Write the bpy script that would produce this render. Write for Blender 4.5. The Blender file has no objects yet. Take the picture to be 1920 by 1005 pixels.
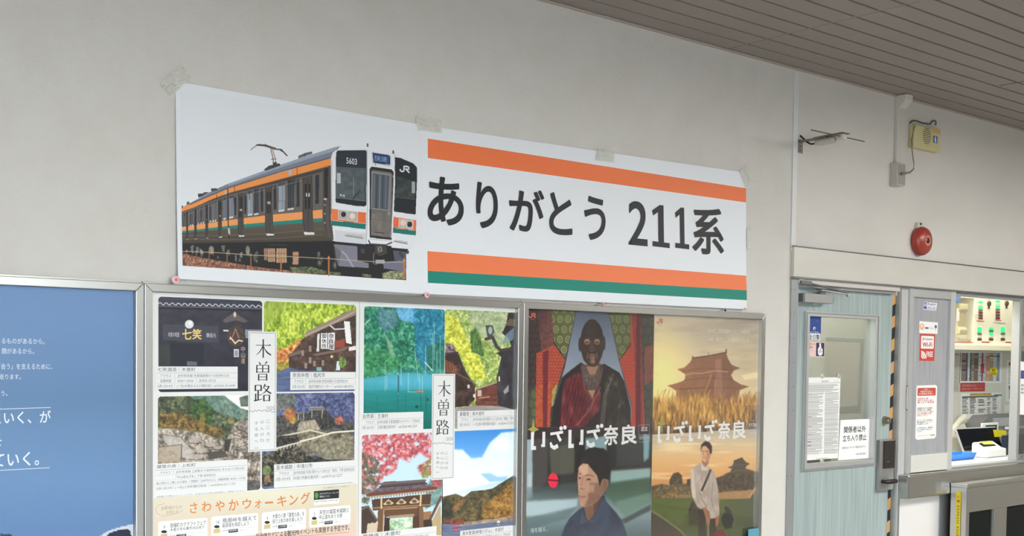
import bpy, bmesh, math, random
import numpy as np
from mathutils import Matrix, Vector

SC = bpy.context.scene
COL = SC.collection
random.seed(7)

# ------------------------------------------------------------------ camera
# solved from the photograph's vanishing points: x runs along the poster wall, y into it, z up; metres
FOC, PPX, PPY = 2189.35, 960.0, 750.6
YAW, PIT, ROL = math.radians(39.83489), math.radians(-2.24657), math.radians(0.68966)
CAM = np.array([-1.4245, -3.4017, 1.62])
_w = np.array([math.sin(YAW)*math.cos(PIT), math.cos(YAW)*math.cos(PIT), math.sin(PIT)])
_r0 = np.array([math.cos(YAW), -math.sin(YAW), 0.0]); _u0 = np.cross(_r0, _w)
CR = math.cos(ROL)*_r0 + math.sin(ROL)*_u0
CU = -math.sin(ROL)*_r0 + math.cos(ROL)*_u0
cd = bpy.data.cameras.new('camera'); cam = bpy.data.objects.new('camera', cd); COL.objects.link(cam)
M = Matrix.Identity(4)
for i in range(3):
    M[i][0], M[i][1], M[i][2], M[i][3] = CR[i], CU[i], -_w[i], CAM[i]
cam.matrix_world = M
cd.sensor_width = 36.0; cd.lens = FOC/1920*36.0
cd.shift_y = (PPY-502.5)/1920.0
cd.clip_start = 0.02
SC.camera = cam

# ------------------------------------------------------------------ light and exposure
SC.view_settings.view_transform = 'Standard'; SC.view_settings.look = 'None'
SC.view_settings.gamma = 1.0; SC.view_settings.use_curve_mapping = False
SC.view_settings.exposure = 1.42
W = bpy.data.worlds.new('overcast_sky'); SC.world = W; W.use_nodes = True
_b = W.node_tree.nodes['Background']; _b.inputs[0].default_value = (0.86, 0.94, 1.0, 1); _b.inputs[1].default_value = 4.5

def area(name, loc, sx, sy, power, col, rot=(0, 0, 0)):
    l = bpy.data.lights.new(name, 'AREA'); l.shape = 'RECTANGLE'; l.size = sx; l.size_y = sy; l.energy = power; l.color = col
    o = bpy.data.objects.new(name, l); o.location = loc; o.rotation_euler = rot; COL.objects.link(o)
    return o
area('hall_ceiling_lamp', (0.6, -3.6, 2.90), 2.6, 0.9, 40, (1.0, 0.97, 0.92))
area('hall_ceiling_lamp', (5.0, -2.6, 2.90), 2.6, 0.9, 60, (1.0, 0.97, 0.92))
area('office_door_fill', (3.55, 0.45, 2.55), .7, 0.4, 13, (1.0, 0.98, 0.92))  # added fill with no fixture, brightens the wall behind the door glass
area('office_ceiling_lamp', (5.2, 0.62, 2.52), 2.6, 0.5, 19, (1.0, 0.98, 0.90))

# ------------------------------------------------------------------ helpers
def P(px, py, y=0.0):
    """point on the plane at depth y that the photograph's pixel (px, py) looks at"""
    d = _w + CR*((px-PPX)/FOC) + CU*((PPY-py)/FOC)
    t = (y-CAM[1])/d[1]
    return CAM + d*t
def PZ(px, py, z):
    d = _w + CR*((px-PPX)/FOC) + CU*((PPY-py)/FOC)
    return CAM + d*((z-CAM[2])/d[2])
def PX_(px, py, x):
    d = _w + CR*((px-PPX)/FOC) + CU*((PPY-py)/FOC)
    return CAM + d*((x-CAM[0])/d[0])
def proj(X, Y, Z):
    dx, dy, dz = X-CAM[0], Y-CAM[1], Z-CAM[2]
    de = dx*_w[0]+dy*_w[1]+dz*_w[2]
    return (PPX+FOC*(dx*CR[0]+dy*CR[1]+dz*CR[2])/de, PPY-FOC*(dx*CU[0]+dy*CU[1]+dz*CU[2])/de)

def lin(c):
    c = np.clip(np.asarray(c, float)/255.0, 0, 1)
    return np.where(c <= 0.04045, c/12.92, ((c+0.055)/1.055)**2.4)

MATS = {}
def mat(name, rgb=(200, 200, 200), rough=0.6, metal=0.0, spec=0.5, bump=None, vary=None, emit=None, alpha=None, trans=None):
    if name in MATS: return MATS[name]
    m = bpy.data.materials.new(name); m.use_nodes = True; MATS[name] = m
    nt = m.node_tree; b = nt.nodes['Principled BSDF']
    c = tuple(lin(rgb))+(1.0,)
    b.inputs['Base Color'].default_value = c; b.inputs['Roughness'].default_value = rough
    b.inputs['Metallic'].default_value = metal; b.inputs['Specular IOR Level'].default_value = spec
    tc = None
    def coord(scale):
        nonlocal tc
        if tc is None: tc = nt.nodes.new('ShaderNodeTexCoord')
        mp = nt.nodes.new('ShaderNodeMapping'); mp.inputs['Scale'].default_value = scale
        nt.links.new(tc.outputs['Object'], mp.inputs[0]); return mp
    if vary:   # (second colour, scale vector, detail, contrast)
        rgb2, sv, det, con = vary
        n = nt.nodes.new('ShaderNodeTexNoise'); n.inputs['Scale'].default_value = 1.0; n.inputs['Detail'].default_value = det
        nt.links.new(coord(sv).outputs[0], n.inputs['Vector'])
        r = nt.nodes.new('ShaderNodeValToRGB'); r.color_ramp.elements[0].position = 0.5-con; r.color_ramp.elements[1].position = 0.5+con
        r.color_ramp.elements[0].color = c; r.color_ramp.elements[1].color = tuple(lin(rgb2))+(1.0,)
        nt.links.new(n.outputs['Fac'], r.inputs[0]); nt.links.new(r.outputs[0], b.inputs['Base Color'])
    if bump:   # (scale vector, detail, strength, distance)
        sv, det, st, di = bump
        n = nt.nodes.new('ShaderNodeTexNoise'); n.inputs['Scale'].default_value = 1.0; n.inputs['Detail'].default_value = det
        nt.links.new(coord(sv).outputs[0], n.inputs['Vector'])
        bp = nt.nodes.new('ShaderNodeBump'); bp.inputs['Strength'].default_value = st; bp.inputs['Distance'].default_value = di
        nt.links.new(n.outputs['Fac'], bp.inputs['Height']); nt.links.new(bp.outputs[0], b.inputs['Normal'])
    if emit:
        b.inputs['Emission Color'].default_value = tuple(lin(emit[0]))+(1.0,); b.inputs['Emission Strength'].default_value = emit[1]
    if alpha is not None: b.inputs['Alpha'].default_value = alpha
    return m
def print_mat(name, rough, spec=0.4):
    m = mat(name, rough=rough, spec=spec); nt = m.node_tree
    a = nt.nodes.new('ShaderNodeAttribute'); a.attribute_name = 'ink'
    nt.links.new(a.outputs['Color'], nt.nodes['Principled BSDF'].inputs['Base Color'])
    return m
def glass_mat(name, tint=(255, 255, 255), rough=0.0, refl=1.0):
    """thin clear pane: passes light straight on, mirrors by Fresnel"""
    m = bpy.data.materials.new(name); m.use_nodes = True; nt = m.node_tree; nt.nodes.clear()
    o = nt.nodes.new('ShaderNodeOutputMaterial'); mx = nt.nodes.new('ShaderNodeMixShader')
    t = nt.nodes.new('ShaderNodeBsdfTransparent'); t.inputs[0].default_value = tuple(lin(tint))+(1,)
    g = nt.nodes.new('ShaderNodeBsdfGlossy'); g.inputs['Roughness'].default_value = rough
    f = nt.nodes.new('ShaderNodeFresnel'); f.inputs['IOR'].default_value = 1.45
    k = nt.nodes.new('ShaderNodeMath'); k.operation = 'MULTIPLY'; k.inputs[1].default_value = refl
    nt.links.new(f.outputs[0], k.inputs[0]); nt.links.new(k.outputs[0], mx.inputs[0])
    nt.links.new(t.outputs[0], mx.inputs[1]); nt.links.new(g.outputs[0], mx.inputs[2]); nt.links.new(mx.outputs[0], o.inputs[0])
    MATS[name] = m
    return m

WLOC = {}
def props(o, label=None, cat=None, group=None, kind=None):
    if label: o['label'] = label
    if cat: o['category'] = cat
    if group: o['group'] = group
    if kind: o['kind'] = kind
    return o
def link(name, me, org, parent):
    o = bpy.data.objects.new(name, me); COL.objects.link(o)
    org = np.asarray(org, float); WLOC[o.name] = org
    if parent is not None:
        o.parent = parent; o.location = tuple(org-WLOC[parent.name])
    else: o.location = tuple(org)
    return o
def thing(name, loc, label, cat, group=None, parent=None):
    return props(link(name, None, loc, parent), label, cat, group)

class MB:
    def __init__(s): s.v = []; s.f = []; s.m = []; s.c = []
    def add(s, vs, fs, mi=0, col=None):
        n = len(s.v); s.v += [tuple(map(float, p)) for p in vs]; s.f += [tuple(n+i for i in f) for f in fs]; s.m += [mi]*len(fs)
        if col is not None: s.c += [tuple(col)]*len(vs)
        return s
    def box(s, x0, x1, y0, y1, z0, z1, mi=0):
        vs = [(x, y, z) for z in (z0, z1) for y in (y0, y1) for x in (x0, x1)]
        return s.add(vs, [(0, 2, 3, 1), (4, 5, 7, 6), (0, 1, 5, 4), (2, 6, 7, 3), (0, 4, 6, 2), (1, 3, 7, 5)], mi)
    def pbox(s, px0, py0, px1, py1, yf, th, mi=0):
        a = P(px0, py0, yf); b = P(px1, py1, yf)
        return s.box(a[0], b[0], yf, yf+th, b[2], a[2], mi)
    def prism(s, pts, y0, y1, mi=0):
        """outline in (x, z), extruded along y"""
        n = len(pts); vs = [(x, y0, z) for x, z in pts]+[(x, y1, z) for x, z in pts]
        return s.add(vs, [tuple(range(n)), tuple(range(2*n-1, n-1, -1))]+[(i, i+n, (i+1) % n+n, (i+1) % n) for i in range(n)], mi)
    def extr(s, pts, off, mi=0):
        n = len(pts); o = np.asarray(off, float); vs = [tuple(p) for p in pts]+[tuple(np.asarray(p)+o) for p in pts]
        return s.add(vs, [tuple(range(n)), tuple(range(2*n-1, n-1, -1))]+[(i, i+n, (i+1) % n+n, (i+1) % n) for i in range(n)], mi)
    def tube(s, path, r, n=8, mi=0):
        path = [np.asarray(p, float) for p in path]; rings = []; up = None
        rs = r if isinstance(r, (list, tuple)) else [r]*len(path)
        for i, p in enumerate(path):
            t = path[min(i+1, len(path)-1)]-path[max(i-1, 0)]; t /= (np.linalg.norm(t)+1e-12)
            ref = np.array([0, 0, 1.0]) if abs(t[2]) < 0.95 else np.array([1.0, 0, 0])
            a = np.cross(t, ref); a /= np.linalg.norm(a); b = np.cross(t, a)
            rings.append([p+rs[i]*(math.cos(2*math.pi*k/n)*a+math.sin(2*math.pi*k/n)*b) for k in range(n)])
        vs = [v for g in rings for v in g]; fs = []
        for i in range(len(path)-1):
            for k in range(n): fs.append((i*n+k, i*n+(k+1) % n, (i+1)*n+(k+1) % n, (i+1)*n+k))
        fs += [tuple(range(n-1, -1, -1)), tuple((len(path)-1)*n+k for k in range(n))]
        return s.add(vs, fs, mi)
    def lathe(s, c, prof, axis='y', n=28, mi=0):
        """prof: list of (radius, distance along axis) from c"""
        vs = []; fs = []
        for r, h in prof:
            for k in range(n):
                a = 2*math.pi*k/n; u, v = r*math.cos(a), r*math.sin(a)
                vs.append({'y': (c[0]+u, c[1]+h, c[2]+v), 'z': (c[0]+u, c[1]+v, c[2]+h), 'x': (c[0]+h, c[1]+u, c[2]+v)}[axis])
        for i in range(len(prof)-1):
            for k in range(n): fs.append((i*n+k, i*n+(k+1) % n, (i+1)*n+(k+1) % n, (i+1)*n+k))
        fs += [tuple(range(n)), tuple((len(prof)-1)*n+k for k in range(n-1, -1, -1))]
        return s.add(vs, fs, mi)
    def rot(s, c, axis, ang):
        R = Matrix.Rotation(ang, 3, axis); c = Vector(c)
        s.v = [tuple(R @ (Vector(p)-c)+c) for p in s.v]; return s
    def build(s, name, mats, parent=None, bevel=0, smooth=False, label=None, cat=None, group=None, kind=None, origin=None):
        V = np.array(s.v); org = (V.min(0)+V.max(0))/2 if origin is None else np.asarray(origin, float)
        if parent is None and origin is None: org[2] = V[:, 2].min()
        me = bpy.data.meshes.new(name); me.from_pydata([tuple(p) for p in V-org], [], s.f)
        for m in (mats if isinstance(mats, (list, tuple)) else [mats]): me.materials.append(m)
        me.polygons.foreach_set('material_index', s.m)
        if s.c:
            at = me.color_attributes.new('ink', 'FLOAT_COLOR', 'POINT'); a = np.ones((len(V), 4), np.float32); a[:, :3] = lin(np.array(s.c)); at.data.foreach_set('color', a.ravel())
        else:
            bm = bmesh.new(); bm.from_mesh(me); bmesh.ops.recalc_face_normals(bm, faces=bm.faces); bm.to_mesh(me); bm.free()
        if smooth:
            me.polygons.foreach_set('use_smooth', [True]*len(me.polygons))
            me.set_sharp_from_angle(angle=math.radians(38))
        o = link(name, me, org, parent)
        if bevel:
            b = o.modifiers.new('edge', 'BEVEL'); b.width = bevel; b.segments = 2; b.limit_method = 'ANGLE'; b.angle_limit = math.radians(40)
        return props(o, label, cat, group, kind)

# ---- lettering -----------------------------------------------------------
GLY = {}
def glyphs(s, off=0.0, res=3):
    k = (s, off, res)
    if k not in GLY:
        c = bpy.data.curves.new('type', 'FONT'); c.body = s; c.size = 1; c.resolution_u = res; c.offset = off
        o = bpy.data.objects.new('type', c); COL.objects.link(o)
        me = bpy.data.meshes.new_from_object(o.evaluated_get(bpy.context.evaluated_depsgraph_get()))
        V = np.array([tuple(v.co) for v in me.vertices])[:, :2] if len(me.vertices) else np.zeros((0, 2))
        F = [tuple(p.vertices) for p in me.polygons]
        bpy.data.objects.remove(o); bpy.data.curves.remove(c); bpy.data.meshes.remove(me)
        GLY[k] = (V, F)
    return GLY[k]
class Ink(MB):
    """flat printed shapes and lettering on the wall-parallel plane at depth y"""
    def __init__(s, y): MB.__init__(s); s.y = y; s.k = 0
    def yy(s): s.k += 1; return s.y-s.k*1.2e-6
    def rect(s, px0, py0, px1, py1, col):
        a = P(px0, py0, s.y); b = P(px1, py1, s.y); y = s.yy()
        return s.add([(a[0], y, a[2]), (a[0], y, b[2]), (b[0], y, b[2]), (b[0], y, a[2])], [(0, 1, 2, 3)], 0, col)
    def rrect(s, px0, py0, px1, py1, r, col):
        a = P(px0, py0, s.y); b = P(px1, py1, s.y); y = s.yy(); vs = []
        for cx, cz, a0 in ((b[0]-r, a[2]-r, 0), (a[0]+r, a[2]-r, 90), (a[0]+r, b[2]+r, 180), (b[0]-r, b[2]+r, 270)):
            for t in (0, 30, 60, 90):
                q = math.radians(a0+t); vs.append((cx+r*math.cos(q), y, cz+r*math.sin(q)))
        return s.add(vs, [tuple(range(len(vs)))], 0, col)
    def poly(s, pts, col):
        y = s.yy(); vs = []
        for p in pts:
            q = P(p[0], p[1], s.y); vs.append((q[0], y, q[2]))
        return s.add(vs, [tuple(range(len(vs)))], 0, col)
    def ell(s, cx, cy, rx, ry, col, n=20):
        return s.poly([(cx+rx*math.cos(2*math.pi*k/n), cy+ry*math.sin(2*math.pi*k/n)) for k in range(n)], col)
    def line(s, pts, w, col):
        y = s.yy(); q = [P(p[0], p[1], s.y)[[0, 2]] for p in pts]
        return s.ribbon(q, w, col, y)
    def ribbon(s, q, w, col, y):
        q = [np.asarray(p, float) for p in q]; vs = []
        ws = w if isinstance(w, (list, tuple)) else [w]*len(q)
        for i, p in enumerate(q):
            t = q[min(i+1, len(q)-1)]-q[max(i-1, 0)]; t = t/(np.linalg.norm(t)+1e-12); n = np.array([-t[1], t[0]])*ws[i]/2
            vs += [(p[0]+n[0], y, p[1]+n[1]), (p[0]-n[0], y, p[1]-n[1])]
        return s.add(vs, [(2*i, 2*i+1, 2*i+3, 2*i+2) for i in range(len(q)-1)], 0, col)
    def frame(s, px0, py0, px1, py1, w, col):
        a = P(px0, py0, s.y); b = P(px1, py1, s.y); y = s.yy()
        o = [(a[0], a[2]), (b[0], a[2]), (b[0], b[2]), (a[0], b[2])]; i = [(a[0]+w, a[2]-w), (b[0]-w, a[2]-w), (b[0]-w, b[2]+w), (a[0]+w, b[2]+w)]
        return s.add([(x, y, z) for x, z in o+i], [(k, (k+1) % 4, (k+1) % 4+4, k+4) for k in range(4)], 0, col)
    def text(s, t, px0, pyt, px1, pyb, col, off=0.0, fit=False, res=2):
        """one line: left pixel, top and bottom at the left end, right pixel"""
        a = P(px0, pyt, s.y); b = P(px0, pyb, s.y); x1 = P(px1, (pyt+pyb)/2, s.y)[0]
        V, F = glyphs(t, 0.0, res)
        if not len(V): return s
        n_ = 0 if off <= 0 else (12 if off >= .016 and res > 4 else 4)
        lo, hi = V.min(0), V.max(0); zl, zh = (lo[1], hi[1]) if fit else (-0.12, 0.88)
        X = a[0]+(V[:, 0]-lo[0])/max(hi[0]-lo[0], 1e-6)*(x1-a[0]); Z = b[2]+(V[:, 1]-zl)/(zh-zl)*(a[2]-b[2]); y = s.yy()
        s.add([(x, y, z) for x, z in zip(X, Z)], F, 0, col)
        kx = off*(x1-a[0])/max(hi[0]-lo[0], 1e-6); kz = off*(a[2]-b[2])/(zh-zl)
        for k in range(n_):   # heavier weight: the same outline struck again around its edge
            q = 2*math.pi*(k+.5)/n_; y = s.yy(); s.add([(x+kx*math.cos(q), y, z+kz*math.sin(q)) for x, z in zip(X, Z)], F, 0, col)
        return s
    def column(s, t, px0, pyt, px1, pyb, col, off=0.0):
        n = len(t)
        for i, ch in enumerate(t):
            if ch.strip(): s.text(ch, px0, pyt+(pyb-pyt)*(i+.04)/n, px1, pyt+(pyb-pyt)*(i+.96)/n, col, off, fit=(ch not in '一ー、。'))
        return s

# ---- printed pictures: a fine sheet of coloured points ------------------------------
_NZ = {}
def vnoise(x, y, seed):
    if seed not in _NZ: _NZ[seed] = np.random.RandomState(seed).rand(257, 257).astype(np.float32)
    T = _NZ[seed]; xi = np.floor(x).astype(int); yi = np.floor(y).astype(int); fx = x-xi; fy = y-yi
    fx = fx*fx*(3-2*fx); fy = fy*fy*(3-2*fy); xi %= 256; yi %= 256
    return (T[yi, xi]*(1-fx)+T[yi, xi+1]*fx)*(1-fy)+(T[yi+1, xi]*(1-fx)+T[yi+1, xi+1]*fx)*fy
class Canvas:
    def __init__(s, px0, py0, px1, py1, y, cell=0.85, bg=(255, 255, 255), surf=None):
        a = P(px0, py0, y); b = P(px1, py1, y); s.y = y
        s.nx = max(4, int(abs(px1-px0)/cell)); s.nz = max(4, int(abs((py1-py0))/cell))
        s.X, s.Z = np.meshgrid(np.linspace(a[0], b[0], s.nx), np.linspace(a[2], b[2], s.nz))
        s.Y = np.full_like(s.X, y) if surf is None else surf(s.X, s.Z)
        s.x, s.yp = proj(s.X, s.Y, s.Z); s.C = np.zeros(s.X.shape+(3,)); s.C[:] = bg
    def noise(s, sx, sy=None, o=4, seed=1):
        sy = sy or sx; t = 0; a = .5; n = 0
        for k in range(o): t = t+a*vnoise(s.x*2**k/sx+13*seed, s.yp*2**k/sy+7*seed, seed*10+k); n += a; a *= .55
        return t/n
    def put(s, m, col, a=1.0):
        m = (m.astype(float)*a)[..., None]; s.C = s.C*(1-m)+np.asarray(col, float)*m; return s
    def mask(s, pts, soft=0):
        pts = np.asarray(pts, float); x, y = s.x, s.yp; m = np.zeros(x.shape, bool)
        bb = (x >= pts[:, 0].min()-1) & (x <= pts[:, 0].max()+1) & (y >= pts[:, 1].min()-1) & (y <= pts[:, 1].max()+1)
        if not bb.any(): return m.astype(float)
        xs, ys = x[bb], y[bb]; r = np.zeros(xs.shape, bool); n = len(pts)
        for i in range(n):
            x0, y0 = pts[i]; x1, y1 = pts[(i+1) % n]
            if y0 == y1: continue
            c = ((y0 > ys) != (y1 > ys)) & (xs < (x1-x0)*(ys-y0)/(y1-y0)+x0); r ^= c
        m[bb] = r; m = m.astype(float)
        for _ in range(soft):
            p = np.pad(m, 1, mode='edge'); m = (p[1:-1, 1:-1]*2+p[:-2, 1:-1]+p[2:, 1:-1]+p[1:-1, :-2]+p[1:-1, 2:])/6
        return m
    def poly(s, pts, col, a=1.0, soft=0): return s.put(s.mask(pts, soft), col, a)
    def rect(s, x0, y0, x1, y1, col, a=1.0, soft=0): return s.poly([(x0, y0), (x1, y0), (x1, y1), (x0, y1)], col, a, soft)
    def emask(s, cx, cy, rx, ry, rot=0, soft=0.0):
        c, n = math.cos(math.radians(rot)), math.sin(math.radians(rot)); dx, dy = s.x-cx, s.yp-cy
        d = np.sqrt(((dx*c+dy*n)/rx)**2+((-dx*n+dy*c)/ry)**2)
        return np.clip((1-d)/soft, 0, 1) if soft else np.clip((1-d)*min(rx, ry)+.5, 0, 1)
    def ell(s, cx, cy, rx, ry, col, a=1.0, rot=0, soft=0.0): return s.put(s.emask(cx, cy, rx, ry, rot, soft), col, a)
    def line(s, pts, w, col, a=1.0):
        pts = np.asarray(pts, float); m = np.zeros(s.x.shape)
        for (x0, y0), (x1, y1) in zip(pts[:-1], pts[1:]):
            bb = (s.x > min(x0, x1)-w-1) & (s.x < max(x0, x1)+w+1) & (s.yp > min(y0, y1)-w-1) & (s.yp < max(y0, y1)+w+1)
            X, Y = s.x[bb], s.yp[bb]; dx, dy = x1-x0, y1-y0; L = dx*dx+dy*dy+1e-9
            t = np.clip(((X-x0)*dx+(Y-y0)*dy)/L, 0, 1); d = np.hypot(X-x0-t*dx, Y-y0-t*dy)
            m[bb] = np.maximum(m[bb], np.clip(w/2-d+.5, 0, 1))
        return s.put(m, col, a)
    def ramp(s, v, stops):
        """colour by value v through (value, colour) stops"""
        k = [q[0] for q in stops]; return np.stack([np.interp(v, k, [q[1][i] for q in stops]) for i in range(3)], -1)
    def tex(s, m, v, stops, a=1.0):
        m = (np.asarray(m, float)*a)[..., None]; s.C = s.C*(1-m)+s.ramp(v, stops)*m; return s
    def leaves(s, m, stops, sc=6, seed=1, a=1.0, sy=None):
        n = .5*s.noise(sc, sy, 4, seed)+.5*s.noise(min(sc, 3.4), None if sy is None else min(sy, 5.), 3, seed+300); n = np.clip((n-.5)*2.3+.5, 0, 1); return s.tex(m, n, stops, a)
    def build(s, name, m, parent, corner=0.0, keep=None, **kw):
        nx, nz = s.nx, s.nz; idx = np.arange(nx*nz).reshape(nz, nx)
        q = np.stack([idx[:-1, :-1], idx[1:, :-1], idx[1:, 1:], idx[:-1, 1:]], -1).reshape(-1, 4)
        k = np.ones(len(q), bool)
        if corner:
            x0, x1, z1, z0 = s.X[0, 0], s.X[0, -1], s.Z[0, 0], s.Z[-1, 0]
            cx = (s.X[:-1, :-1]+s.X[1:, 1:])/2; cz = (s.Z[:-1, :-1]+s.Z[1:, 1:])/2
            dx = np.maximum(0, np.maximum(x0+corner-cx, cx-x1+corner)); dz = np.maximum(0, np.maximum(z0+corner-cz, cz-z1+corner))
            k &= (np.hypot(dx, dz) <= corner).ravel()
        if keep is not None:
            kk = keep(s); k &= (kk[:-1, :-1] & kk[1:, 1:]).ravel()
        q = q[k]; V = np.stack([s.X, s.Y, s.Z], -1).reshape(-1, 3); org = (V.min(0)+V.max(0))/2
        if parent is None: org[2] = V[:, 2].min()
        C = np.clip(s.C.reshape(-1, 3), 0, 255)
        if not k.all():
            u = np.unique(q); mp = np.zeros(len(V), int); mp[u] = np.arange(len(u)); V = V[u]; C = C[u]; q = mp[q]
        me = bpy.data.meshes.new(name); me.vertices.add(len(V)); me.vertices.foreach_set('co', (V-org).astype(np.float32).ravel())
        me.loops.add(len(q)*4); me.loops.foreach_set('vertex_index', q.astype(np.int32).ravel())
        me.polygons.add(len(q)); me.polygons.foreach_set('loop_start', np.arange(0, len(q)*4, 4, dtype=np.int32))
        me.update(calc_edges=True); me.validate()
        at = me.color_attributes.new('ink', 'FLOAT_COLOR', 'POINT'); a = np.ones((len(V), 4), np.float32); a[:, :3] = lin(C); at.data.foreach_set('color', a.ravel())
        me.polygons.foreach_set('use_smooth', [True]*len(q)); me.materials.append(m)
        o = link(name, me, org, parent); return props(o, **kw)
def tone(c, pivot, con, gain=1.0, sat=1.0):
    """print contrast and saturation of a whole picture"""
    C = (c.C-pivot)*con+pivot*gain; L = C.mean(-1, keepdims=True); c.C = np.clip(L+(C-L)*sat, 0, 255)
def zoom(ox, oy, sc):
    return lambda pts: [(ox+x/sc, oy+y/sc) for x, y in pts]

# ------------------------------------------------------------------ materials
wallpaper = mat('wallpaper', (214, 211, 205), 0.75, vary=((208, 205, 197), (9, 9, 9), 5, .25), bump=((150, 150, 150), 3, 0.55, 0.004))
paint = mat('partition_paint', (216, 213, 206), 0.5, vary=((208, 204, 197), (3, 3, 6), 3, .3), bump=((60, 60, 60), 2, 0.08, 0.002))
stainless = mat('brushed_stainless', (192, 192, 188), 0.33, 1.0, bump=((6, 6, 300), 2, 0.10, 0.001))
steel_dark = mat('dull_steel', (136, 138, 136), 0.42, 0.85)
alu = mat('anodised_aluminium', (196, 198, 197), 0.42, 0.55)
alu_grey = mat('grey_aluminium', (160, 163, 164), 0.45, 0.4)
white_vinyl = mat('white_vinyl', (226, 226, 222), 0.45)
lintel_m = mat('cream_steel_sheet', (212, 210, 202), 0.42, 0.15, vary=((205, 202, 193), (4, 4, 10), 3, .3))
black = mat('black_plastic', (34, 33, 33), 0.4)
cream = mat('cream_plastic', (226, 222, 206), 0.5)
paper = mat('plain_paper', (234, 234, 231), 0.7)
INKM = print_mat('printed_ink', 0.55)
GLOSS = print_mat('printed_banner_sheet', 0.5)
ceil_m = mat('taupe_ceiling_slat', (154, 146, 140), 0.55, vary=((148, 140, 134), (1.5, 1.5, 1.5), 3, .3))
dark_gap = mat('dark_groove', (24, 21, 20), 0.8)
door_m = mat('pale_teal_woodgrain', (172, 185, 182), 0.5, vary=((142, 158, 157), (85, 85, 2.2), 5, .2))
panel_m = mat('grey_woodgrain', (172, 174, 176), 0.5, vary=((138, 141, 145), (120, 120, 3.0), 5, .2))
acrylic = glass_mat('clear_acrylic', refl=0.26)
pane_m = glass_mat('clear_window_glass', (246, 250, 249), refl=0.8)

# ------------------------------------------------------------------ the room
CEIL = P(1490, 127.5)[2]
FLOOR = 0.0
LZ0, LZ1 = P(1492, 519, -.02)[2], P(1492, 462, -.02)[2]     # lintel
XJ = P(1481.7, 519)[0]                                      # left edge of the door frame
XR = 8.0
ZC = P(1703.5, 891.6, -.06)[2]                              # counter top
def S(name, mb, m, **k): return mb.build(name, m, kind='structure', **k)
S('floor', MB().box(-6, 8.2, -7.2, 3.0, -.1, 0), mat('grey_tile_floor', (150, 146, 140), .4, vary=((138, 134, 128), (3, 3, 3), 4, .3)))
S('wall_back', MB().box(-6, XJ, 0, .12, 0, CEIL+.3), wallpaper)
S('wall_partition', MB().box(XJ, XR, 0, .12, LZ0, CEIL+.3), paint)
S('wall_dado', MB().box(P(1684, 950)[0], XR, .0, .12, 0, ZC-.12), mat('white_panel_board', (224, 222, 220), .5))
S('wall_left', MB().box(-6.1, -6, -7, .12, 0, CEIL+.3), wallpaper)
S('wall_right', MB().box(XR, XR+.1, -7, 3, 0, CEIL+.3), mat('right_wall_paint', (170, 166, 158), .6))
# the street front stands open behind and to the left of the camera; the rest is invented wall, dark so covers reflect less, two slots added as glints
fw = MB()
def seen_in_cover(px, py, yw=-7.0):
    a = P(px, py, -.0165); d = a-CAM; t = (yw-a[1])/(-d[1]); return a+np.array([d[0], -d[1], d[2]])*t
fw.box(-6, -5.6, -7.1, -7, 0, 2.5).box(-6, 8, -7.1, -7, 2.5, CEIL+.3).box(-2.3, -2.0, -7.1, -7, 0, 2.5)
xs = [1.3]
for px, y0, y1 in ((95, 845, 892), (186, 861, 907)):
    a, b = seen_in_cover(px-5, y1), seen_in_cover(px+5, y0); fw.box(xs[-1], a[0], -7.1, -7, 0, 2.5).box(a[0], b[0], -7.1, -7, 0, a[2]).box(a[0], b[0], -7.1, -7, b[2], 2.5); xs.append(b[0])
fw.box(xs[-1], 8, -7.1, -7, 0, 2.5)
S('wall_front', fw, mat('reflected_dark_wall', (104, 100, 95), .6, vary=((94, 90, 86), (3, 3, 3), 3, .3)))
S('ground', MB().box(-60, 60, -80, -7.1, -.12, -.02), mat('pale_asphalt', (150, 150, 150), .9))
S('wall_office', MB().box(XJ-.3, XR, .78, .88, 0, 2.7), mat('office_white_board', (222, 220, 210), .6))
S('wall_office_side', MB().box(XJ-.4, XJ-.3, .12, .88, 0, 2.7), paint)
S('ceiling_office', MB().box(XJ-.4, XR, .12, .88, 2.62, 2.7), paint)

# slatted ceiling: boards run along the wall, a joint crosses them
def at_ceil(px, py): return PZ(px, py, CEIL)
c0 = at_ceil(1371, 90); gaps = [at_ceil(1000+a/2.087, b/2.087)[1] for a, b in ((835, 173), (910, 152), (997, 131), (1083, 110), (1170, 89), (1262, 66), (1355, 43))]
pitch = -(gaps[-1]-gaps[0])/(len(gaps)-1); first = gaps[0]
XJT = [c0[0]-3.6, c0[0]-1.8, c0[0], c0[0]+(at_ceil(1874, 160.5)[0]-c0[0]), ]
XJT = [c0[0]+k*3.64 for k in range(-2, 2)]
sl = MB(); edges = [-6.0]+[x for x in XJT if -6 < x < 8]+[8.0]
for xa, xb in zip(edges[:-1], edges[1:]):
    y = first
    sl.box(xa+.004, xb-.004, first+.004, -.004, CEIL, CEIL+.02)
    while y > -7:
        y2 = max(y-pitch, -7.0); sl.box(xa+.004, xb-.004, y2+.006, y-.006, CEIL, CEIL+.02); y = y2
    sl.box(xa-.007, xa+.003, -7, 0, CEIL+.001, CEIL+.02)
q = at_ceil(1874, 160.5); S('trim_8', MB().box(q[0]-.003, q[0]+.003, -3.2, q[1], CEIL-.002, CEIL), mat('seam_line', (104, 98, 92), .5))
S('ceiling', sl, ceil_m, bevel=.0015)
S('ceiling_backing', MB().box(-6, 8, -7, 0, CEIL+.021, CEIL+.1), dark_gap)
S('trim_ceiling', MB().box(-6, XR, -.014, 0, CEIL-.009, CEIL), mat('pale_edge_moulding', (176, 164, 155), .5), bevel=.003)
xa, xb = P(1481.5, 470)[0], P(1490, 470)[0]
S('trim_1', MB().box(xa, xb, -.006, .0, LZ1-.02, CEIL-.016), mat('white_corner_strip', (218, 219, 218), .4), bevel=.002)
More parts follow.
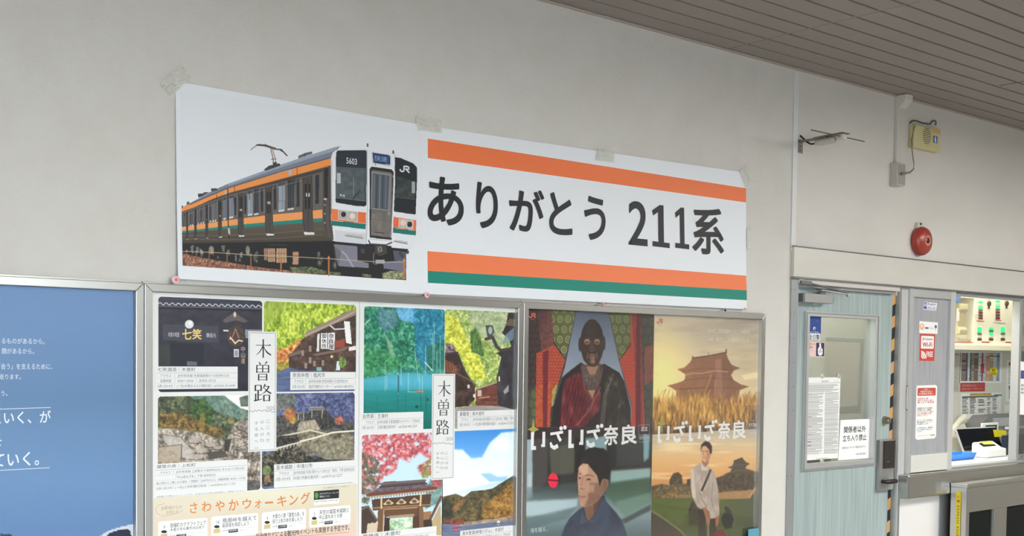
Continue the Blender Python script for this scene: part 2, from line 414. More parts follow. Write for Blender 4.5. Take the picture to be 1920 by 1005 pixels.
S('trim_2', MB().box(xa-.004, XR, -.0015, .0, P(1470, 465)[2]-.0015, P(1470, 465)[2]+.0015), mat('wall_joint_sealant', (190, 187, 182), .6))
lt = MB().box(P(1489, 490, -.02)[0], XR, -.02, .0, LZ0, LZ1)
S('trim_3', lt, lintel_m, bevel=.003)
S('trim_4', MB().box(P(1489, 490, -.02)[0]-.002, XR, -.026, -.001, LZ0-.006, LZ0), steel_dark)
S('trim_5', MB().box(P(1489, 490, -.02)[0]-.002, XR, -.026, -.001, LZ1, LZ1+.004), steel_dark)

# ------------------------------------------------------------------ poster cases
def poster_case(xl, xr, zt, zb, w, label):
    """stainless display case standing 30 mm off the wall"""
    t = thing('poster_case', ((xl+xr)/2, 0, zb), label, 'display case', 'stainless poster cases on the wall')
    y0, y1 = -.030, -.0005
    for a, b, c, d in (((xl, zt), (xr, zt), (xr-w, zt-w), (xl+w, zt-w)), ((xl, zb), (xl+w, zb+w), (xr-w, zb+w), (xr, zb)),
                       ((xl, zt), (xl+w, zt-w), (xl+w, zb+w), (xl, zb)), ((xr, zt), (xr, zb), (xr-w, zb+w), (xr-w, zt-w))):
        MB().prism([a, b, c, d], y0, y1).build('frame_rail', stainless, t, bevel=.0018)
    MB().box(xl+.002, xr-.002, -.012, -.0005, zt, zt+.005).build('top_lip', stainless, t)
    MB().box(xl+w-.004, xr-w+.004, -.006, -.001, zb+w-.004, zt-w+.004).build('back_board', mat('case_backing', (120, 120, 118), .7), t)
    MB().box(xl+w-.003, xr-w+.003, -.0165, -.0145, zb+w-.003, zt-w+.003).build('clear_cover', acrylic, t)
    return t
YF, YP = -.030, -.010
ZT = P(600, 547, YF)[2]; FW = P(286.5, 600, YF)[0]-P(271.5, 600, YF)[0]
BX0, BX1 = P(271.5, 560, YF)[0], P(982, 600, YF)[0]-.001
CX0, CX1 = BX1+.002, P(1436, 600, YF)[0]
ZB = ZT-1.03-2*FW+.01
AX1 = BX0-.002; AX0 = AX1-(BX1-BX0)
poster_case(AX0, AX1, ZT, ZB, FW, 'stainless wall case around the blue poster, leftmost of the cases')
poster_case(BX0, BX1, ZT, ZB, FW, 'stainless wall case around the two white sightseeing posters')
poster_case(CX0, CX1, ZT, ZB, FW, 'stainless wall case holding the brocade and sunset posters, nearest the door')
def sheet(name, x0, x1, z0, z1, label, cat, group=None, y=YP, m=paper, th=.0006):
    return MB().box(x0, x1, y, y+th, z0, z1).build(name, m, None, label=label, cat=cat, group=group)

# ---------------- blue poster
IZT, IZB = ZT-FW-.0007, ZB+FW+.0007
_q = P(128, 700, YP)
bp = sheet('blue_poster', AX0+FW+.0007, AX1-FW-.0007, IZB, IZT, 'plain blue poster with short lines of white Japanese lettering', 'poster')
YB = YP-.0003
cv = Canvas(-120, 519, 259, 1160, YB, 2.0, surf=None)
_x0, _x1 = AX0+FW+.0007, AX1-FW-.0007
cv.X, cv.Z = np.meshgrid(np.linspace(_x0, _x1, 420), np.linspace(IZT, IZB, 330)); cv.Y = np.full_like(cv.X, YB); cv.nx, cv.nz = 420, 330
cv.x, cv.yp = proj(cv.X, cv.Y, cv.Z); cv.C = np.zeros(cv.X.shape+(3,))
v = cv.yp+14*(cv.noise(220, 60, 3, 3)-.5)
cv.C = cv.ramp(v, [(520, (112, 148, 196)), (600, (110, 148, 195)), (680, (104, 142, 188)), (745, (96, 134, 178)), (800, (100, 140, 184)), (900, (104, 145, 192)), (1005, (92, 132, 182)), (1100, (80, 118, 170))])
cv.poly([(186, 1007), (200, 997), (222, 989), (251, 982), (262, 981), (262, 1100), (186, 1100)], (206, 214, 224))
cv.poly([(196, 1008), (206, 999), (224, 993), (238, 991), (245, 996), (247, 1010), (247, 1100), (196, 1100)], (28, 38, 66))
cv.poly([(0, 1001), (20, 1001), (24, 1006), (24, 1100), (0, 1100)], (40, 52, 84))
tone(cv, 140, 1.0, 1.0, .88); cv.build('printed_picture', INKM, bp)
ik = Ink(YP-.0006); wt = (236, 241, 246)
for t, x0, x1, y0, y1 in (('るものがあるから。', 3, 84, 633, 645), ('顔があるから。', 3, 64, 652, 664), ('「会う」を支えるために、', -2, 98, 681, 693), ('走ります。', -1, 39, 701, 712), ('う。', 2, 14, 732, 743)):
    ik.text(t, x0, y0, x1, y1, wt)
for t, x0, x1, y0, y1 in (('といく、が', -14, 95, 771, 797), ('を', -14, 3, 818, 838), ('ていく。', -14, 73, 848, 878)):
    ik.text(t, x0, y0, x1, y1, wt, .012)
ik.line([(-60, 769), (95, 764)], .0016, wt); ik.line([(-60, 885), (93, 877)], .0016, wt)
ik.build('lettering', INKM, bp)

# ---------------- the two white sightseeing posters
XM = P(674.4, 560, YP)[0]
k1 = sheet('sightseeing_poster', BX0+FW+.0007, XM-.0007, IZB, IZT, 'white sightseeing poster with four photos above a beige walking-event strip', 'poster', 'sightseeing posters')
k2 = sheet('sightseeing_poster', XM+.0007, BX1-FW-.0007, IZB, IZT, 'white sightseeing poster with photos of a green lake and a wooden temple gate', 'poster', 'sightseeing posters')
YI = YP-.0004
def pic(px0, py0, px1, py1, cell=.8): return Canvas(px0, py0, px1, py1, YI, cell)
def done(c, par, corner=.011):
    tone(c, 80, 1.16, 1.08, .94); return c.build('printed_photo', INKM, par, corner=corner)
FOREST = [(0, (22, 38, 26)), (.35, (48, 70, 44)), (.65, (84, 108, 66)), (1, (140, 158, 104))]
# sake brewery front at night
c = pic(297, 556, 491, 733); Zm = zoom(270, 530, 3.7214)
c.C = c.ramp(c.yp+6*c.noise(40, 20, 3, 5), [(555, (70, 74, 88)), (575, (60, 62, 74)), (600, (58, 58, 66)), (640, (52, 54, 66)), (690, (44, 46, 58)), (740, (34, 36, 46))])
c.tex(np.ones(c.x.shape), c.noise(14, 8, 4, 6), [(0, (30, 30, 40)), (1, (84, 80, 88))], .35)
c.poly(Zm([(100, 130), (830, 162), (830, 180), (100, 160)]), (66, 66, 76))
for k in range(17):
    x = 112+k*43; y = 146+k*1.1
    c.line(Zm([(x-14, y+6), (x-6, y-6), (x+6, y-5), (x+16, y+7), (x+26, y+9)]), 1.5, (196, 200, 206))
c.line(Zm([(100, 164), (828, 182)]), 1.2, (110, 110, 118))
c.line(Zm([(100, 176), (828, 196)]), 3, (42, 42, 50))
c.poly(Zm([(130, 290), (520, 305), (520, 420), (130, 400)]), (72, 72, 84), .8)
c.poly(Zm([(180, 420), (420, 430), (420, 580), (180, 580)]), (40, 42, 52), .8)
c.ell(*Zm([(316, 290)])[0], 8.2, 8.0, (204, 204, 204)); c.ell(*Zm([(322, 282)])[0], 4, 4, (226, 226, 224), soft=.8)
c.poly(Zm([(548, 262), (630, 208), (725, 268), (700, 280), (640, 262), (570, 280)]), (98, 88, 86)); c.ell(*Zm([(634, 222)])[0], 2.6, 5, (190, 180, 170))
c.ell(*Zm([(640, 372)])[0], 16.5, 19.5, (74, 62, 58)); c.tex(c.emask(*Zm([(640, 372)])[0], 16, 19), c.noise(4, 4, 3, 8), [(0, (52, 42, 40)), (1, (104, 84, 74))], .7)
c.line(Zm([(638, 325), (615, 385)]), 1.1, (190, 150, 130)); c.line(Zm([(640, 325), (662, 385)]), 1.1, (190, 150, 130))
c.line(Zm([(602, 384), (620, 402), (636, 424), (660, 402), (686, 408)]), 2.2, (226, 214, 178)); c.line(Zm([(604, 378), (600, 396)]), 1.4, (226, 214, 178))
c.poly(Zm([(555, 328), (590, 330), (590, 342), (555, 340)]), (186, 188, 190)); c.poly(Zm([(705, 325), (822, 330), (822, 392), (708, 388)]), (150, 152, 156), .8)
c.rect(*Zm([(627, 464)])[0], *Zm([(661, 520)])[0], (190, 192, 196)); c.rect(*Zm([(633, 472)])[0], *Zm([(655, 512)])[0], (120, 122, 128), .7)
c.poly(Zm([(300, 548), (370, 552), (370, 580), (300, 580)]), (96, 96, 104))
c.poly(Zm([(103, 440), (180, 430), (180, 575), (103, 575)]), (60, 68, 58), .6)
done(c, k1)
# post town street under a yellow-green forest
c = pic(495, 564.5, 667, 733)
c.leaves(np.ones(c.x.shape), [(0, (96, 120, 40)), (.3, (134, 158, 52)), (.6, (176, 194, 70)), (1, (222, 226, 118))], 9, 11, sy=16)
c.tex(c.mask(Zm([(830, 130), (1050, 130), (860, 300), (830, 420)]), 6), c.noise(5, 14, 4, 13), [(0, (92, 120, 38)), (1, (206, 214, 98))], .8)
c.leaves(c.mask(Zm([(920, 470), (1000, 450), (1090, 390), (1150, 440), (1080, 520), (1000, 560), (1000, 640), (920, 640)]), 4), [(0, (120, 70, 40)), (.5, (206, 130, 70)), (1, (232, 196, 120))], 6, 14)
c.leaves(c.mask(Zm([(920, 560), (1010, 540), (1010, 630), (920, 630)]), 3), [(0, (110, 110, 40)), (1, (232, 190, 90))], 5, 15)
c.poly(Zm([(1465, 190), (1390, 210), (1100, 400), (1060, 480), (1010, 500), (1010, 640), (1480, 660), (1480, 190)]), (70, 58, 54))
c.tex(c.mask(Zm([(1120, 380), (1480, 230), (1480, 640), (1010, 640), (1010, 520)])), c.noise(7, 7, 4, 16), [(0, (40, 34, 34)), (.6, (84, 66, 58)), (1, (150, 116, 96))], .8)
c.poly(Zm([(1478, 185), (1430, 196), (1130, 345), (1112, 372), (1150, 372), (1300, 300), (1478, 225)]), (142, 124, 112))
c.line(Zm([(1475, 200), (1300, 290), (1120, 370)]), 2, (176, 158, 142))
c.poly(Zm([(1395, 268), (1435, 270), (1450, 430), (1410, 420)]), (218, 218, 214)); c.poly(Zm([(1430, 450), (1478, 440), (1478, 470), (1430, 476)]), (214, 208, 198))
c.poly(Zm([(1210, 360), (1225, 355), (1222, 480), (1205, 480)]), (206, 206, 204)); c.line(Zm([(1300, 300), (1330, 325), (1400, 322)]), 2.2, (214, 214, 212))
c.poly(Zm([(1330, 410), (1402, 390), (1400, 450), (1330, 460)]), (146, 72, 58))
c.poly(Zm([(1170, 500), (1330, 470), (1440, 440), (1400, 475), (1200, 512)]), (120, 96, 84)); c.poly(Zm([(1000, 500), (1100, 470), (1110, 490), (1010, 520)]), (110, 98, 90))
for x, y in ((1100, 470), (1150, 440), (1120, 560), (1180, 545), (1240, 540), (1150, 520)): c.rect(*Zm([(x, y)])[0], *Zm([(x+18, y+40)])[0], (190, 170, 150), .6)
c.ell(*Zm([(1310, 515)])[0], 2.4, 2.4, (240, 200, 120)); c.poly(Zm([(1345, 550), (1368, 545), (1368, 612), (1340, 612)]), (196, 208, 210)); c.leaves(c.emask(*Zm([(1385, 555)])[0], 7, 11), [(0, (60, 84, 40)), (1, (150, 170, 90))], 4, 17)
c.rect(*Zm([(1205, 590)])[0], *Zm([(1240, 620)])[0], (130, 190, 190), .8)
c.poly(Zm([(1235, 352), (1280, 352), (1280, 462), (1235, 462)]), (228, 226, 220)); c.poly(Zm([(1284, 350), (1332, 350), (1328, 470), (1284, 465)]), (232, 230, 224))
c.poly(Zm([(925, 625), (1010, 590), (1080, 610), (1470, 625), (1470, 760), (925, 765)]), (78, 92, 128)); c.tex(c.mask(Zm([(925, 625), (1010, 590), (1080, 610), (1080, 760), (925, 765)])), c.noise(20, 4, 3, 18), [(0, (60, 74, 104)), (1, (116, 128, 158))], .7)
done(c, k1)
# rocky gorge
Zq = zoom(270, 720, 3.526)
c = pic(296, 743.5, 488, 918)
c.leaves(np.ones(c.x.shape), [(0, (44, 52, 42)), (.5, (78, 88, 66)), (1, (126, 132, 98))], 9, 21)
c.leaves(c.mask(Zq([(300, 80), (520, 70), (690, 190), (690, 250), (520, 200), (420, 150)]), 5), [(0, (74, 100, 92)), (1, (132, 154, 138))], 8, 22)
c.poly(Zq([(520, 66), (690, 62), (690, 175), (640, 160), (560, 100)]), (226, 230, 232), soft=4); c.leaves(c.mask(Zq([(630, 90), (690, 70), (690, 150), (640, 150)]), 2), [(0, (30, 40, 30)), (1, (90, 100, 80))], 4, 23, .8)
c.leaves(c.mask(Zq([(300, 110), (400, 95), (460, 170), (440, 270), (330, 270)]), 5), [(0, (34, 58, 38)), (1, (88, 116, 66))], 7, 24)
c.leaves(c.mask(Zq([(100, 190), (260, 190), (420, 270), (540, 300), (520, 350), (380, 330), (100, 300)]), 5), [(0, (60, 52, 34)), (.5, (112, 92, 54)), (1, (160, 132, 74))], 7, 25)
c.leaves(c.mask(Zq([(370, 190), (400, 190), (400, 290), (370, 290)]), 3), [(0, (110, 92, 40)), (1, (176, 146, 70))], 5, 26, .8); c.ell(*Zq([(575, 250)])[0], 7, 5, (176, 140, 70), .8, soft=.6)
rocks = [(0, (70, 66, 62)), (.35, (118, 110, 100)), (.65, (160, 148, 134)), (1, (206, 196, 182))]
c.leaves(c.mask(Zq([(90, 290), (240, 300), (380, 320), (540, 380), (600, 260), (690, 210), (768, 450), (768, 690), (90, 720)]), 2), rocks, 10, 27)
c.poly(Zq([(130, 320), (240, 345), (320, 430), (330, 500), (230, 480), (130, 370)]), (182, 176, 168), .75, 2); c.poly(Zq([(95, 415), (250, 400), (245, 515), (95, 520)]), (166, 150, 130), .8, 1)
c.line(Zq([(135, 335), (240, 350), (315, 430)]), 1.2, (90, 84, 78)); c.line(Zq([(250, 400), (245, 510)]), 1.6, (80, 72, 64)); c.line(Zq([(95, 418), (250, 400)]), 1.4, (96, 88, 78))
for x, y, rx, ry in ((340, 370, 44, 22), (440, 400, 40, 18), (380, 440, 46, 20), (490, 420, 36, 14), (350, 480, 50, 20)):
    q = Zq([(x, y)])[0]; c.ell(q[0], q[1], rx/3.5, ry/3.5, (168, 158, 146), .8, soft=.35); c.line([(q[0]-rx/3.6, q[1]+ry/4), (q[0], q[1]+ry/3), (q[0]+rx/3.6, q[1]+ry/4.5)], 1.4, (72, 66, 60), .8)
c.poly(Zq([(420, 450), (530, 440), (560, 480), (430, 500)]), (74, 72, 68), .9, 1); c.poly(Zq([(535, 370), (580, 360), (560, 450), (530, 440)]), (56, 52, 48), .9, 1)
for a in ((600, 280, 690, 330), (590, 330, 690, 370), (610, 420, 690, 400), (640, 520, 760, 470), (690, 640, 720, 470), (730, 640, 760, 480), (560, 330, 640, 300)): c.line(Zq([a[:2], a[2:]]), 1.6, (84, 74, 64), .8)
c.poly(Zq([(90, 600), (768, 640), (768, 690), (90, 720)]), (70, 70, 70), .7, 3)
done(c, k1)
# castle ruin on rocks
c = pic(491.5, 738, 664, 905)
c.leaves(np.ones(c.x.shape), [(0, (54, 60, 88)), (.5, (84, 92, 128)), (1, (132, 138, 166))], 8, 31)
c.leaves(c.mask(Zq([(870, 68), (1000, 68), (1000, 160), (870, 180)]), 5), [(0, (70, 74, 72)), (1, (140, 140, 132))], 8, 32)
c.leaves(c.mask(Zq([(870, 210), (1100, 190), (1385, 250), (1385, 330), (870, 350)]), 4), [(0, (44, 46, 48)), (1, (116, 112, 104))], 7, 33)
c.leaves(c.emask(*Zq([(965, 200)])[0], 13, 14, soft=.4), [(0, (130, 74, 50)), (1, (206, 140, 84))], 4, 34); c.leaves(c.emask(*Zq([(985, 240)])[0], 8, 8, soft=.4), [(0, (150, 110, 50)), (1, (220, 180, 80))], 4, 35)
c.leaves(c.emask(*Zq([(1290, 240)])[0], 10, 10, soft=.4), [(0, (120, 64, 50)), (1, (200, 124, 96))], 4, 36)
c.leaves(c.mask(Zq([(1060, 230), (1120, 150), (1200, 165), (1260, 250), (1240, 310), (1150, 300)]), 1), [(0, (34, 36, 38)), (1, (92, 90, 86))], 5, 37)
c.leaves(c.mask(Zq([(1030, 250), (1130, 235), (1170, 305), (1010, 310)]), 1), [(0, (120, 112, 98)), (1, (190, 178, 156))], 5, 38)
for pts in ([(1090, 170), (1190, 165)], [(1100, 155), (1185, 152)], [(1110, 170), (1110, 225)], [(1180, 170), (1175, 225)], [(1010, 190), (1060, 185)], [(1020, 190), (1020, 240)], [(1055, 190), (1055, 240)]): c.line(Zq(pts), 1.5, (176, 170, 160))
c.poly(Zq([(1100, 158), (1190, 152), (1200, 172), (1092, 178)]), (120, 116, 110), .8); c.poly(Zq([(1012, 186), (1062, 182), (1062, 196), (1012, 200)]), (110, 106, 100), .8)
for x, y in ((1112, 180), (1135, 178), (1158, 176), (1025, 200), (1040, 198)): c.line(Zq([(x, y), (x+22, y+44)]), 1, (96, 92, 88), .8)
c.leaves(c.mask(Zq([(870, 350), (1100, 300), (1385, 330), (1385, 500), (870, 440)]), 2), [(0, (74, 70, 60)), (.5, (118, 112, 94)), (1, (164, 156, 134))], 6, 39)
c.line(Zq([(875, 425), (980, 395), (1150, 350), (1250, 320), (1385, 310)]), 3.2, (214, 206, 186)); c.line(Zq([(875, 350), (960, 335), (1100, 305), (1200, 330)]), 3.0, (200, 190, 166))
c.leaves(c.mask(Zq([(875, 345), (1010, 335), (1030, 380), (875, 420)]), 1), [(0, (26, 26, 26)), (1, (90, 86, 78))], 5, 40)
c.leaves(c.mask(Zq([(780, 470), (880, 440), (1000, 400), (1100, 480), (1385, 500), (1385, 640), (780, 680)]), 2), [(0, (30, 32, 30)), (.6, (70, 68, 60)), (1, (140, 130, 112))], 6, 41)
c.leaves(c.mask(Zq([(1050, 400), (1385, 340), (1385, 500), (1200, 500)]), 3), [(0, (96, 92, 76)), (1, (164, 156, 132))], 5, 42, .9)
for k in range(7): c.line(Zq([(880+k*22, 445-k*6), (884+k*22, 428-k*6)]), 1, (220, 216, 206))
c.leaves(c.emask(*Zq([(812, 570)])[0], 9, 11, soft=.3), [(0, (60, 78, 46)), (1, (150, 166, 110))], 4, 43); c.leaves(c.emask(*Zq([(815, 625)])[0], 7, 9, soft=.4), [(0, (110, 80, 60)), (1, (190, 150, 120))], 4, 44)
done(c, k1)
# walking-event strip
g = Canvas(287.3, 934, 668, 1180, YI-.0001, 1.4)
g.C = g.ramp(g.yp+(g.x-287)*.07, [(930, (228, 220, 198)), (980, (226, 214, 190)), (1025, (232, 208, 190)), (1080, (236, 200, 188)), (1180, (236, 196, 186))])
g.put(np.clip(1-((g.x-480)/150)**2-((g.yp-915)/40)**2, 0, 1), (236, 234, 212), .6)
g.build('event_strip', INKM, k1)

# green lake with bare trunks
Zl = zoom(660, 550, 4.021)
c = pic(683, 574, 832, 803)
c.C = c.ramp(c.yp, [(570, (60, 130, 160)), (640, (52, 130, 140)), (695, (58, 140, 130)), (715, (70, 160, 175)), (745, (30, 136, 136)), (780, (14, 112, 104)), (812, (10, 84, 74))])
fl = [(0, (18, 78, 66)), (.4, (34, 112, 90)), (.7, (66, 146, 112)), (1, (116, 180, 146))]
c.leaves(c.mask(Zl([(90, 90), (700, 90), (700, 620), (430, 600), (90, 640)]), 4), fl, 8, 51)
c.leaves(c.mask(Zl([(320, 100), (480, 100), (480, 240), (440, 220), (360, 200)]), 6), [(0, (60, 136, 186)), (1, (130, 190, 226))], 10, 52, .9)
c.leaves(c.mask(Zl([(460, 110), (690, 120), (690, 560), (560, 600), (480, 470), (470, 250)]), 5), [(0, (18, 92, 126)), (.5, (38, 126, 160)), (1, (90, 166, 190))], 8, 53, .85)
c.leaves(c.mask(Zl([(190, 110), (330, 130), (350, 230), (250, 300), (200, 220)]), 6), [(0, (56, 100, 116)), (1, (120, 160, 170))], 8, 54, .8)
c.leaves(c.mask(Zl([(90, 410), (270, 420), (390, 520), (350, 580), (90, 645)]), 4), [(0, (20, 90, 58)), (1, (92, 170, 110))], 6, 55, .9)
c.leaves(c.mask(Zl([(560, 400), (690, 360), (690, 600), (570, 600)]), 4), [(0, (14, 84, 66)), (1, (60, 140, 110))], 6, 56, .8)
c.leaves(c.mask(Zl([(240, 290), (300, 380), (330, 480), (290, 470)]), 4), [(0, (110, 150, 120)), (1, (180, 196, 160))], 4, 57, .7)
c.put(np.clip(1-((c.yp-712)/22)**2, 0, 1)*np.clip((c.x-690)/60, .2, 1), (84, 176, 206), .55)
for x, y0, y1 in ((180, 680, 770), (250, 520, 740), (262, 600, 720), (350, 600, 760), (370, 540, 690), (405, 640, 860), (425, 600, 740), (455, 640, 740), (480, 420, 660), (510, 600, 740), (530, 620, 760), (555, 390, 620), (610, 300, 580), (620, 230, 500), (640, 440, 600), (665, 320, 600)):
    c.line(Zl([(x-(8 if 470 < x < 490 else 0), y0), (x+(22 if 470 < x < 490 else 0), y1)]), 1.0, (176, 206, 200) if y0 < 640 else (90, 130, 130), .75)
c.line(Zl([(350, 620), (350, 745)]), 1.8, (40, 70, 70)); c.line(Zl([(550, 520), (605, 580)]), 1.5, (220, 226, 214)); c.line(Zl([(95, 235), (135, 198)]), 1.3, (206, 214, 200)); c.line(Zl([(90, 412), (100, 395)]), 1.3, (206, 214, 200))
c.line(Zl([(420, 742), (490, 744)]), 1.2, (206, 224, 224)); c.poly(Zl([(482, 735), (510, 726), (545, 732), (545, 744), (485, 750)]), (216, 90, 80)); c.line(Zl([(488, 740), (540, 738)]), .9, (246, 200, 190))
for x, w in ((190, 1), (345, 1.6), (405, 1.6), (520, 2), (560, 3)): c.line(Zl([(x, 770), (x, 890)]), w, (8, 70, 66), .45)
c.ell(*Zl([(488, 855)])[0], 3, 3.2, (14, 56, 50)); c.ell(*Zl([(572, 802)])[0], 1.6, 3, (14, 56, 50)); c.tex(c.mask(Zl([(80, 730), (700, 730), (700, 1100), (80, 1100)])), c.noise(30, 3, 3, 58), [(0, (10, 92, 84)), (1, (30, 140, 130))], .35)
done(c, k2)
# post town lane between dark houses
c = pic(835, 580, 970.5, 799)
c.leaves(np.ones(c.x.shape), [(0, (96, 124, 60)), (.4, (140, 162, 84)), (.7, (176, 190, 112)), (1, (214, 220, 158))], 8, 61)
c.leaves(c.mask(Zl([(860, 130), (1240, 150), (1180, 320), (1090, 420), (980, 330), (900, 240)]), 6), [(0, (126, 142, 104)), (1, (196, 204, 172))], 8, 62, .85)
c.leaves(c.mask(Zl([(705, 150), (800, 190), (870, 350), (940, 430), (990, 560), (1010, 660), (900, 650), (820, 470), (705, 380)]), 4), [(0, (140, 150, 44)), (.5, (196, 198, 70)), (1, (234, 230, 120))], 6, 63)
c.leaves(c.mask(Zl([(890, 300), (930, 250), (970, 340), (1000, 480), (900, 440)]), 3), [(0, (50, 84, 44)), (1, (116, 150, 84))], 5, 64)
c.leaves(c.mask(Zl([(705, 380), (760, 380), (800, 470), (705, 470)]), 3), [(0, (60, 48, 56)), (1, (180, 160, 166))], 4, 65)
c.poly(Zl([(700, 465), (790, 450), (830, 540), (875, 630), (930, 690), (925, 800), (880, 850), (770, 860), (700, 860)]), (60, 48, 44))
c.tex(c.mask(Zl([(700, 500), (800, 520), (930, 690), (925, 800), (880, 850), (770, 860)])), c.noise(7, 9, 4, 66), [(0, (34, 28, 28)), (.6, (80, 60, 52)), (1, (160, 128, 108))], .75)
for k in range(6): c.poly(Zl([(704+k*15, 500+k*8), (712+k*15, 503+k*8), (712+k*15, 600), (704+k*15, 600)]), (168, 96, 66), .85)
c.line(Zl([(705, 455), (795, 445), (830, 540), (872, 632)]), 3, (66, 56, 58)); c.line(Zl([(780, 600), (880, 650), (935, 690)]), 2, (112, 100, 96))
for x, y in ((870, 690), (915, 760), (905, 850), (960, 750)): c.rect(*Zl([(x, y)])[0], *Zl([(x+16, y+26)])[0], (226, 214, 196), .9)
c.poly(Zl([(935, 720), (1110, 668), (1112, 850), (930, 845)]), (112, 58, 46)); c.tex(c.mask(Zl([(935, 720), (1110, 668), (1112, 850), (930, 845)])), c.noise(8, 5, 3, 67), [(0, (66, 40, 36)), (1, (150, 96, 76))], .7)
c.line(Zl([(938, 722), (1112, 664)]), 2.2, (170, 150, 134)); c.line(Zl([(960, 790), (1035, 780)]), 2, (190, 140, 110)); c.rect(*Zl([(948, 730)])[0], *Zl([(978, 776)])[0], (206, 200, 190), .8)
c.poly(Zl([(1178, 145), (1245, 150), (1240, 880), (1100, 870), (1090, 640), (1125, 480), (1090, 450), (1140, 430), (1200, 400), (1180, 340), (1130, 300), (1160, 240)]), (52, 48, 52))
c.tex(c.mask(Zl([(1178, 145), (1245, 150), (1240, 880), (1100, 870), (1090, 640), (1125, 480), (1200, 400)])), c.noise(9, 14, 4, 68), [(0, (36, 34, 38)), (1, (92, 86, 92))], .7)
c.poly(Zl([(1160, 310), (1220, 260), (1215, 350), (1130, 390)]), (116, 140, 156), .8); c.poly(Zl([(1150, 240), (1190, 190), (1240, 200), (1230, 250)]), (120, 106, 84), .8)
c.line(Zl([(1010, 345), (1060, 330), (1090, 400), (1120, 430), (1190, 420)]), 6, (70, 66, 62)); c.poly(Zl([(1005, 240), (1060, 240), (1075, 290), (1050, 330), (1020, 325)]), (78, 78, 80)); c.ell(*Zl([(1043, 280)])[0], 4, 7, (150, 170, 160))
c.poly(Zl([(1140, 740), (1180, 690), (1180, 740), (1150, 760)]), (150, 150, 154)); c.line(Zl([(1110, 630), (1110, 660)]), 2.4, (230, 220, 200))
c.poly(Zl([(770, 870), (900, 848), (1110, 850), (1240, 880), (1240, 1010), (770, 1010)]), (150, 142, 140)); c.tex(c.mask(Zl([(770, 870), (900, 848), (1110, 850), (1240, 880), (1240, 1010), (770, 1010)])), c.noise(20, 4, 3, 69), [(0, (110, 104, 104)), (1, (180, 172, 166))], .6)
done(c, k2)
# temple gate under maple leaves
Zt = zoom(660, 760, 4.103)
c = pic(678.8, 816, 829, 1040)
c.C[:] = (182, 208, 222)
m = c.mask(Zt([(70, 210), (620, 200), (610, 540), (520, 530), (500, 470), (590, 420), (520, 360), (440, 440), (360, 400), (340, 500), (240, 560), (190, 640), (70, 700)]), 8)
n = c.noise(7, 7, 4, 71); m = m*np.clip((n-.33)*6+(.6-(c.yp-815)/160), 0, 1)
c.tex(m, c.noise(4.5, 4.5, 3, 72), [(0, (120, 56, 62)), (.45, (186, 92, 98)), (.7, (214, 140, 140)), (1, (240, 206, 200))])
c.tex(c.mask(Zt([(70, 350), (200, 420), (230, 520), (190, 640), (120, 760), (70, 760)]), 6)*np.clip((c.noise(5, 5, 3, 73)-.35)*6, 0, 1), c.noise(4, 4, 3, 74), [(0, (60, 58, 56)), (.6, (112, 110, 92)), (1, (170, 150, 110))])
c.tex(c.mask(Zt([(530, 480), (610, 400), (615, 560), (540, 560)]), 4)*np.clip((c.noise(5, 5, 3, 75)-.35)*6, 0, 1), c.noise(4, 4, 3, 76), [(0, (96, 92, 50)), (1, (196, 180, 120))])
c.tex(c.mask(Zt([(600, 570), (690, 570), (690, 740), (560, 800), (560, 700)]), 4), c.noise(6, 6, 3, 77), [(0, (80, 120, 118)), (1, (150, 180, 174))]); c.leaves(c.mask(Zt([(605, 570), (690, 570), (690, 630), (620, 640)]), 2), [(0, (120, 60, 60)), (1, (190, 120, 120))], 4, 78)
br = (84, 62, 48)
c.poly(Zt([(240, 590), (560, 568), (570, 620), (640, 625), (650, 660), (120, 712), (130, 680), (200, 640)]), (92, 80, 80)); c.line(Zt([(205, 605), (565, 578)]), 3.4, (110, 98, 98)); c.line(Zt([(215, 628), (575, 600)]), 2.6, (70, 58, 60))
c.tex(c.mask(Zt([(180, 640), (590, 605), (640, 625), (150, 672)])), c.noise(5, 3, 3, 79), [(0, (70, 60, 66)), (1, (146, 136, 140))], .8)
c.line(Zt([(120, 690), (650, 636)]), 4, (118, 62, 52)); c.line(Zt([(125, 708), (640, 655)]), 3, (186, 170, 146))
for k in range(24): c.line(Zt([(132+k*21, 706-k*2.1), (134+k*21, 722-k*2.1)]), 1.1, (90, 66, 50))
c.poly(Zt([(150, 725), (610, 680), (600, 780), (160, 810)]), br); c.line(Zt([(160, 790), (600, 765)]), 3, (150, 116, 84))
for x in (280, 380, 480):
    c.poly(Zt([(x-42, 760-(x-280)*.06), (x, 722-(x-280)*.06), (x+42, 752-(x-280)*.06), (x+30, 762-(x-280)*.06), (x-30, 768-(x-280)*.06)]), (196, 176, 140)); c.ell(*Zt([(x, 750-(x-280)*.06)])[0], 4.5, 3, (104, 84, 62))
c.line(Zt([(226, 720), (226, 790)]), 3.4, (206, 180, 140)); c.line(Zt([(530, 690), (526, 770)]), 3.4, (206, 180, 140))
c.poly(Zt([(240, 790), (520, 775), (520, 860), (250, 860)]), (104, 76, 56)); c.line(Zt([(245, 800), (515, 785)]), 2, (176, 146, 106)); c.line(Zt([(290, 860), (470, 845)]), 5, (160, 136, 104))
c.poly(Zt([(200, 800), (248, 796), (232, 1200), (180, 1200)]), (112, 84, 60)); c.poly(Zt([(505, 780), (548, 780), (560, 1200), (515, 1200)]), (124, 92, 66)); c.line(Zt([(245, 800), (228, 1200)]), 1.5, (186, 156, 116)); c.line(Zt([(508, 785), (522, 1200)]), 1.5, (60, 44, 34))
c.poly(Zt([(250, 860), (292, 868), (282, 1200), (232, 1200)]), (66, 48, 40)); c.poly(Zt([(468, 860), (508, 850), (516, 1200), (470, 1200)]), (86, 62, 50))
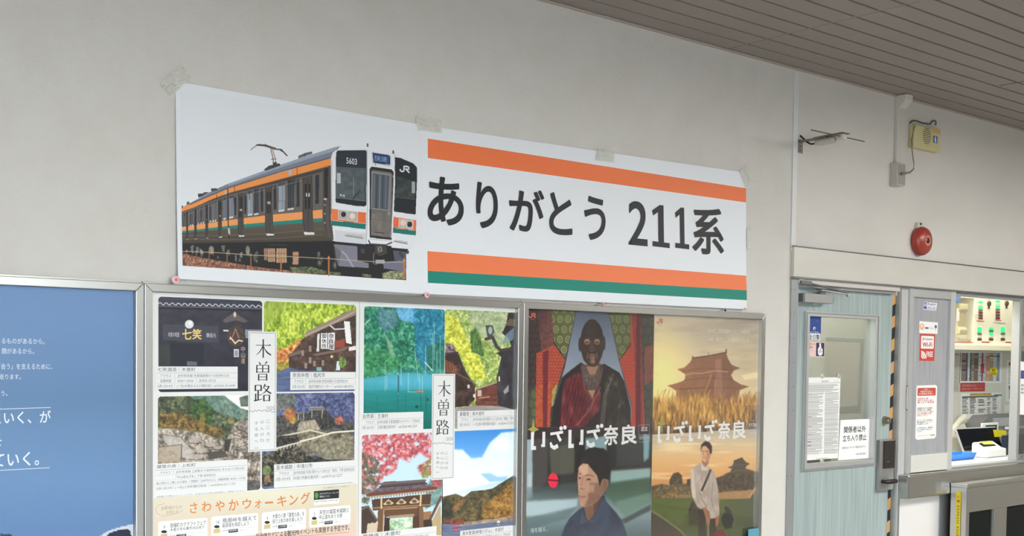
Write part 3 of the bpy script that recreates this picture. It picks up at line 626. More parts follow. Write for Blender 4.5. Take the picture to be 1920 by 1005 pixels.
c.leaves(c.mask(Zt([(290, 880), (468, 866), (470, 1200), (284, 1200)])), [(0, (110, 140, 110)), (.5, (170, 196, 160)), (1, (226, 236, 214))], 7, 80)
c.ell(*Zt([(430, 920)])[0], 9, 12, (226, 232, 214), .7, soft=.8)
c.poly(Zt([(70, 780), (130, 770), (200, 880), (180, 910), (150, 900), (150, 1200), (70, 1200)]), (74, 60, 52)); c.line(Zt([(75, 800), (125, 776), (195, 885)]), 3, (120, 106, 92)); c.poly(Zt([(120, 910), (200, 900), (190, 990), (110, 990)]), (196, 180, 156))
c.poly(Zt([(550, 820), (612, 815), (600, 880), (550, 880)]), (150, 112, 80)); c.poly(Zt([(610, 900), (680, 760), (690, 1000), (600, 1000)]), (176, 156, 116)); c.line(Zt([(600, 880), (685, 705)]), 5, (106, 76, 62)); c.poly(Zt([(550, 880), (612, 876), (622, 960), (552, 965)]), (60, 50, 46))
done(c, k2)
# lake below autumn mountains
c = pic(830, 809.5, 966.5, 1040)
c.C = c.ramp(c.yp, [(805, (62, 136, 206)), (850, (96, 160, 220)), (900, (170, 200, 232)), (935, (214, 226, 238))])
cl = np.clip((c.noise(34, 30, 5, 81)-.36)*3.2, 0, 1)
c.put(c.mask(Zt([(780, 340), (850, 340), (920, 410), (1000, 400), (1060, 290), (1150, 210), (1250, 200), (1250, 560), (1120, 590), (900, 640), (690, 700), (690, 480)]), 7), (226, 234, 244), .88)
c.put(cl*np.clip((c.yp-850)/50, 0, 1), (206, 218, 234), .55); c.poly(Zt([(985, 525), (1060, 520), (1120, 550), (1200, 545), (1180, 580), (1060, 590)]), (130, 180, 226), .8, 4)
c.put(c.emask(*Zt([(1150, 300)])[0], 22, 16, soft=1), (240, 244, 248), .8)
mt = [(0, (54, 52, 44)), (.5, (92, 84, 60)), (1, (136, 112, 70))]
c.leaves(c.mask(Zt([(690, 705), (800, 680), (860, 705), (920, 660), (1000, 655), (1080, 640), (1240, 540), (1240, 900), (690, 900)]), 1), mt, 10, 82)
c.leaves(c.mask(Zt([(760, 800), (860, 710), (880, 730), (800, 820)]), 3), [(0, (120, 84, 52)), (1, (176, 132, 84))], 6, 83, .8)
c.leaves(c.mask(Zt([(1000, 790), (1100, 700), (1240, 590), (1240, 860), (1000, 870)]), 4), [(0, (96, 68, 36)), (.5, (156, 112, 54)), (1, (206, 160, 84))], 6, 84, .85)
c.leaves(c.mask(Zt([(690, 720), (760, 740), (780, 870), (690, 870)]), 4), [(0, (40, 42, 42)), (1, (78, 76, 64))], 7, 85, .8)
c.tex(c.mask(Zt([(690, 890), (860, 870), (870, 920), (690, 920)]), 2), c.noise(6, 4, 3, 86), [(0, (84, 44, 38)), (1, (160, 96, 70))]); c.tex(c.mask(Zt([(860, 900), (1100, 870), (1240, 850), (1240, 885), (860, 925)]), 2), c.noise(6, 4, 3, 87), [(0, (110, 92, 76)), (1, (196, 172, 144))])
c.tex(c.mask(Zt([(690, 912), (860, 925), (1240, 885), (1240, 1300), (690, 1300)])), c.noise(26, 3, 3, 88), [(0, (80, 90, 116)), (1, (126, 138, 164))])
c.ell(*Zt([(800, 945)])[0], 3.2, 6, (196, 80, 90)); c.line(Zt([(775, 945), (835, 940)]), 1.2, (60, 56, 66)); c.ell(*Zt([(1127, 903)])[0], 2.6, 4, (240, 226, 190)); c.ell(*Zt([(1127, 908)])[0], 1.2, 2, (96, 96, 110)); c.line(Zt([(1085, 915), (1160, 905)]), 1, (60, 60, 72))
done(c, k2)

# white title plates, caption plates and lettering
def mincho(ik, ch, px0, pyt, px1, pyb, col):
    a = P(px0, pyt, ik.y); b = P(px1, pyb, ik.y)
    def st(pts, w):
        y = ik.yy(); q = [(a[0]+u*(b[0]-a[0]), b[2]+v*(a[2]-b[2])) for u, v in pts]; s = (b[0]-a[0])
        ik.ribbon(q, [k*s for k in w] if isinstance(w, (list, tuple)) else w*s, col, y)
    H, V = .036, .085
    def box(x0, x1, y1, y0, mids=(), vm=()):
        st([(x0, y1), (x0, y0-.04)], V); st([(x1, y1), (x1, y0-.04)], V); st([(x0, y1), (x1, y1)], H); st([(x0, y0), (x1, y0)], H)
        for t in mids: st([(x0, t), (x1, t)], H)
        for t in vm: st([(t, y1), (t, y0)], V*.9)
    if ch == '木':
        st([(.04, .66), (.97, .66)], H); st([(.84, .66), (.9, .70), (.98, .66)], [.01, .05, .01]); st([(.5, .98), (.5, .0)], V)
        st([(.49, .65), (.4, .47), (.25, .28), (.03, .12)], [.07, .06, .05, .01]); st([(.51, .65), (.6, .45), (.75, .28), (.99, .14)], [.02, .05, .09, .07])
    elif ch == '曽':
        st([(.24, .99), (.36, .84)], [.02, .10]); st([(.78, .99), (.62, .83)], [.10, .02]); box(.12, .88, .80, .44, (.62,), (.5,)); box(.24, .76, .34, .04, (.19,))
    else:
        box(.07, .40, .93, .64); st([(.23, .64), (.23, .08)], V); st([(.23, .38), (.44, .38)], H); st([(.09, .46), (.09, .06)], V*.9); st([(.0, .05), (.25, .09), (.47, .15)], [.08, .05, .03])
        st([(.63, .99), (.57, .84), (.46, .70)], [.08, .06, .01]); st([(.58, .86), (.86, .86)], H); st([(.86, .87), (.74, .66), (.60, .52), (.44, .42)], [.09, .07, .05, .01]); st([(.56, .80), (.70, .62), (.98, .44)], [.02, .07, .08]); box(.56, .88, .36, .05)
DK, GR, LG = (58, 58, 62), (98, 98, 102), (150, 150, 152)
def title_plate(par, px0, pyt, px1, pyb, chars, mtn, cols, sig):
    a = P(px0, pyt, YP-.0008); b = P(px1, pyb, YP-.0008)
    o = MB().box(a[0], b[0], YP-.0009, YP-.0003, b[2], a[2]).build('title_plate', paper, par)
    ik = Ink(YP-.0012); w = (px1-px0)
    ik.frame(px0+2, pyt+2.4, px1-2, pyb-2.2, .0012, GR)
    for ch, (x0, y0, x1, y1) in zip('木曽路', chars): mincho(ik, ch, x0, y0, x1, y1, (46, 46, 50))
    ik.line(mtn, .0014, DK); ik.text('2025', sig[0], sig[1], sig[2], sig[3], LG, fit=True)
    for t, x, y0, y1 in cols:
        n = len(t)
        for i, chx in enumerate(t): ik.text(chx, x-3.2, y0+(y1-y0)*i/n, x+3.4, y0+(y1-y0)*(i+.62)/n, (128, 128, 132))
    ik.build('title_lettering', INKM, o)
title_plate(k1, 465.8, 621, 518, 845, [(478.5, 635, 508.5, 671), (478, 677.5, 507, 713.5), (476.5, 720, 509, 752.5)],
            [(467, 773), (471, 770), (474, 773), (478, 769), (482, 771), (486, 768.5), (491, 771), (496, 768.5), (501, 772), (506, 770), (511, 773), (517, 771.5)],
            [('こころが', 502.5, 786, 834), ('のんびり', 491.5, 788, 834), ('する旅へ。', 480.5, 790, 846)], (499, 762, 515, 769))
title_plate(k2, 810.5, 701, 851.5, 897.5, [(821, 713, 844.5, 743.5), (820, 748.5, 843, 779), (818, 787, 842, 814.5)],
            [(811, 833), (815, 830), (818, 833), (822, 830), (826, 831.5), (831, 829.5), (836, 832), (841, 831), (846, 833), (850, 832)],
            [('こころが', 837, 847, 884), ('のんびり', 829, 847, 884), ('する旅へ。', 820.5, 848, 890)], (836, 820, 849, 826))
def caption(par, rect, title, rows, colx):
    """rect px: left, top, right, bottom; rows of (cells) with the divider pixels in colx"""
    a = P(rect[0], rect[1], YP-.0008); b = P(rect[2], rect[3], YP-.0008)
    o = MB().box(a[0], b[0], YP-.0009, YP-.0003, b[2], a[2]).build('caption_plate', paper, par)
    ik = Ink(YP-.0012); h = rect[3]-rect[1]
    # heights run along the left edge of the plate
    zb = P(rect[0], rect[3], ik.y)[2]; zt = P(rect[0], rect[1], ik.y)[2]; sl = (proj(b[0], ik.y, zb)[1]-proj(a[0], ik.y, zb)[1])/(rect[2]-rect[0]); st_ = (proj(b[0], ik.y, zt)[1]-proj(a[0], ik.y, zt)[1])/(rect[2]-rect[0])
    hb = proj(a[0], ik.y, zb)[1]-proj(a[0], ik.y, zt)[1]
    def yv(x, f): return rect[1]+h*0+(x-rect[0])*(st_+(sl-st_)*f)+f*hb
    n = len(rows)+1.25; f0 = 1.25/n
    ik.text(title, rect[0]+4, yv(rect[0]+4, .04), rect[0]+4+title_w(title)*(rect[2]-rect[0]), yv(rect[0]+4, f0-.06), GR, .006)
    ik.line([(rect[0]+1, yv(rect[0]+1, f0)), (rect[2]-1, yv(rect[2]-1, f0))], .0008, LG)
    for r, row in enumerate(rows):
        fa, fb = f0+r/n, f0+(r+1)/n
        if r: ik.line([(rect[0]+1, yv(rect[0]+1, fa)), (rect[2]-1, yv(rect[2]-1, fa))], .0006, (186, 186, 188))
        for t, u0, u1 in row:
            x = rect[0]+u0*(rect[2]-rect[0]); x2 = rect[0]+u1*(rect[2]-rect[0])
            if t == '|': ik.line([(x, yv(x, fa+.03)), (x, yv(x, fb-.03))], .0007, LG)
            else: ik.text(t, x, yv(x, fa+.05), x2, yv(x, fb-.03), (118, 118, 122))
    ik.build('caption_lettering', INKM, o)
def title_w(t): return TW[0]
TW = [.46]
A_, B_, D_ = 'アクセス', 'お問い合わせ先', ('|', .235, 0)
caption(k1, (291.6, 687, 445.5, 728.5), '七笑酒造｜木曽町', [[(A_, .06, .19), D_, ('JR中央本線 木曽福島駅から徒歩約15分', .27, .9)], [('営業時間', .06, .19), D_, ('8:00〜18:00', .27, .46), ('|', .5, 0), ('定休日:1月1日', .53, .73)], [(B_, .025, .21), D_, ('(一社)木曽おんたけ観光局', .26, .67), ('|', .69, 0), ('tel:0264-25-6000', .71, .97)]], None)
TW[0] = .5
caption(k1, (544.5, 697.5, 666.5, 730), '奈良井宿｜塩尻市', [[(A_, .06, .2), D_, ('JR中央本線 奈良井駅から徒歩約3分', .28, .88)], [(B_, .03, .22), D_, ('塩尻市観光センター', .28, .62), ('|', .64, 0), ('tel:0263-88-8722', .67, .97)]], None)
TW[0] = .42
caption(k1, (290, 870, 463.5, 921), '寝覚の床｜上松町', [[(A_, .06, .17), ('|', .2, 0), ('JR中央本線 上松駅から徒歩約25分 またはバス約10分', .23, .97)], [('「中山道ねざめ」下車 徒歩約5分', .23, .66)], [('臨川寺からご覧になる場合', .02, .35), ('|', .37, 0), ('拝観料', .39, .47), ('|', .49, 0), ('200円(大人)', .5, .66), ('拝観時間', .68, .8), ('8:00〜17:00', .82, .98)], [(B_, .02, .19), ('|', .2, 0), ('(一社)上松町観光協会', .22, .56), ('|', .58, 0), ('tel:0264-52-1133', .6, .87)]], None)
TW[0] = .44
caption(k1, (514, 871, 668, 904), '苗木城跡｜中津川市', [[(A_, .06, .18), D_, ('JR中央本線 中津川駅からバス約12分「苗木」下車 徒歩約20分', .24, .98)], [(B_, .02, .2), D_, ('中津川市観光案内所', .24, .54), ('|', .56, 0), ('tel:0573-62-2277', .58, .83)]], None)
TW[0] = .40
caption(k2, (676.8, 775, 793.5, 807), '自然湖｜王滝村', [[(A_, .08, .2), ('|', .22, 0), ('JR中央本線 木曽福島駅からタクシーで約50分', .26, .95)], [(B_, .02, .2), ('|', .22, 0), ('王滝村観光案内所', .26, .55), ('|', .57, 0), ('tel:0264-48-2257', .6, .9)]], None)
TW[0] = .42
caption(k2, (858, 771, 968.5, 801), '妻籠宿｜南木曽町', [[(A_, .06, .18), ('|', .22, 0), ('JR中央本線 南木曽駅からバス約10分「妻籠」下車すぐ', .26, .99)], [(B_, .03, .2), ('|', .22, 0), ('(一社)南木曽町観光協会', .26, .64), ('|', .66, 0), ('tel:0264-57-2727', .69, .97)]], None)
TW[0] = .74
caption(k2, (863, 995.5, 967, 1026), '奥木曽湖(味噌川ダム)｜木祖村', [[(A_, .06, .18), ('|', .22, 0), ('JR中央本線 藪原駅からタクシーで約10分', .26, .9)], [(B_, .03, .2), ('|', .22, 0), ('木祖村観光協会', .26, .5)]], None)
TW[0] = .5
caption(k2, (676, 1001, 818, 1032), '興禅寺｜木曽町', [[(A_, .06, .18), ('|', .22, 0), ('JR中央本線 木曽福島駅から徒歩約15分', .26, .9)], [(B_, .03, .2), ('|', .22, 0), ('木曽おんたけ観光局', .26, .5)]], None)
ik = Ink(YI-.0003)
gold = (232, 206, 128)
ik.text('七', 342, 617, 359, 636, gold, .03, fit=True); ik.text('笑', 361, 617, 377.5, 636, gold, .03, fit=True)
ik.text('木曽の地酒', 315, 622, 336, 632, (214, 214, 214)); ik.text('醸造元', 387, 624, 405, 633, (214, 214, 214)); ik.column('中山道', 452, 649, 459.5, 682, (214, 184, 160))
ik.column('御休所', 603.5, 625, 612, 654, (50, 46, 46), .02); ik.column('奈良屋', 616.5, 625, 626, 655, (50, 46, 46), .02)
ik.build('photo_lettering', INKM, k1)
OR = (222, 138, 66); ik = Ink(YI-.0005)
for t, x0, x1, y0, y1 in (('さ', 356, 370, 943, 962.5), ('わ', 378.5, 396, 941, 960), ('や', 404, 421, 939.5, 959), ('か', 429, 447.5, 937, 957.5), ('ウ', 455, 471, 936, 954.5), ('ォ', 478, 490, 938, 953), ('ー', 497, 512, 941.5, 944.5), ('キ', 520, 537, 930.5, 950), ('ン', 543, 558.5, 929, 947), ('グ', 564, 581, 924, 945.5)):
    ik.text(t, x0, y0, x1, y1, OR, .012, fit=True)
ik.text('JR東海からの', 302, 949, 341, 957, (176, 160, 140)); ik.text('お知らせ', 312, 957, 335, 965, (176, 160, 140))
ik.line([(301, 966), (294, 962), (292, 954), (297, 947), (309, 944)], .0009, (176, 150, 120)); ik.line([(303, 968), (316, 966), (330, 963), (343, 957)], .0009, (176, 150, 120))
ik.text('※詳しい開催日時はホームページをご確認ください', 606, 913.5, 656, 916.5, (130, 130, 132)); ik.text('※掲載の写真はイメージです。お出かけの際は各施設にご確認ください。', 293, 930, 460, 933.5, (140, 140, 142))
ik.rrect(588.5, 921, 635.5, 936, .002, (40, 44, 44)); ik.ell(593.5, 929, 3.6, 6, (96, 150, 80)); ik.text('さわやかウォーキング', 599, 924, 634, 928, (230, 230, 230)); ik.text('情報はこちら', 599, 929.5, 618, 933.5, (230, 230, 230))
ik.rect(589, 937.5, 636, 943.5, (240, 240, 232)); ik.text('https://walking.jr-central.co.jp/', 590, 939, 634, 942.5, (80, 80, 80), fit=True)
for bx, day, l1, l2, st_ in (((296.5, 978.5, 389, 1040), '9', '宿場町のクラフトフェア', '木曽の手仕事市2025巡り', '上松駅'), ((396, 969, 484, 1030), '14', '鳥居峠を越えて', '萩原宿を探訪しよう', '薮原駅'), ((491, 961, 573.5, 1020), '4', '木曽の八景「寝覚の床」を', '巡り上松の秋を楽しもう!', '上松駅'), ((580, 953.5, 657, 1010), '5', '天空の城苗木城跡と', '中山道をめぐる旅', '中津川駅')):
    x0, y0, x1, y1 = bx; W_ = x1-x0
    ik.rrect(x0, y0, x1, y1-28, .006, (246, 246, 242))
    ik.text(day, x0+W_*.11, y0+7, x0+W_*(.14 if len(day) == 1 else .17), y0+14, (70, 70, 74), fit=True); ik.ell(x0+W_*.12, y0+18.5, W_*.06, 2.8, (40, 40, 42)); ik.rect(x0+W_*.05, y0+23, x0+W_*.19, y0+30, (214, 196, 130))
    sx = x0+W_*.24; ik.text(l1, sx, y0+4-W_*.24*.07, x1-3, y0+13.5-W_*.24*.07, (64, 64, 68), .01); ik.text(l2, sx, y0+13.5-W_*.24*.07, x0+W_*(.93 if len(l2) > 9 else .8), y0+(20 if '2025' in l2 else 22.5)-W_*.24*.07, (64, 64, 68), .01)
    ik.line([(sx, y0+24.5-W_*.24*.07), (x1-3, y0+24.5-W_*.95*.07)], .0006, LG); ik.rect(sx+W_*.13, y0+26-2, sx+W_*.33, y0+30.5-2, (50, 50, 54)); ik.text(st_, sx+W_*.15, y0+24.5, sx+W_*.31, y0+28, (236, 236, 236)); ik.text('スタート', sx+W_*.36, y0+24, sx+W_*.52, y0+27.5, GR); ik.text('受付時間', sx, y0+25, sx+W_*.11, y0+28.5, GR)
ik.text('自治体などによる観光PRイベントも実施する予定です。', 480, 1000, 655, 1012, (74, 48, 44), .016)
ik.line([(480, 1011.5), (655, 998)], .0012, (206, 90, 60))
ik.build('event_lettering', INKM, k1)

# ---------------- the two tall travel posters
XN = P(1226, 640, YP)[0]
n1 = sheet('travel_poster', CX0+FW+.0007, XN-.0006, IZB, IZT, 'dark travel poster with a robed monk figure above a man in a navy shirt', 'poster', 'travel posters')
n2 = sheet('travel_poster', XN+.0006, CX1-FW-.0007, IZB, IZT, 'golden travel poster with a gate tower at sunset above a man with a shoulder bag', 'poster', 'travel posters')
def fullpic(x0, x1, cell=.85):
    c = Canvas(0, 0, 10, 10, YI); nx = int((proj(x1, YI, IZT)[0]-proj(x0, YI, IZT)[0])/cell); nz = int((IZT-IZB)*370/cell)
    c.X, c.Z = np.meshgrid(np.linspace(x0, x1, nx), np.linspace(IZT, IZB, nz)); c.Y = np.full_like(c.X, YI); c.nx, c.nz = nx, nz
    c.x, c.yp = proj(c.X, c.Y, c.Z); c.C = np.zeros(c.X.shape+(3,)); return c
c = fullpic(CX0+FW+.0008, XN-.0006)
Zu, Zd = zoom(970, 560, 4.188), zoom(970, 780, 4.467)
SPL = [(975, 825.5), (1240, 812.5)]
def split(x): return 825.5-(x-975)*.049
up = c.yp < split(c.x)
# brocade curtains
c.C[:] = (62, 52, 52)
def band(pts, dark, light, sc, seed, grid=None):
    m = c.mask(Zu(pts)); c.put(m, dark)
    if grid is None: c.tex(m, c.noise(sc, sc, 3, seed), [(0, dark), (1, light)]); return
    gx, gy = grid; u = c.x/gx; w_ = c.yp/gy; r = np.floor(w_).astype(int) % 2
    d = np.hypot((u+.5*r) % 1-.5, w_ % 1-.5); c.put(m*((d > .22) & (d < .38)), light, .55); c.put(m*(d < .13), light, .5); c.put(m*c.noise(3, 3, 2, seed), dark, .5)
band([(80, 80), (290, 90), (290, 1010), (70, 1010)], (66, 54, 52), (98, 84, 74), 4, 91, (9, 12))
band([(160, 90), (285, 95), (285, 420), (190, 430)], (92, 56, 56), (120, 84, 76), 4, 92)
band([(270, 95), (480, 100), (420, 320), (375, 470), (290, 340)], (92, 96, 62), (166, 166, 112), 4, 93, (15, 19))
band([(720, 110), (895, 115), (890, 350), (800, 480), (740, 240)], (88, 94, 62), (160, 162, 110), 4, 94, (14.5, 19))
band([(150, 430), (290, 360), (375, 480), (330, 640), (265, 820), (255, 1010), (140, 1010)], (150, 62, 48), (206, 130, 96), 4, 95, (6, 6))
band([(140, 700), (265, 640), (255, 1010), (140, 1010)], (150, 66, 42), (184, 96, 62), 4, 96)
band([(275, 720), (320, 650), (290, 830), (265, 850)], (120, 106, 52), (186, 170, 90), 4, 97)
band([(200, 420), (245, 400), (235, 1010), (200, 1010)], (104, 44, 52), (120, 54, 60), 4, 98)
band([(890, 110), (975, 120), (1000, 1010), (890, 1010), (805, 560), (800, 490), (890, 370)], (160, 64, 50), (200, 104, 74), 4, 99, (6, 6))
band([(895, 115), (985, 120), (985, 1010), (930, 1010), (920, 420)], (118, 50, 54), (150, 74, 62), 5, 100)
band([(935, 120), (965, 120), (970, 1010), (930, 1010)], (92, 40, 52), (112, 52, 60), 5, 101)
band([(965, 115), (1075, 125), (1070, 1010), (1000, 1010)], (70, 70, 62), (104, 104, 88), 4, 102, (13, 17))
band([(1000, 380), (1065, 360), (1065, 640), (1000, 680)], (112, 66, 58), (140, 90, 76), 5, 103)
band([(80, 720), (145, 700), (145, 1010), (75, 1010)], (80, 84, 62), (130, 130, 96), 4, 104, (13, 17))
c.put(np.clip((1000-c.x)/16, 0, 1)*up, (58, 54, 56), .8); c.put(np.clip((640-c.yp)/60, 0, 1)*np.clip((1034-c.x)/20, 0, 1), (66, 58, 60), .6)
c.put(c.mask(Zu([(462, 90), (715, 95), (800, 480), (900, 830), (890, 1010), (260, 1010), (290, 780), (370, 540)]), 2), (112, 122, 136)); m = c.mask(Zu([(462, 90), (715, 95), (800, 480), (860, 700), (330, 680), (370, 540)]), 2)
c.tex(m, c.yp+8*c.noise(14, 14, 3, 105), [(585, (84, 92, 106)), (640, (108, 118, 134)), (700, (130, 138, 148))]); c.line(Zu([(462, 95), (370, 540), (290, 800)]), 1.2, (66, 58, 56)); c.line(Zu([(716, 95), (800, 490), (900, 850)]), 1.2, (66, 58, 56))
# seated robed figure (a plain generic monk)
rb = Zu([(500, 500), (420, 560), (350, 620), (320, 720), (280, 850), (262, 1010), (890, 1010), (890, 860), (840, 650), (800, 580), (680, 510), (590, 560)])
c.poly(rb, (52, 46, 48), soft=1)  # robe black carries the cover's reflected haze in its colour
c.tex(c.mask(Zu([(425, 600), (510, 580), (530, 700), (590, 790), (640, 720), (660, 740), (640, 880), (520, 1010), (330, 1010), (350, 760), (380, 640)]), 2), c.noise(7, 22, 3, 106)+.12*np.sin(c.x*.9+c.yp*.25), [(0, (70, 32, 38)), (.5, (104, 46, 52)), (1, (142, 74, 74))])
for k in range(6): c.line(Zu([(400+k*26, 640+k*12), (420+k*24, 800+k*16), (480+k*22, 960)]), 1.4, (80, 32, 40), .7)
c.line(Zu([(505, 540), (530, 700), (585, 790), (650, 650), (670, 540)]), 2.2, (120, 74, 66)); c.line(Zu([(650, 700), (560, 880), (470, 990)]), 4, (150, 84, 78), .6)
c.tex(c.mask(Zu([(690, 640), (740, 580), (820, 660), (885, 1000), (700, 1000), (680, 900)]), 2), c.noise(8, 12, 4, 107), [(0, (36, 34, 36)), (.6, (66, 60, 56)), (1, (134, 122, 96))])
for k in range(4): c.line(Zu([(755-k*18, 590+k*40), (700-k*8, 760), (680-k*10, 1000)]), 1.3, (126, 118, 106), .6)
c.poly(Zu([(500, 520), (660, 510), (655, 640), (610, 720), (550, 715), (510, 620)]), (94, 78, 74), soft=2); c.poly(Zu([(540, 530), (640, 530), (600, 620), (575, 610)]), (150, 116, 92), soft=3); c.poly(Zu([(552, 720), (612, 715), (590, 785)]), (160, 124, 96), soft=2)
c.tex(c.mask(Zu([(520, 600), (640, 590), (645, 640), (610, 715), (550, 710)]), 1), c.noise(3, 3, 2, 108), [(0, (66, 56, 56)), (1, (128, 108, 98))], .8)
hd = c.emask(*Zu([(587, 345)])[0], 22.5, 45, soft=.05); c.put(hd, (60, 50, 47)); c.put(c.mask(Zu([(497, 300), (683, 300), (670, 430), (640, 510), (600, 535), (560, 525), (520, 480), (500, 400)]), 2), (70, 56, 50))
c.put(c.emask(*Zu([(575, 250)])[0], 15, 17, soft=1), (88, 74, 68), .5); c.ell(*Zu([(492, 360)])[0], 3, 13, (72, 58, 52)); c.ell(*Zu([(680, 350)])[0], 3, 13, (72, 58, 52))
for x in (548, 626):
    c.ell(*Zu([(x, 338)])[0], 6.6, 6.2, (158, 124, 98), .85, soft=.35); c.ell(*Zu([(x, 343)])[0], 4.4, 3.0, (104, 72, 62), soft=.4); c.line(Zu([(x-17, 346), (x+17, 344)]), .9, (70, 46, 42)); c.line(Zu([(x-26, 316), (x+24, 312)]), 1.1, (104, 84, 72), .7)
c.poly(Zu([(576, 340), (598, 340), (612, 415), (566, 418)]), (86, 68, 60), soft=2); c.line(Zu([(566, 418), (588, 424), (612, 416)]), 1.4, (42, 34, 34))
c.ell(*Zu([(590, 455)])[0], 9.5, 7.5, (142, 108, 88), .7, soft=.6); c.ell(*Zu([(590, 448)])[0], 6.4, 3.6, (132, 88, 80), soft=.4); c.line(Zu([(560, 450), (590, 447), (620, 449)]), 1, (76, 46, 46)); c.ell(*Zu([(592, 492)])[0], 7, 7, (156, 124, 100), .75, soft=.7)
c.line(Zu([(556, 430), (545, 470)]), 1, (168, 136, 108), .7); c.line(Zu([(622, 428), (632, 470)]), 1, (168, 136, 108), .7)
# lower picture: young man before a passing train
lo = (c.yp >= split(c.x)-.3).astype(float)
L = np.zeros(c.C.shape); s_ = c.yp
L[:] = c.ramp(s_+5*(c.noise(40, 10, 3, 110)-.5), [(820, (66, 68, 68)), (880, (52, 50, 48)), (915, (56, 62, 62)), (940, (110, 126, 126)), (965, (120, 136, 138)), (1000, (86, 104, 106)), (1060, (74, 92, 94)), (1250, (58, 72, 74))])
c.C = np.where(lo[..., None] > 0, L, c.C)
def lowp(pts, col, a=1., soft=6): c.put(c.mask(Zd(pts), soft)*lo, col, a)
lowp([(70, 190), (130, 190), (130, 680), (60, 700)], (158, 176, 180), .8, 8); lowp([(90, 480), (125, 480), (120, 640), (85, 650)], (186, 190, 190), .5, 8)
lowp([(130, 180), (260, 200), (250, 560), (130, 640)], (78, 74, 72), .9, 6); lowp([(270, 260), (480, 230), (480, 480), (280, 500)], (92, 90, 78), .8, 8); lowp([(480, 180), (570, 180), (560, 470), (480, 480)], (38, 38, 40), .9, 8)
lowp([(570, 190), (740, 170), (750, 290), (720, 270), (570, 300)], (126, 156, 158), .9, 5); lowp([(755, 180), (830, 170), (830, 440), (755, 430)], (36, 42, 44), .9, 6); lowp([(830, 160), (1040, 140), (1040, 400), (830, 420)], (62, 66, 66), .8, 8); lowp([(1055, 150), (1112, 160), (1100, 350), (1058, 390)], (122, 160, 164), .9, 6)
lowp([(780, 460), (1115, 435), (1115, 520), (780, 570)], (138, 166, 160), .9, 8); lowp([(760, 560), (1115, 510), (1115, 720), (900, 840), (730, 640)], (72, 102, 80), .75, 10); lowp([(870, 870), (1115, 740), (1115, 790), (900, 900)], (62, 72, 72), .8, 6); lowp([(820, 720), (1115, 640), (1115, 740), (860, 860)], (116, 142, 130), .6, 8)
lowp([(60, 720), (510, 690), (500, 760), (280, 830), (60, 840)], (158, 176, 178), .85, 8); lowp([(60, 860), (400, 780), (500, 760), (420, 860), (60, 960)], (82, 98, 100), .6, 8); lowp([(60, 600), (500, 560), (500, 690), (60, 700)], (84, 96, 94), .5, 10)
q = Zd([(300, 540)])[0]; c.ell(q[0], q[1], 10, 15, (214, 44, 70), soft=.12); c.line(Zd([(265, 536), (340, 542)]), 3, (110, 26, 44))
# man
c.poly(Zd([(365, 1010), (400, 920), (440, 850), (520, 780), (560, 755), (720, 655), (740, 720), (820, 800), (880, 880), (920, 1005), (960, 1200), (300, 1200)]), (56, 66, 84), soft=1)
c.tex(c.mask(Zd([(380, 1010), (450, 850), (560, 770), (720, 680), (880, 890), (920, 1200), (340, 1200)]), 3), c.noise(16, 24, 4, 111), [(0, (40, 48, 64)), (1, (80, 92, 112))], .8)
c.poly(Zd([(560, 760), (690, 690), (660, 800), (600, 880), (575, 860)]), (122, 90, 74), soft=2); c.poly(Zd([(640, 690), (710, 640), (700, 720), (640, 830)]), (88, 66, 58), .8, 3)
c.poly(Zd([(520, 905), (545, 780), (575, 860), (600, 890)]), (72, 82, 100)); c.poly(Zd([(600, 890), (660, 820), (720, 680), (760, 760), (640, 905)]), (66, 76, 94)); c.line(Zd([(545, 780), (575, 865), (600, 890)]), 1, (34, 40, 54)); c.line(Zd([(600, 895), (585, 1010)]), 1, (36, 42, 56))
fc = Zd([(512, 430), (505, 520), (508, 600), (515, 690), (528, 752), (560, 765), (610, 755), (670, 715), (712, 660), (745, 600), (750, 540), (700, 400), (600, 380), (540, 395)])
c.poly(fc, (172, 132, 108), soft=1)
c.put(c.mask(Zd([(600, 560), (700, 560), (745, 600), (690, 700), (600, 757), (560, 764), (590, 700)]), 8), (118, 86, 70), .75); c.put(c.mask(Zd([(515, 420), (590, 400), (590, 480), (540, 500)]), 5), (202, 164, 138), .7); c.put(c.mask(Zd([(585, 570), (650, 580), (640, 640), (590, 640)]), 5), (188, 146, 120), .6)
c.line(Zd([(512, 488), (540, 481)]), 1.4, (92, 68, 58), .85); c.line(Zd([(570, 500), (600, 493), (640, 505)]), 1.5, (88, 64, 56), .85); c.ell(*Zd([(523, 520)])[0], 2.2, 1.5, (58, 42, 40)); c.ell(*Zd([(597, 530)])[0], 3.6, 1.6, (56, 42, 40)); c.line(Zd([(574, 540), (597, 538), (622, 538)]), .8, (120, 84, 72))
c.line(Zd([(552, 500), (540, 560), (530, 600)]), 1.5, (146, 108, 88), .8); c.line(Zd([(530, 604), (545, 615), (562, 610)]), 1.3, (120, 80, 68)); c.ell(*Zd([(520, 590)])[0], 2, 3, (196, 154, 128), soft=.6)
c.line(Zd([(516, 668), (540, 676), (572, 672)]), 1.6, (134, 70, 66)); c.line(Zd([(520, 684), (545, 690), (565, 684)]), 1.8, (166, 106, 96), .8); c.put(c.emask(*Zd([(545, 735)])[0], 8, 4, soft=1), (186, 146, 120), .5)
c.ell(*Zd([(733, 575)])[0], 6.5, 13, (132, 96, 80), rot=15); c.line(Zd([(728, 540), (742, 570), (728, 610)]), 1.2, (96, 66, 58))
hr = Zd([(505, 440), (497, 400), (520, 330), (545, 300), (600, 270), (650, 262), (720, 275), (760, 310), (780, 380), (785, 460), (765, 530), (755, 535), (740, 522), (715, 530), (700, 560), (690, 590), (670, 500), (620, 440), (590, 400), (545, 395), (515, 430)])
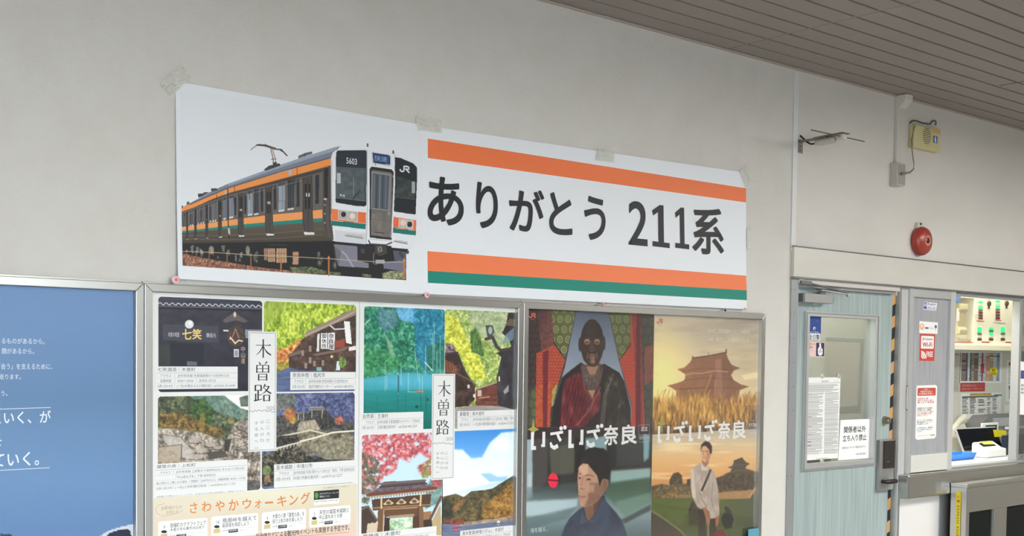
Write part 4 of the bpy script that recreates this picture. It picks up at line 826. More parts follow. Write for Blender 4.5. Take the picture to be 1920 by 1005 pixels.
c.poly(hr, (36, 34, 36), soft=1); c.put(c.mask(Zd([(520, 400), (540, 340), (575, 350), (600, 400), (545, 393)]), 3), (58, 52, 50), .7)
for k in range(7): c.line(Zd([(560+k*26, 285-k*2), (590+k*24, 340), (640+k*16, 420+k*10)]), 1.1, (64, 62, 64), .5)
tone(c, 80, 1.32, 1.04, .86); c.build('printed_picture', INKM, n1)

# sunset poster
c = fullpic(XN+.0006, CX1-FW-.0008); Zs, Ze = zoom(1200, 560, 4.188), zoom(1200, 780, 4.468)
sp2 = 814.5-(c.x-1222)*.052
d = np.clip((c.x-1230)/170, 0, 1); e = np.clip((c.yp-590)/170, 0, 1)[..., None]
top = c.ramp(d, [(0, (186, 172, 150)), (.5, (168, 156, 140)), (1, (146, 138, 126))]); bot = c.ramp(d, [(0, (232, 206, 128)), (.4, (226, 204, 150)), (1, (214, 190, 142))])
c.C = top*(1-e)+bot*e
c.put(np.clip(1-np.hypot((c.x-1240)/80, (c.yp-690)/95), 0, 1), (240, 220, 140), .7); c.put(np.clip((c.noise(60, 14, 4, 121)-.5)*3, 0, 1), (226, 206, 160), .4); c.put(np.clip((c.noise(50, 10, 4, 122)-.55)*3, 0, 1), (140, 130, 118), .3)
c.poly(Zs([(800, 600), (950, 570), (950, 620), (820, 640)]), (230, 212, 168), .6, 5)
tw = [(0, (112, 76, 58)), (.5, (140, 96, 70)), (1, (168, 116, 80))]
for pts in ([(290, 555), (350, 540), (392, 500), (412, 465), (540, 448), (676, 420), (690, 470), (720, 520), (790, 546), (740, 562), (715, 600), (735, 640), (790, 672), (858, 690), (800, 712), (780, 720), (780, 880), (285, 880), (285, 725), (250, 700), (212, 684), (300, 660), (350, 640), (358, 596), (320, 570)],):
    c.tex(c.mask(Zs(pts), 1), c.noise(14, 20, 3, 123)*.5+.5*np.clip((1325-c.x)/90+.3, 0, 1), tw)
c.line(Zs([(412, 466), (540, 449), (678, 421)]), 2.2, (92, 64, 54)); c.line(Zs([(415, 470), (414, 450)]), 1.6, (104, 80, 66)); c.line(Zs([(538, 452), (538, 424)]), 1.4, (130, 104, 84)); c.line(Zs([(678, 424), (677, 398)]), 2.2, (84, 62, 54))
c.line(Zs([(365, 598), (420, 585), (480, 588), (540, 575), (600, 566), (690, 575)]), 1.6, (196, 150, 118), .8); c.line(Zs([(330, 572), (500, 545), (730, 560)]), 1.6, (104, 70, 56), .7); c.line(Zs([(290, 712), (500, 700), (790, 702)]), 2.4, (100, 70, 56), .7); c.line(Zs([(350, 640), (540, 622), (730, 635)]), 1.8, (104, 70, 58), .7)
c.put(c.mask(Zs([(590, 480), (640, 470), (650, 800), (600, 800)]), 5), (196, 150, 130), .3)
gm = np.clip((c.yp-738+14*(c.noise(5, 30, 3, 124)-.5)-4*np.cos(c.x*.06))/14, 0, 1)*(c.yp < sp2)
c.tex(gm, c.noise(3.2, 15, 4, 125)-np.clip((c.yp-780)/90, 0, .5)-.25*np.clip((c.x-1370)/50, 0, 1)*(c.yp > 760), [(0, (64, 54, 44)), (.25, (112, 84, 54)), (.5, (176, 128, 62)), (.75, (206, 164, 86)), (1, (230, 200, 120))])
rs = np.random.RandomState(4)
for k in range(300):
    x = rs.uniform(1226, 1424); y = rs.uniform(728, 792); h = rs.uniform(8, 24); t = rs.uniform(-5, 9)
    c.line([(x, y+h), (x+t*.5, y+h/2), (x+t, y)], rs.uniform(.7, 1.4), ((216, 174, 96), (150, 108, 60), (104, 78, 52), (186, 140, 76))[rs.randint(4)], .6)
for a in ((560, 600, 515, 720), (590, 640, 590, 760)): c.line(Zs([a[:2], a[2:]]), 3.5, (186, 130, 70), .5)
# lower half
lo = (c.yp >= sp2).astype(float); v = c.yp+6*(c.noise(80, 10, 3, 126)-.5)
L = c.ramp(v, [(805, (168, 158, 142)), (830, (196, 174, 138)), (860, (206, 166, 112)), (890, (202, 150, 92)), (910, (186, 130, 78)), (1000, (150, 110, 70))]); c.C = np.where(lo[..., None] > 0, L, c.C)
c.put(lo*np.clip((c.noise(70, 8, 4, 127)-.5)*3.4, 0, 1)*(c.yp < 905), (232, 208, 160), .55); c.put(lo*np.clip((c.noise(60, 9, 4, 128)-.56)*3.4, 0, 1)*(c.yp < 860), (150, 140, 128), .5); c.put(c.emask(1262, 838, 50, 12, soft=1)*lo, (238, 214, 164), .6)
Lp = lambda pts, col, a=1., s=1: c.put(c.mask(Ze(pts), s)*lo, col, a)
Lp([(95, 590), (180, 572), (250, 585), (430, 560), (640, 520), (780, 470), (960, 460), (1000, 500), (1000, 1400), (95, 1400)], (92, 76, 52), 1, 2)
c.leaves(c.mask(Ze([(95, 590), (180, 570), (420, 600), (640, 540), (1000, 480), (1000, 680), (95, 680)]), 2)*lo, [(0, (56, 48, 36)), (.5, (96, 82, 54)), (1, (136, 112, 70))], 7, 129)
c.leaves(c.mask(Ze([(245, 580), (250, 530), (280, 480), (320, 470), (350, 500), (360, 575)]), 1), [(0, (54, 46, 36)), (1, (100, 82, 56))], 5, 130); c.leaves(c.mask(Ze([(390, 580), (395, 530), (425, 525), (430, 590)]), 1), [(0, (54, 46, 36)), (1, (96, 78, 52))], 5, 131)
Lp([(735, 432), (775, 415), (790, 375), (855, 350), (885, 385), (920, 400), (890, 420), (885, 440), (950, 460), (930, 480), (740, 490), (700, 490), (760, 465), (768, 440)], (78, 66, 58)); c.line(Ze([(788, 376), (857, 350)]), 1.6, (58, 50, 46)); c.line(Ze([(740, 432), (810, 410), (915, 402)]), 1.2, (104, 90, 78)); c.line(Ze([(715, 488), (820, 455), (945, 462)]), 1.4, (110, 94, 80))
Lp([(640, 520), (760, 480), (1000, 480), (1000, 640), (650, 620)], (74, 62, 46), .9, 2); c.leaves(c.mask(Ze([(640, 530), (760, 480), (1000, 480), (1000, 630), (650, 620)]), 2), [(0, (48, 42, 36)), (1, (108, 88, 60))], 6, 132)
for k in range(16): c.line(Ze([(660+k*21, 560), (660+k*21, 620)]), .8, (50, 42, 36), .6)
Lp([(260, 665), (430, 655), (430, 690), (255, 690)], (146, 112, 78), .8, 2); Lp([(650, 640), (970, 615), (900, 700), (655, 700)], (168, 126, 84), .85, 2); c.line(Ze([(885, 730), (970, 600)]), 3.5, (176, 136, 96)); c.leaves(c.mask(Ze([(175, 690), (240, 630), (330, 640), (300, 690)]), 2), [(0, (90, 70, 44)), (1, (160, 124, 76))], 4, 133)
g = c.mask(Ze([(90, 690), (430, 690), (660, 700), (1000, 690), (1000, 1500), (90, 1500)]), 3)*lo
c.tex(g, c.noise(14, 8, 4, 134)*.6+np.clip((c.yp-930)/140, 0, .4), [(0, (72, 88, 40)), (.5, (86, 96, 48)), (1, (64, 66, 44))]); c.put(np.clip((c.x-1345)/60, 0, 1)*g, (74, 76, 62), .6)
Lp([(90, 800), (180, 850), (330, 960), (420, 1060), (90, 1400)], (70, 62, 52), 1, 2); c.line(Ze([(90, 790), (200, 860), (330, 955), (400, 1030)]), 3.2, (124, 116, 72), .8)
# walking man
Lp([(430, 720), (480, 690), (500, 790), (480, 915), (430, 920), (408, 905), (410, 800)], (70, 62, 48)); Lp([(405, 790), (440, 715), (450, 730), (420, 810)], (52, 46, 40))
Lp([(490, 780), (560, 770), (550, 880), (570, 1300), (485, 1300)], (58, 50, 44)); Lp([(590, 850), (650, 840), (640, 980), (600, 1300), (570, 1300)], (62, 54, 46)); c.line(Ze([(572, 900), (570, 1010)]), 1.6, (170, 160, 140), .6)
Lp([(680, 850), (720, 790), (700, 770), (715, 755), (745, 770), (780, 820), (795, 870), (770, 935), (720, 950), (690, 910)], (46, 44, 40)); c.line(Ze([(770, 810), (792, 860), (780, 920)]), 1.4, (120, 116, 100), .8); Lp([(600, 1000), (640, 960), (700, 950), (720, 1010), (720, 1200), (590, 1200)], (112, 40, 44), .9, 2)
sh = Ze([(500, 395), (440, 440), (425, 500), (425, 600), (440, 680), (480, 760), (510, 780), (540, 765), (580, 800), (590, 860), (640, 855), (665, 830), (660, 700), (655, 620), (630, 490), (600, 450), (575, 420)])
c.poly(sh, (164, 148, 134), soft=1); c.tex(c.mask(sh, 2), c.noise(7, 14, 4, 135), [(0, (128, 114, 104)), (1, (196, 180, 164))], .7); c.put(c.mask(Ze([(425, 450), (450, 440), (470, 700), (440, 680)]), 2), (206, 192, 172), .6)
c.line(Ze([(505, 640), (520, 700), (560, 760)]), 1.4, (108, 96, 88), .8); c.line(Ze([(610, 560), (600, 700), (610, 760)]), 1.2, (112, 100, 92), .7); c.poly(Ze([(510, 400), (545, 430), (575, 415), (560, 460), (515, 455)]), (188, 174, 160)); c.line(Ze([(555, 460), (545, 560)]), .9, (120, 108, 100))
c.line(Ze([(590, 455), (560, 530), (515, 630)]), 4.2, (66, 58, 52)); c.ell(*Ze([(513, 635)])[0], 1.3, 1.8, (206, 196, 176))
Lp([(525, 775), (555, 765), (590, 850), (580, 910), (560, 910), (550, 850)], (150, 100, 72)); Lp([(635, 845), (662, 840), (660, 900), (640, 935), (630, 900)], (146, 96, 70))
Lp([(518, 370), (575, 350), (575, 400), (550, 425), (520, 395)], (150, 104, 78)); c.poly(Ze([(508, 260), (530, 240), (575, 260), (600, 300), (590, 345), (570, 380), (540, 388), (518, 365), (508, 310)]), (196, 150, 116), soft=1)
c.put(c.mask(Ze([(560, 280), (600, 300), (575, 380), (550, 388)]), 4), (160, 112, 84), .7); c.line(Ze([(518, 296), (532, 293)]), 1, (80, 56, 46)); c.line(Ze([(546, 296), (566, 296)]), 1, (80, 56, 46)); c.line(Ze([(535, 300), (528, 325), (538, 328)]), 1, (146, 100, 76)); c.line(Ze([(526, 346), (548, 347)]), 1.1, (146, 84, 72))
c.poly(Ze([(508, 290), (512, 240), (545, 212), (580, 218), (602, 250), (602, 310), (590, 320), (580, 280), (550, 250), (525, 255)]), (44, 34, 30), soft=1)
tone(c, 110, 1.22, 1.14, .95); c.build('printed_picture', INKM, n2)

# lettering of the two travel posters
def blocky(ik, ch, px0, pyt, px1, pyb, col):
    """heavy stencil kana drawn as strokes in a unit box"""
    a = P(px0, pyt, ik.y); b = P(px1, pyb, ik.y); W_, H_ = b[0]-a[0], a[2]-b[2]
    def st(pts, w):
        ik.ribbon([(a[0]+u*W_, b[2]+v*H_) for u, v in pts], [k*W_ for k in w] if isinstance(w, list) else w*W_, col, ik.yy())
    if ch == 'い':
        st([(.10, .97), (.10, .0)], .2); st([(0, .09), (.36, .09)], .2); st([(.9, .95), (.9, .12)], .2); st([(.72, .2), (.92, .2)], .14)
    else:
        st([(.02, .66), (.84, .72)], .13); st([(.48, .66), (.56, .5), (.7, .34)], [.16, .16, .16]); st([(.04, .30), (.10, .14), (.28, .06), (.52, .14)], [.12, .18, .2, .2])
        for u in (.72, .97):
            ik.ell(*[px0+(px1-px0)*u, pyt+(pyb-pyt)*(.10 if u < .8 else .06)], (px1-px0)*.115, (pyb-pyt)*.095, col, 14)
def headline(ik, rows, col=(240, 240, 238)):
    for ch, x0, x1, y0, y1 in rows:
        if ch in 'いざ': blocky(ik, ch, x0, y0, x1, y1, col)
        else: ik.text(ch, x0, y0, x1, y1, col, .034, fit=True)
def jr(ik, x0, y0, x1, y1, col):
    """joined J and R railway letters, drawn as one stroke pair"""
    a = P(x0, y0, ik.y); b = P(x1, y1, ik.y); W_, H_ = b[0]-a[0], a[2]-b[2]
    f = lambda pts: [(a[0]+u*W_, b[2]+v*H_) for u, v in pts]
    ik.ribbon(f([(.04, .42), (.06, .2), (.16, .12), (.30, .12), (.40, .2), (.42, .4), (.42, .92)]), .13*W_, col, ik.yy()); ik.ribbon(f([(.42, .88), (.82, .88), (.9, .8), (.9, .58), (.82, .5), (.52, .5)]), .13*W_, col, ik.yy()); ik.ribbon(f([(.62, .5), (.96, .04)]), .14*W_, col, ik.yy())
def sparkle(ik, x, y, r, col):
    ik.poly([(x+(r if k % 2 == 0 else r*.28)*(1.0 if k % 4 else .8)*math.cos(math.pi*k/4)*.62, y-(r if k % 2 == 0 else r*.28)*math.sin(math.pi*k/4)) for k in range(8)], col)
ik = Ink(YI-.0004)
sparkle(ik, 1000, 805, 22, (176, 164, 84))
headline(ik, [('い', 995.7, 1022, 809, 842), ('ざ', 1031.5, 1060, 799, 841), ('い', 1066, 1093.6, 805, 838), ('ざ', 1100, 1129, 796, 837), ('奈', 1133, 1158.5, 798.5, 834.5), ('良', 1166, 1193.5, 797.5, 833)])
ik.frame(1197.5, 797, 1217.5, 815, .0012, (196, 190, 190)); ik.text('国宝', 1202.5, 800, 1214, 809, (230, 226, 226), .01); ik.text('鑑真和上像', 1198.5, 817.5, 1217, 824.5, (206, 206, 206)); ik.line([(1197.5, 826), (1201, 829), (1214, 828), (1217.5, 825)], .0012, (190, 190, 190))
ik.build('headline', INKM, n1); ik = Ink(YI-.0004); jr(ik, 991.8, 586.5, 1005, 596.5, (222, 108, 76)); ik.text('東海', 995, 597.6, 1002.5, 600, (222, 108, 76)); ik.build('railway_logo', INKM, n1); ik = Ink(YI-.0004)
ik.text('海を越え、', 995, 990, 1026, 1000, (206, 210, 210))
ik.build('lettering', INKM, n1)
ik = Ink(YI-.0004)
sparkle(ik, 1240, 794, 20, (170, 160, 80))
headline(ik, [('い', 1233.6, 1254.8, 798, 829), ('ざ', 1263, 1287.7, 790, 828), ('い', 1292, 1313.7, 797, 826), ('ざ', 1321, 1343, 788, 825), ('奈', 1347.7, 1368.5, 791, 823), ('良', 1375, 1398, 789.5, 822.5)])
ik.frame(1403, 789, 1419.5, 802, .0012, (186, 186, 186)); ik.text('世界遺産', 1403.8, 793, 1419, 801, (216, 214, 212), .01); ik.text('平城宮跡', 1403, 809, 1419, 816, (220, 214, 206)); ik.line([(1403, 818), (1406, 821), (1416, 820.5), (1419.5, 818)], .0012, (190, 190, 190))
ik.build('headline', INKM, n2); ik = Ink(YI-.0004); jr(ik, 1231.8, 597, 1243, 607, (214, 96, 70)); ik.text('東海', 1234, 608, 1240.5, 610.5, (214, 96, 70)); ik.build('railway_logo', INKM, n2); ik = Ink(YI-.0004)
ik.text('かつて、日本を動かしたこの場所が、', 1327.5, 615.5, 1408, 624.5, (232, 226, 214), .006); ik.text('いま、私のこころを動かしている。', 1327.5, 631.5, 1406, 640.5, (232, 226, 214), .006)
ik.build('lettering', INKM, n2)

# ---------------- the two banner sheets taped above the cases
BT, BB = P(330, 152, -.004)[2], P(331, 523, -.02)[2]
def by(X, Z):
    """the sheets hang flat at the top and lean out over the cases at the bottom, with slight waves"""
    t = np.clip((BT-Z)/(BT-BB), 0, 1); return -.004-.013*t*t-.0016*(1+np.sin(X*5.1+.6*Z))*t*(1.2-t)
def drop(u): return .006*np.sin(u*3.1)
class Sheet(Canvas):
    def __init__(s, tl, tr, br, bl, cell, bg, lift=0.0, sub=(0, 1, 0, 1)):
        q = [P(p[0], p[1], -.006) for p in (tl, tr, br, bl)]
        s.nx = int((tr[0]-tl[0])*(sub[1]-sub[0])/cell); s.nz = int(max(bl[1]-tl[1], br[1]-tr[1])*(sub[3]-sub[2])/cell)
        U, V = np.meshgrid(np.linspace(sub[0], sub[1], s.nx), np.linspace(sub[2], sub[3], s.nz)); s.U, s.V = U, V
        f = lambda k: (q[0][k]*(1-U)+q[1][k]*U)*(1-V)+(q[3][k]*(1-U)+q[2][k]*U)*V
        s.X, s.Z = f(0), f(2); s.Y = by(s.X, s.Z)-lift; s.x, s.yp = proj(s.X, s.Y, s.Z); s.C = np.zeros(s.X.shape+(3,)); s.C[:] = bg
WP = (231, 235, 239)
b1 = Sheet((329.5, 152), (803, 236), (800.5, 552), (331, 523), 4, WP).build('train_picture_sheet', GLOSS, None, label='white paper banner sheet printed with a photo of a brown, orange and green commuter train', cat='banner', group='farewell banner sheets')
b2c = Sheet((801.5, 236), (1400, 324), (1396.5, 580), (799.5, 551.5), 3, WP, .0006)
def edge(p0, p1):
    a, b = p0, p1; return lambda x: a[1]+(x-a[0])*(b[1]-a[1])/(b[0]-a[0])
OG, TE = (240, 122, 70), (14, 134, 116)
b2 = b2c.build('message_sheet', GLOSS, None, label='white paper banner sheet with large black lettering between orange and green stripes', cat='banner', group='farewell banner sheets')
def strip_on(b, name, tl, tr, br, bl, col, lift=.0009):
    n = 60; q = [P(p[0], p[1], -.008) for p in (tl, tr, br, bl)]; mb = MB(); vs = []; fs = []
    for j in range(5):
        for i in range(n+1):
            u, v = i/n, j/4; x = (q[0][0]*(1-u)+q[1][0]*u)*(1-v)+(q[3][0]*(1-u)+q[2][0]*u)*v; z = (q[0][2]*(1-u)+q[1][2]*u)*(1-v)+(q[3][2]*(1-u)+q[2][2]*u)*v
            vs.append((x, by(x, z)-lift, z))
    for j in range(4):
        for i in range(n): k = j*(n+1)+i; fs.append((k, k+n+1, k+n+2, k+1))
    mb.add(vs, fs, 0, col); mb.build(name, GLOSS, b)
strip_on(b2, 'orange_stripe', (803, 259.5), (1400, 353), (1399.7, 379.5), (803, 296), OG)
strip_on(b2, 'orange_stripe', (800, 471), (1397.5, 517), (1397.8, 544.5), (800, 508), (243, 128, 80))
strip_on(b2, 'green_stripe', (800, 508), (1397.8, 544.5), (1397.5, 563), (799.8, 530.5), TE)
ik = Ink(-.012)
for t, x0, x1, y0, y1 in (('あ', 804.6, 868.8, 330, 417), ('り', 895, 933, 342, 425), ('が', 957, 1020, 351, 430), ('と', 1032.5, 1073, 361, 436.5), ('う', 1098, 1135.5, 367.5, 447), ('2', 1180.8, 1214.5, 376.5, 457.5), ('系', 1301, 1357, 387, 473)):
    ik.text(t, x0, y0, x1, y1, (36, 38, 42), .021 if t != '2' else .014, fit=True, res=8)
for x0, x1, y0, y1 in ((1224, 1256, 382.5, 461.5), (1266.6, 1292.5, 387.5, 464.5)):   # numerals with a foot
    w = x1-x0; sl = .12; f = lambda u, v: (x0+u*w, y0+v*(y1-y0)+u*w*sl)
    ik.poly([f(.35, .88), f(.35, .17), f(.06, .27), f(.0, .15), f(.44, .0), f(.67, .0), f(.67, .88), f(1, .88), f(1, 1), f(.0, 1), f(.0, .88)], (36, 38, 42))
ik.v = [(x, float(by(x, z))-.0022+(y-ik.y)*2, z) for x, y, z in ik.v]
ik.build('lettering', GLOSS, b2)

# ---- printed train picture
Zr, Zg, Zf = zoom(320, 230, 3.046), zoom(600, 260, 3.722), zoom(330, 340, 5.288)
c = Sheet((329.5, 152), (803, 236), (800.5, 552), (331, 523), .72, WP, .0007, (.016, .975, .03, .975))
c.C = c.ramp(c.yp, [(240, (229, 233, 237)), (520, (231, 234, 237))])
SIDE, SIDE2 = (104, 98, 94), (92, 84, 72)
# ground and running gear
c.poly(Zr([(60, 690), (925, 675), (1110, 690), (1365, 715), (1345, 740), (1345, 900), (60, 815)]), (30, 32, 34))
c.leaves(c.mask(Zr([(60, 745), (200, 775), (480, 822), (900, 872), (60, 815)]), 1), [(0, (84, 54, 44)), (.5, (142, 96, 76)), (1, (196, 150, 124))], 3, 141)
c.leaves(c.mask(Zr([(680, 825), (800, 822), (890, 848), (890, 866), (690, 850)]), 1), [(0, (56, 66, 48)), (1, (140, 150, 104))], 3, 142)
c.leaves(c.mask(Zr([(1210, 860), (1260, 845), (1340, 850), (1342, 896), (1210, 888)]), 1), [(0, (84, 90, 66)), (1, (190, 192, 150))], 3, 143); c.leaves(c.mask(Zr([(900, 850), (970, 855), (970, 872), (900, 868)]), 1), [(0, (60, 66, 50)), (1, (150, 150, 120))], 3, 144); c.leaves(c.mask(Zr([(1095, 862), (1145, 868), (1145, 884), (1095, 880)]), 1), [(0, (60, 66, 50)), (1, (150, 150, 120))], 3, 145)
rs = np.random.RandomState(9)
for x, y in ((232, 720), (300, 715), (330, 735), (440, 730), (480, 760), (540, 740), (845, 745), (860, 780), (400, 745), (370, 760), (490, 745), (120, 715), (150, 720), (175, 735)):
    for k in range(4): c.poly(Zr([(x+rs.uniform(-12, 6), y+rs.uniform(-16, 10)), (x+rs.uniform(0, 14), y+rs.uniform(-18, 0)), (x+rs.uniform(2, 14), y+rs.uniform(8, 40)), (x-rs.uniform(0, 8), y+rs.uniform(5, 30))]), tuple(np.array((112, 112, 106))+rs.uniform(-50, 40)), .75)
for x, y, r in ((850, 800, 22), (935, 815, 18), (490, 790, 14), (395, 785, 12), (270, 770, 10)):
    q = Zr([(x, y)])[0]; c.ell(q[0], q[1], r/4.4, r/3.0, (62, 60, 58)); c.ell(q[0], q[1], r/8, r/6, (120, 112, 100))
c.ell(*Zr([(440, 730)])[0], 4, 9, (150, 146, 136), .8); c.ell(*Zr([(232, 728)])[0], 5, 8, (160, 146, 124), .8)
for a, b in (((535, 718), (552, 785)), ((556, 718), (596, 795)), ((604, 718), (662, 800))):
    q0, q1 = Zr([a, b]); c.rect(q0[0], q0[1], q1[0], q1[1], (190, 154, 124))
    for k in range(1, 4): c.line([(q0[0]+(q1[0]-q0[0])*k/4, q0[1]), (q0[0]+(q1[0]-q0[0])*k/4, q1[1])], .9, (112, 88, 72)); 
    for f in (.35, .7): c.line([(q0[0], q0[1]+(q1[1]-q0[1])*f), (q1[0], q0[1]+(q1[1]-q0[1])*f)], 1.1, (128, 100, 80))
q0, q1 = Zr([(697, 738), (730, 810)]); c.rect(q0[0], q0[1], q1[0], q1[1], (182, 140, 112)); c.line([(q0[0], (q0[1]+q1[1])/2-4), (q1[0], (q0[1]+q1[1])/2-4)], 1.4, (84, 60, 50)); c.line(Zr([(560, 698), (660, 700)]), 1, (120, 112, 106), .6)
# body side
c.poly(Zr([(60, 492), (100, 470), (330, 375), (640, 292), (920, 215), (925, 675), (60, 690)]), SIDE)
c.poly(Zr([(60, 608), (290, 596), (580, 572), (868, 545), (925, 545), (925, 675), (60, 690)]), SIDE2)
c.put(c.mask(Zr([(60, 608), (290, 596), (580, 572), (868, 545), (925, 545), (925, 675), (60, 690)]))*np.clip((c.yp-425)/28, 0, 1), (66, 58, 50), .7)
c.put(c.mask(Zr([(60, 505), (330, 395), (640, 322), (915, 250), (915, 268), (640, 338), (330, 412), (60, 516)])), (70, 66, 64))
for o in (18, 60, 92): c.line(Zr([(60, 612+o*.55), (290, 600+o*.75), (580, 575+o*.95), (868, 547+o)]), .9, (132, 124, 114) if o != 18 else (112, 104, 96), .7)
c.poly(Zr([(60, 488), (130, 455), (240, 405), (330, 372), (640, 280), (917, 196), (917, 244), (640, 320), (330, 403), (240, 435), (130, 486), (60, 512)]), (238, 150, 78))
c.line(Zr([(60, 512), (130, 487), (330, 404), (640, 321), (917, 245)]), 1, (84, 74, 66))
c.poly(Zr([(60, 487), (110, 460), (240, 388), (330, 348), (640, 236), (800, 184), (930, 142), (970, 134), (955, 150), (925, 196), (640, 274), (330, 370), (130, 456)]), (122, 130, 148))
c.put(c.mask(Zr([(330, 350), (640, 238), (930, 142), (965, 136), (925, 165), (640, 252), (330, 360)]), 1), (166, 174, 190), .8); c.line(Zr([(110, 466), (330, 372), (640, 276), (922, 198)]), 1.6, (70, 70, 78))
c.poly(Zr([(60, 598), (290, 562), (415, 546), (580, 525), (750, 510), (866, 496), (866, 545), (750, 552), (580, 566), (415, 580), (290, 594), (60, 620)]), (240, 158, 92))
c.poly(Zr([(60, 620), (290, 594), (415, 580), (580, 566), (750, 552), (866, 545), (866, 565), (750, 574), (580, 584), (415, 599), (290, 608), (60, 630)]), (26, 132, 122))
def ytop(x): return np.interp(x, [60, 330, 640, 915], [516, 412, 338, 262])
def ystr(x): return np.interp(x, [60, 290, 415, 580, 750, 866], [598, 562, 546, 525, 510, 496])
def ybot(x): return np.interp(x, [60, 300, 560, 780, 900], [670, 652, 640, 634, 630])
for x0, x1 in ((755, 806), (541, 579), (386, 413), (272, 289), (200, 211), (137, 146), (91, 97)):
    c.poly(Zr([(x0, ytop(x0)+8), (x1, ytop(x1)+8), (x1+6*(x1-x0)/50, ystr(x1)+40), (x1+16*(x1-x0)/50, ybot(x1)), (x0+16*(x1-x0)/50, ybot(x0)), (x0, ystr(x0)+40)]), (80, 74, 70))
    c.line(Zr([(x0, ytop(x0)+8), (x0, ystr(x0)+50), (x0+14*(x1-x0)/50, ybot(x0))]), 1.1, (44, 40, 40)); c.line(Zr([(x1, ytop(x1)+8), (x1+4*(x1-x0)/50, ystr(x1)+50)]), 1.2, (48, 44, 42))
    c.line(Zr([((x0+x1)/2, ytop(x0)+14), ((x0+x1)/2+8*(x1-x0)/50, ybot(x0)-6)]), .9, (54, 50, 48)); w = (x1-x0)
    for f in (.22, .62): c.poly(Zr([(x0+w*f, ytop(x0)+w*.9), (x0+w*(f+.22), ytop(x0)+w*.82), (x0+w*(f+.22), ystr(x0)-w*.35), (x0+w*f, ystr(x0)-w*.3)]), (34, 34, 38))
    for f in (.35, .62): c.poly(Zr([(x0+w*f, ystr(x0)-w*2.1), (x0+w*(f+.14), ystr(x0)-w*2.1), (x0+w*(f+.14), ystr(x0)-w*1.7), (x0+w*f, ystr(x0)-w*1.7)]), (222, 222, 220), .9)
    c.poly(Zr([(x0+w*.1, ybot(x0)-w*.2), (x1+w*.3, ybot(x1)-w*.12), (x1+w*.3, ybot(x1)+w*.12), (x0+w*.2, ybot(x0)+w*.12)]), (226, 222, 214))
DKW, LTW = (46, 50, 58), (150, 160, 172)
for x0, x1, y0, y1, col, lit in ((826, 847, 300, 465, DKW, 0), (719, 735, 325, 482, DKW, 0), (668, 705, 328, 493, (56, 62, 64), 1), (616, 652, 345, 503, LTW, 1), (588, 603, 360, 498, DKW, 0), (514, 528, 378, 510, DKW, 0), (476, 503, 380, 522, (58, 62, 66), 1), (440, 468, 390, 526, LTW, 1), (419, 432, 404, 523, DKW, 0), (364, 375, 420, 530, DKW, 0), (335, 359, 418, 541, (128, 136, 148), 1), (300, 318, 430, 550, (110, 118, 130), 1), (290, 296, 446, 545, DKW, 0), (252, 262, 450, 560, (96, 102, 112), 1), (238, 248, 455, 562, (112, 118, 128), 1), (222, 232, 462, 564, DKW, 1), (184, 192, 476, 572, (86, 92, 100), 1), (170, 179, 482, 575, DKW, 1), (155, 163, 488, 578, (86, 92, 100), 1), (122, 130, 500, 586, (74, 80, 90), 1), (110, 118, 506, 588, DKW, 1), (74, 84, 518, 598, (74, 80, 90), 1), (63, 70, 524, 600, DKW, 1)):
    c.poly(Zr([(x0, y0+2), (x1, y0-4), (x1, y1-4), (x0, y1)]), col)
    if lit:
        w = x1-x0; c.poly(Zr([(x0, y0+2), (x1, y0-4), (x1, y0+14), (x0, y0+18)]), (50, 52, 58), .8); c.line(Zr([(x0+w*.66, y0), (x0+w*.66, y1)]), .9, (92, 94, 98), .8); c.poly(Zr([(x0, y1-2), (x1-2, y1-8), (x1-2, y1+3), (x0, y1+7)]), (222, 222, 220), .9)
for x0, x1 in ((579, 752), (415, 540), (290, 385), (212, 271), (147, 199), (98, 136)): c.line(Zr([(x0+3, ytop(x0)+22), (x1-3, ytop(x1)+22)]), 1.0, (150, 146, 142), .8); c.line(Zr([(x0+3, ytop(x0)+22), (x0+3, ystr(x0)-10)]), 1, (140, 136, 132), .7); c.line(Zr([(x1-3, ytop(x1)+22), (x1-3, ystr(x1)-10)]), 1, (136, 132, 128), .7)
c.poly(Zr([(868, 258), (915, 245), (920, 560), (932, 670), (880, 640), (868, 570)]), (88, 82, 78)); c.poly(Zr([(880, 262), (898, 258), (898, 430), (880, 436)]), (40, 42, 46)); c.line(Zr([(876, 260), (880, 560), (890, 640)]), 1.2, (44, 42, 42)); c.line(Zr([(904, 250), (908, 560), (920, 640)]), 1.4, (64, 60, 58)); c.ell(*Zr([(883, 436)])[0], 3, 1.8, (224, 224, 224)); 
for y in (470, 520, 572): c.ell(*Zr([(880, y)])[0], 1.0, 1.4, (200, 196, 186))
c.line(Zr([(326, 380), (328, 560), (334, 660)]), 1.8, (40, 38, 38)); c.poly(Zr([(326, 600), (338, 604), (340, 640), (330, 636)]), (196, 192, 180)); c.line(Zr([(60, 690), (925, 677)]), 1.6, (44, 42, 42)); c.line(Zr([(262, 410), (262, 440)]), 1, (60, 52, 46)); c.line(Zr([(365, 360), (365, 398)]), 1, (70, 60, 50)); c.poly(Zr([(305, 390), (322, 384), (322, 408), (306, 412)]), (196, 190, 180), .7)
c.line(Zr([(722, 258), (722, 296)]), 1, (110, 80, 60)); c.poly(Zr([(672, 274), (690, 268), (692, 296), (674, 300)]), (176, 186, 200)); c.line(Zr([(580, 452), (752, 438), (915, 432)]), .8, (92, 88, 86), .7)
for x, y in ((710, 315), (448, 398), (360, 426)): c.line(Zr([(x, y), (x+2, y+40)]), 1.2, (50, 48, 48))
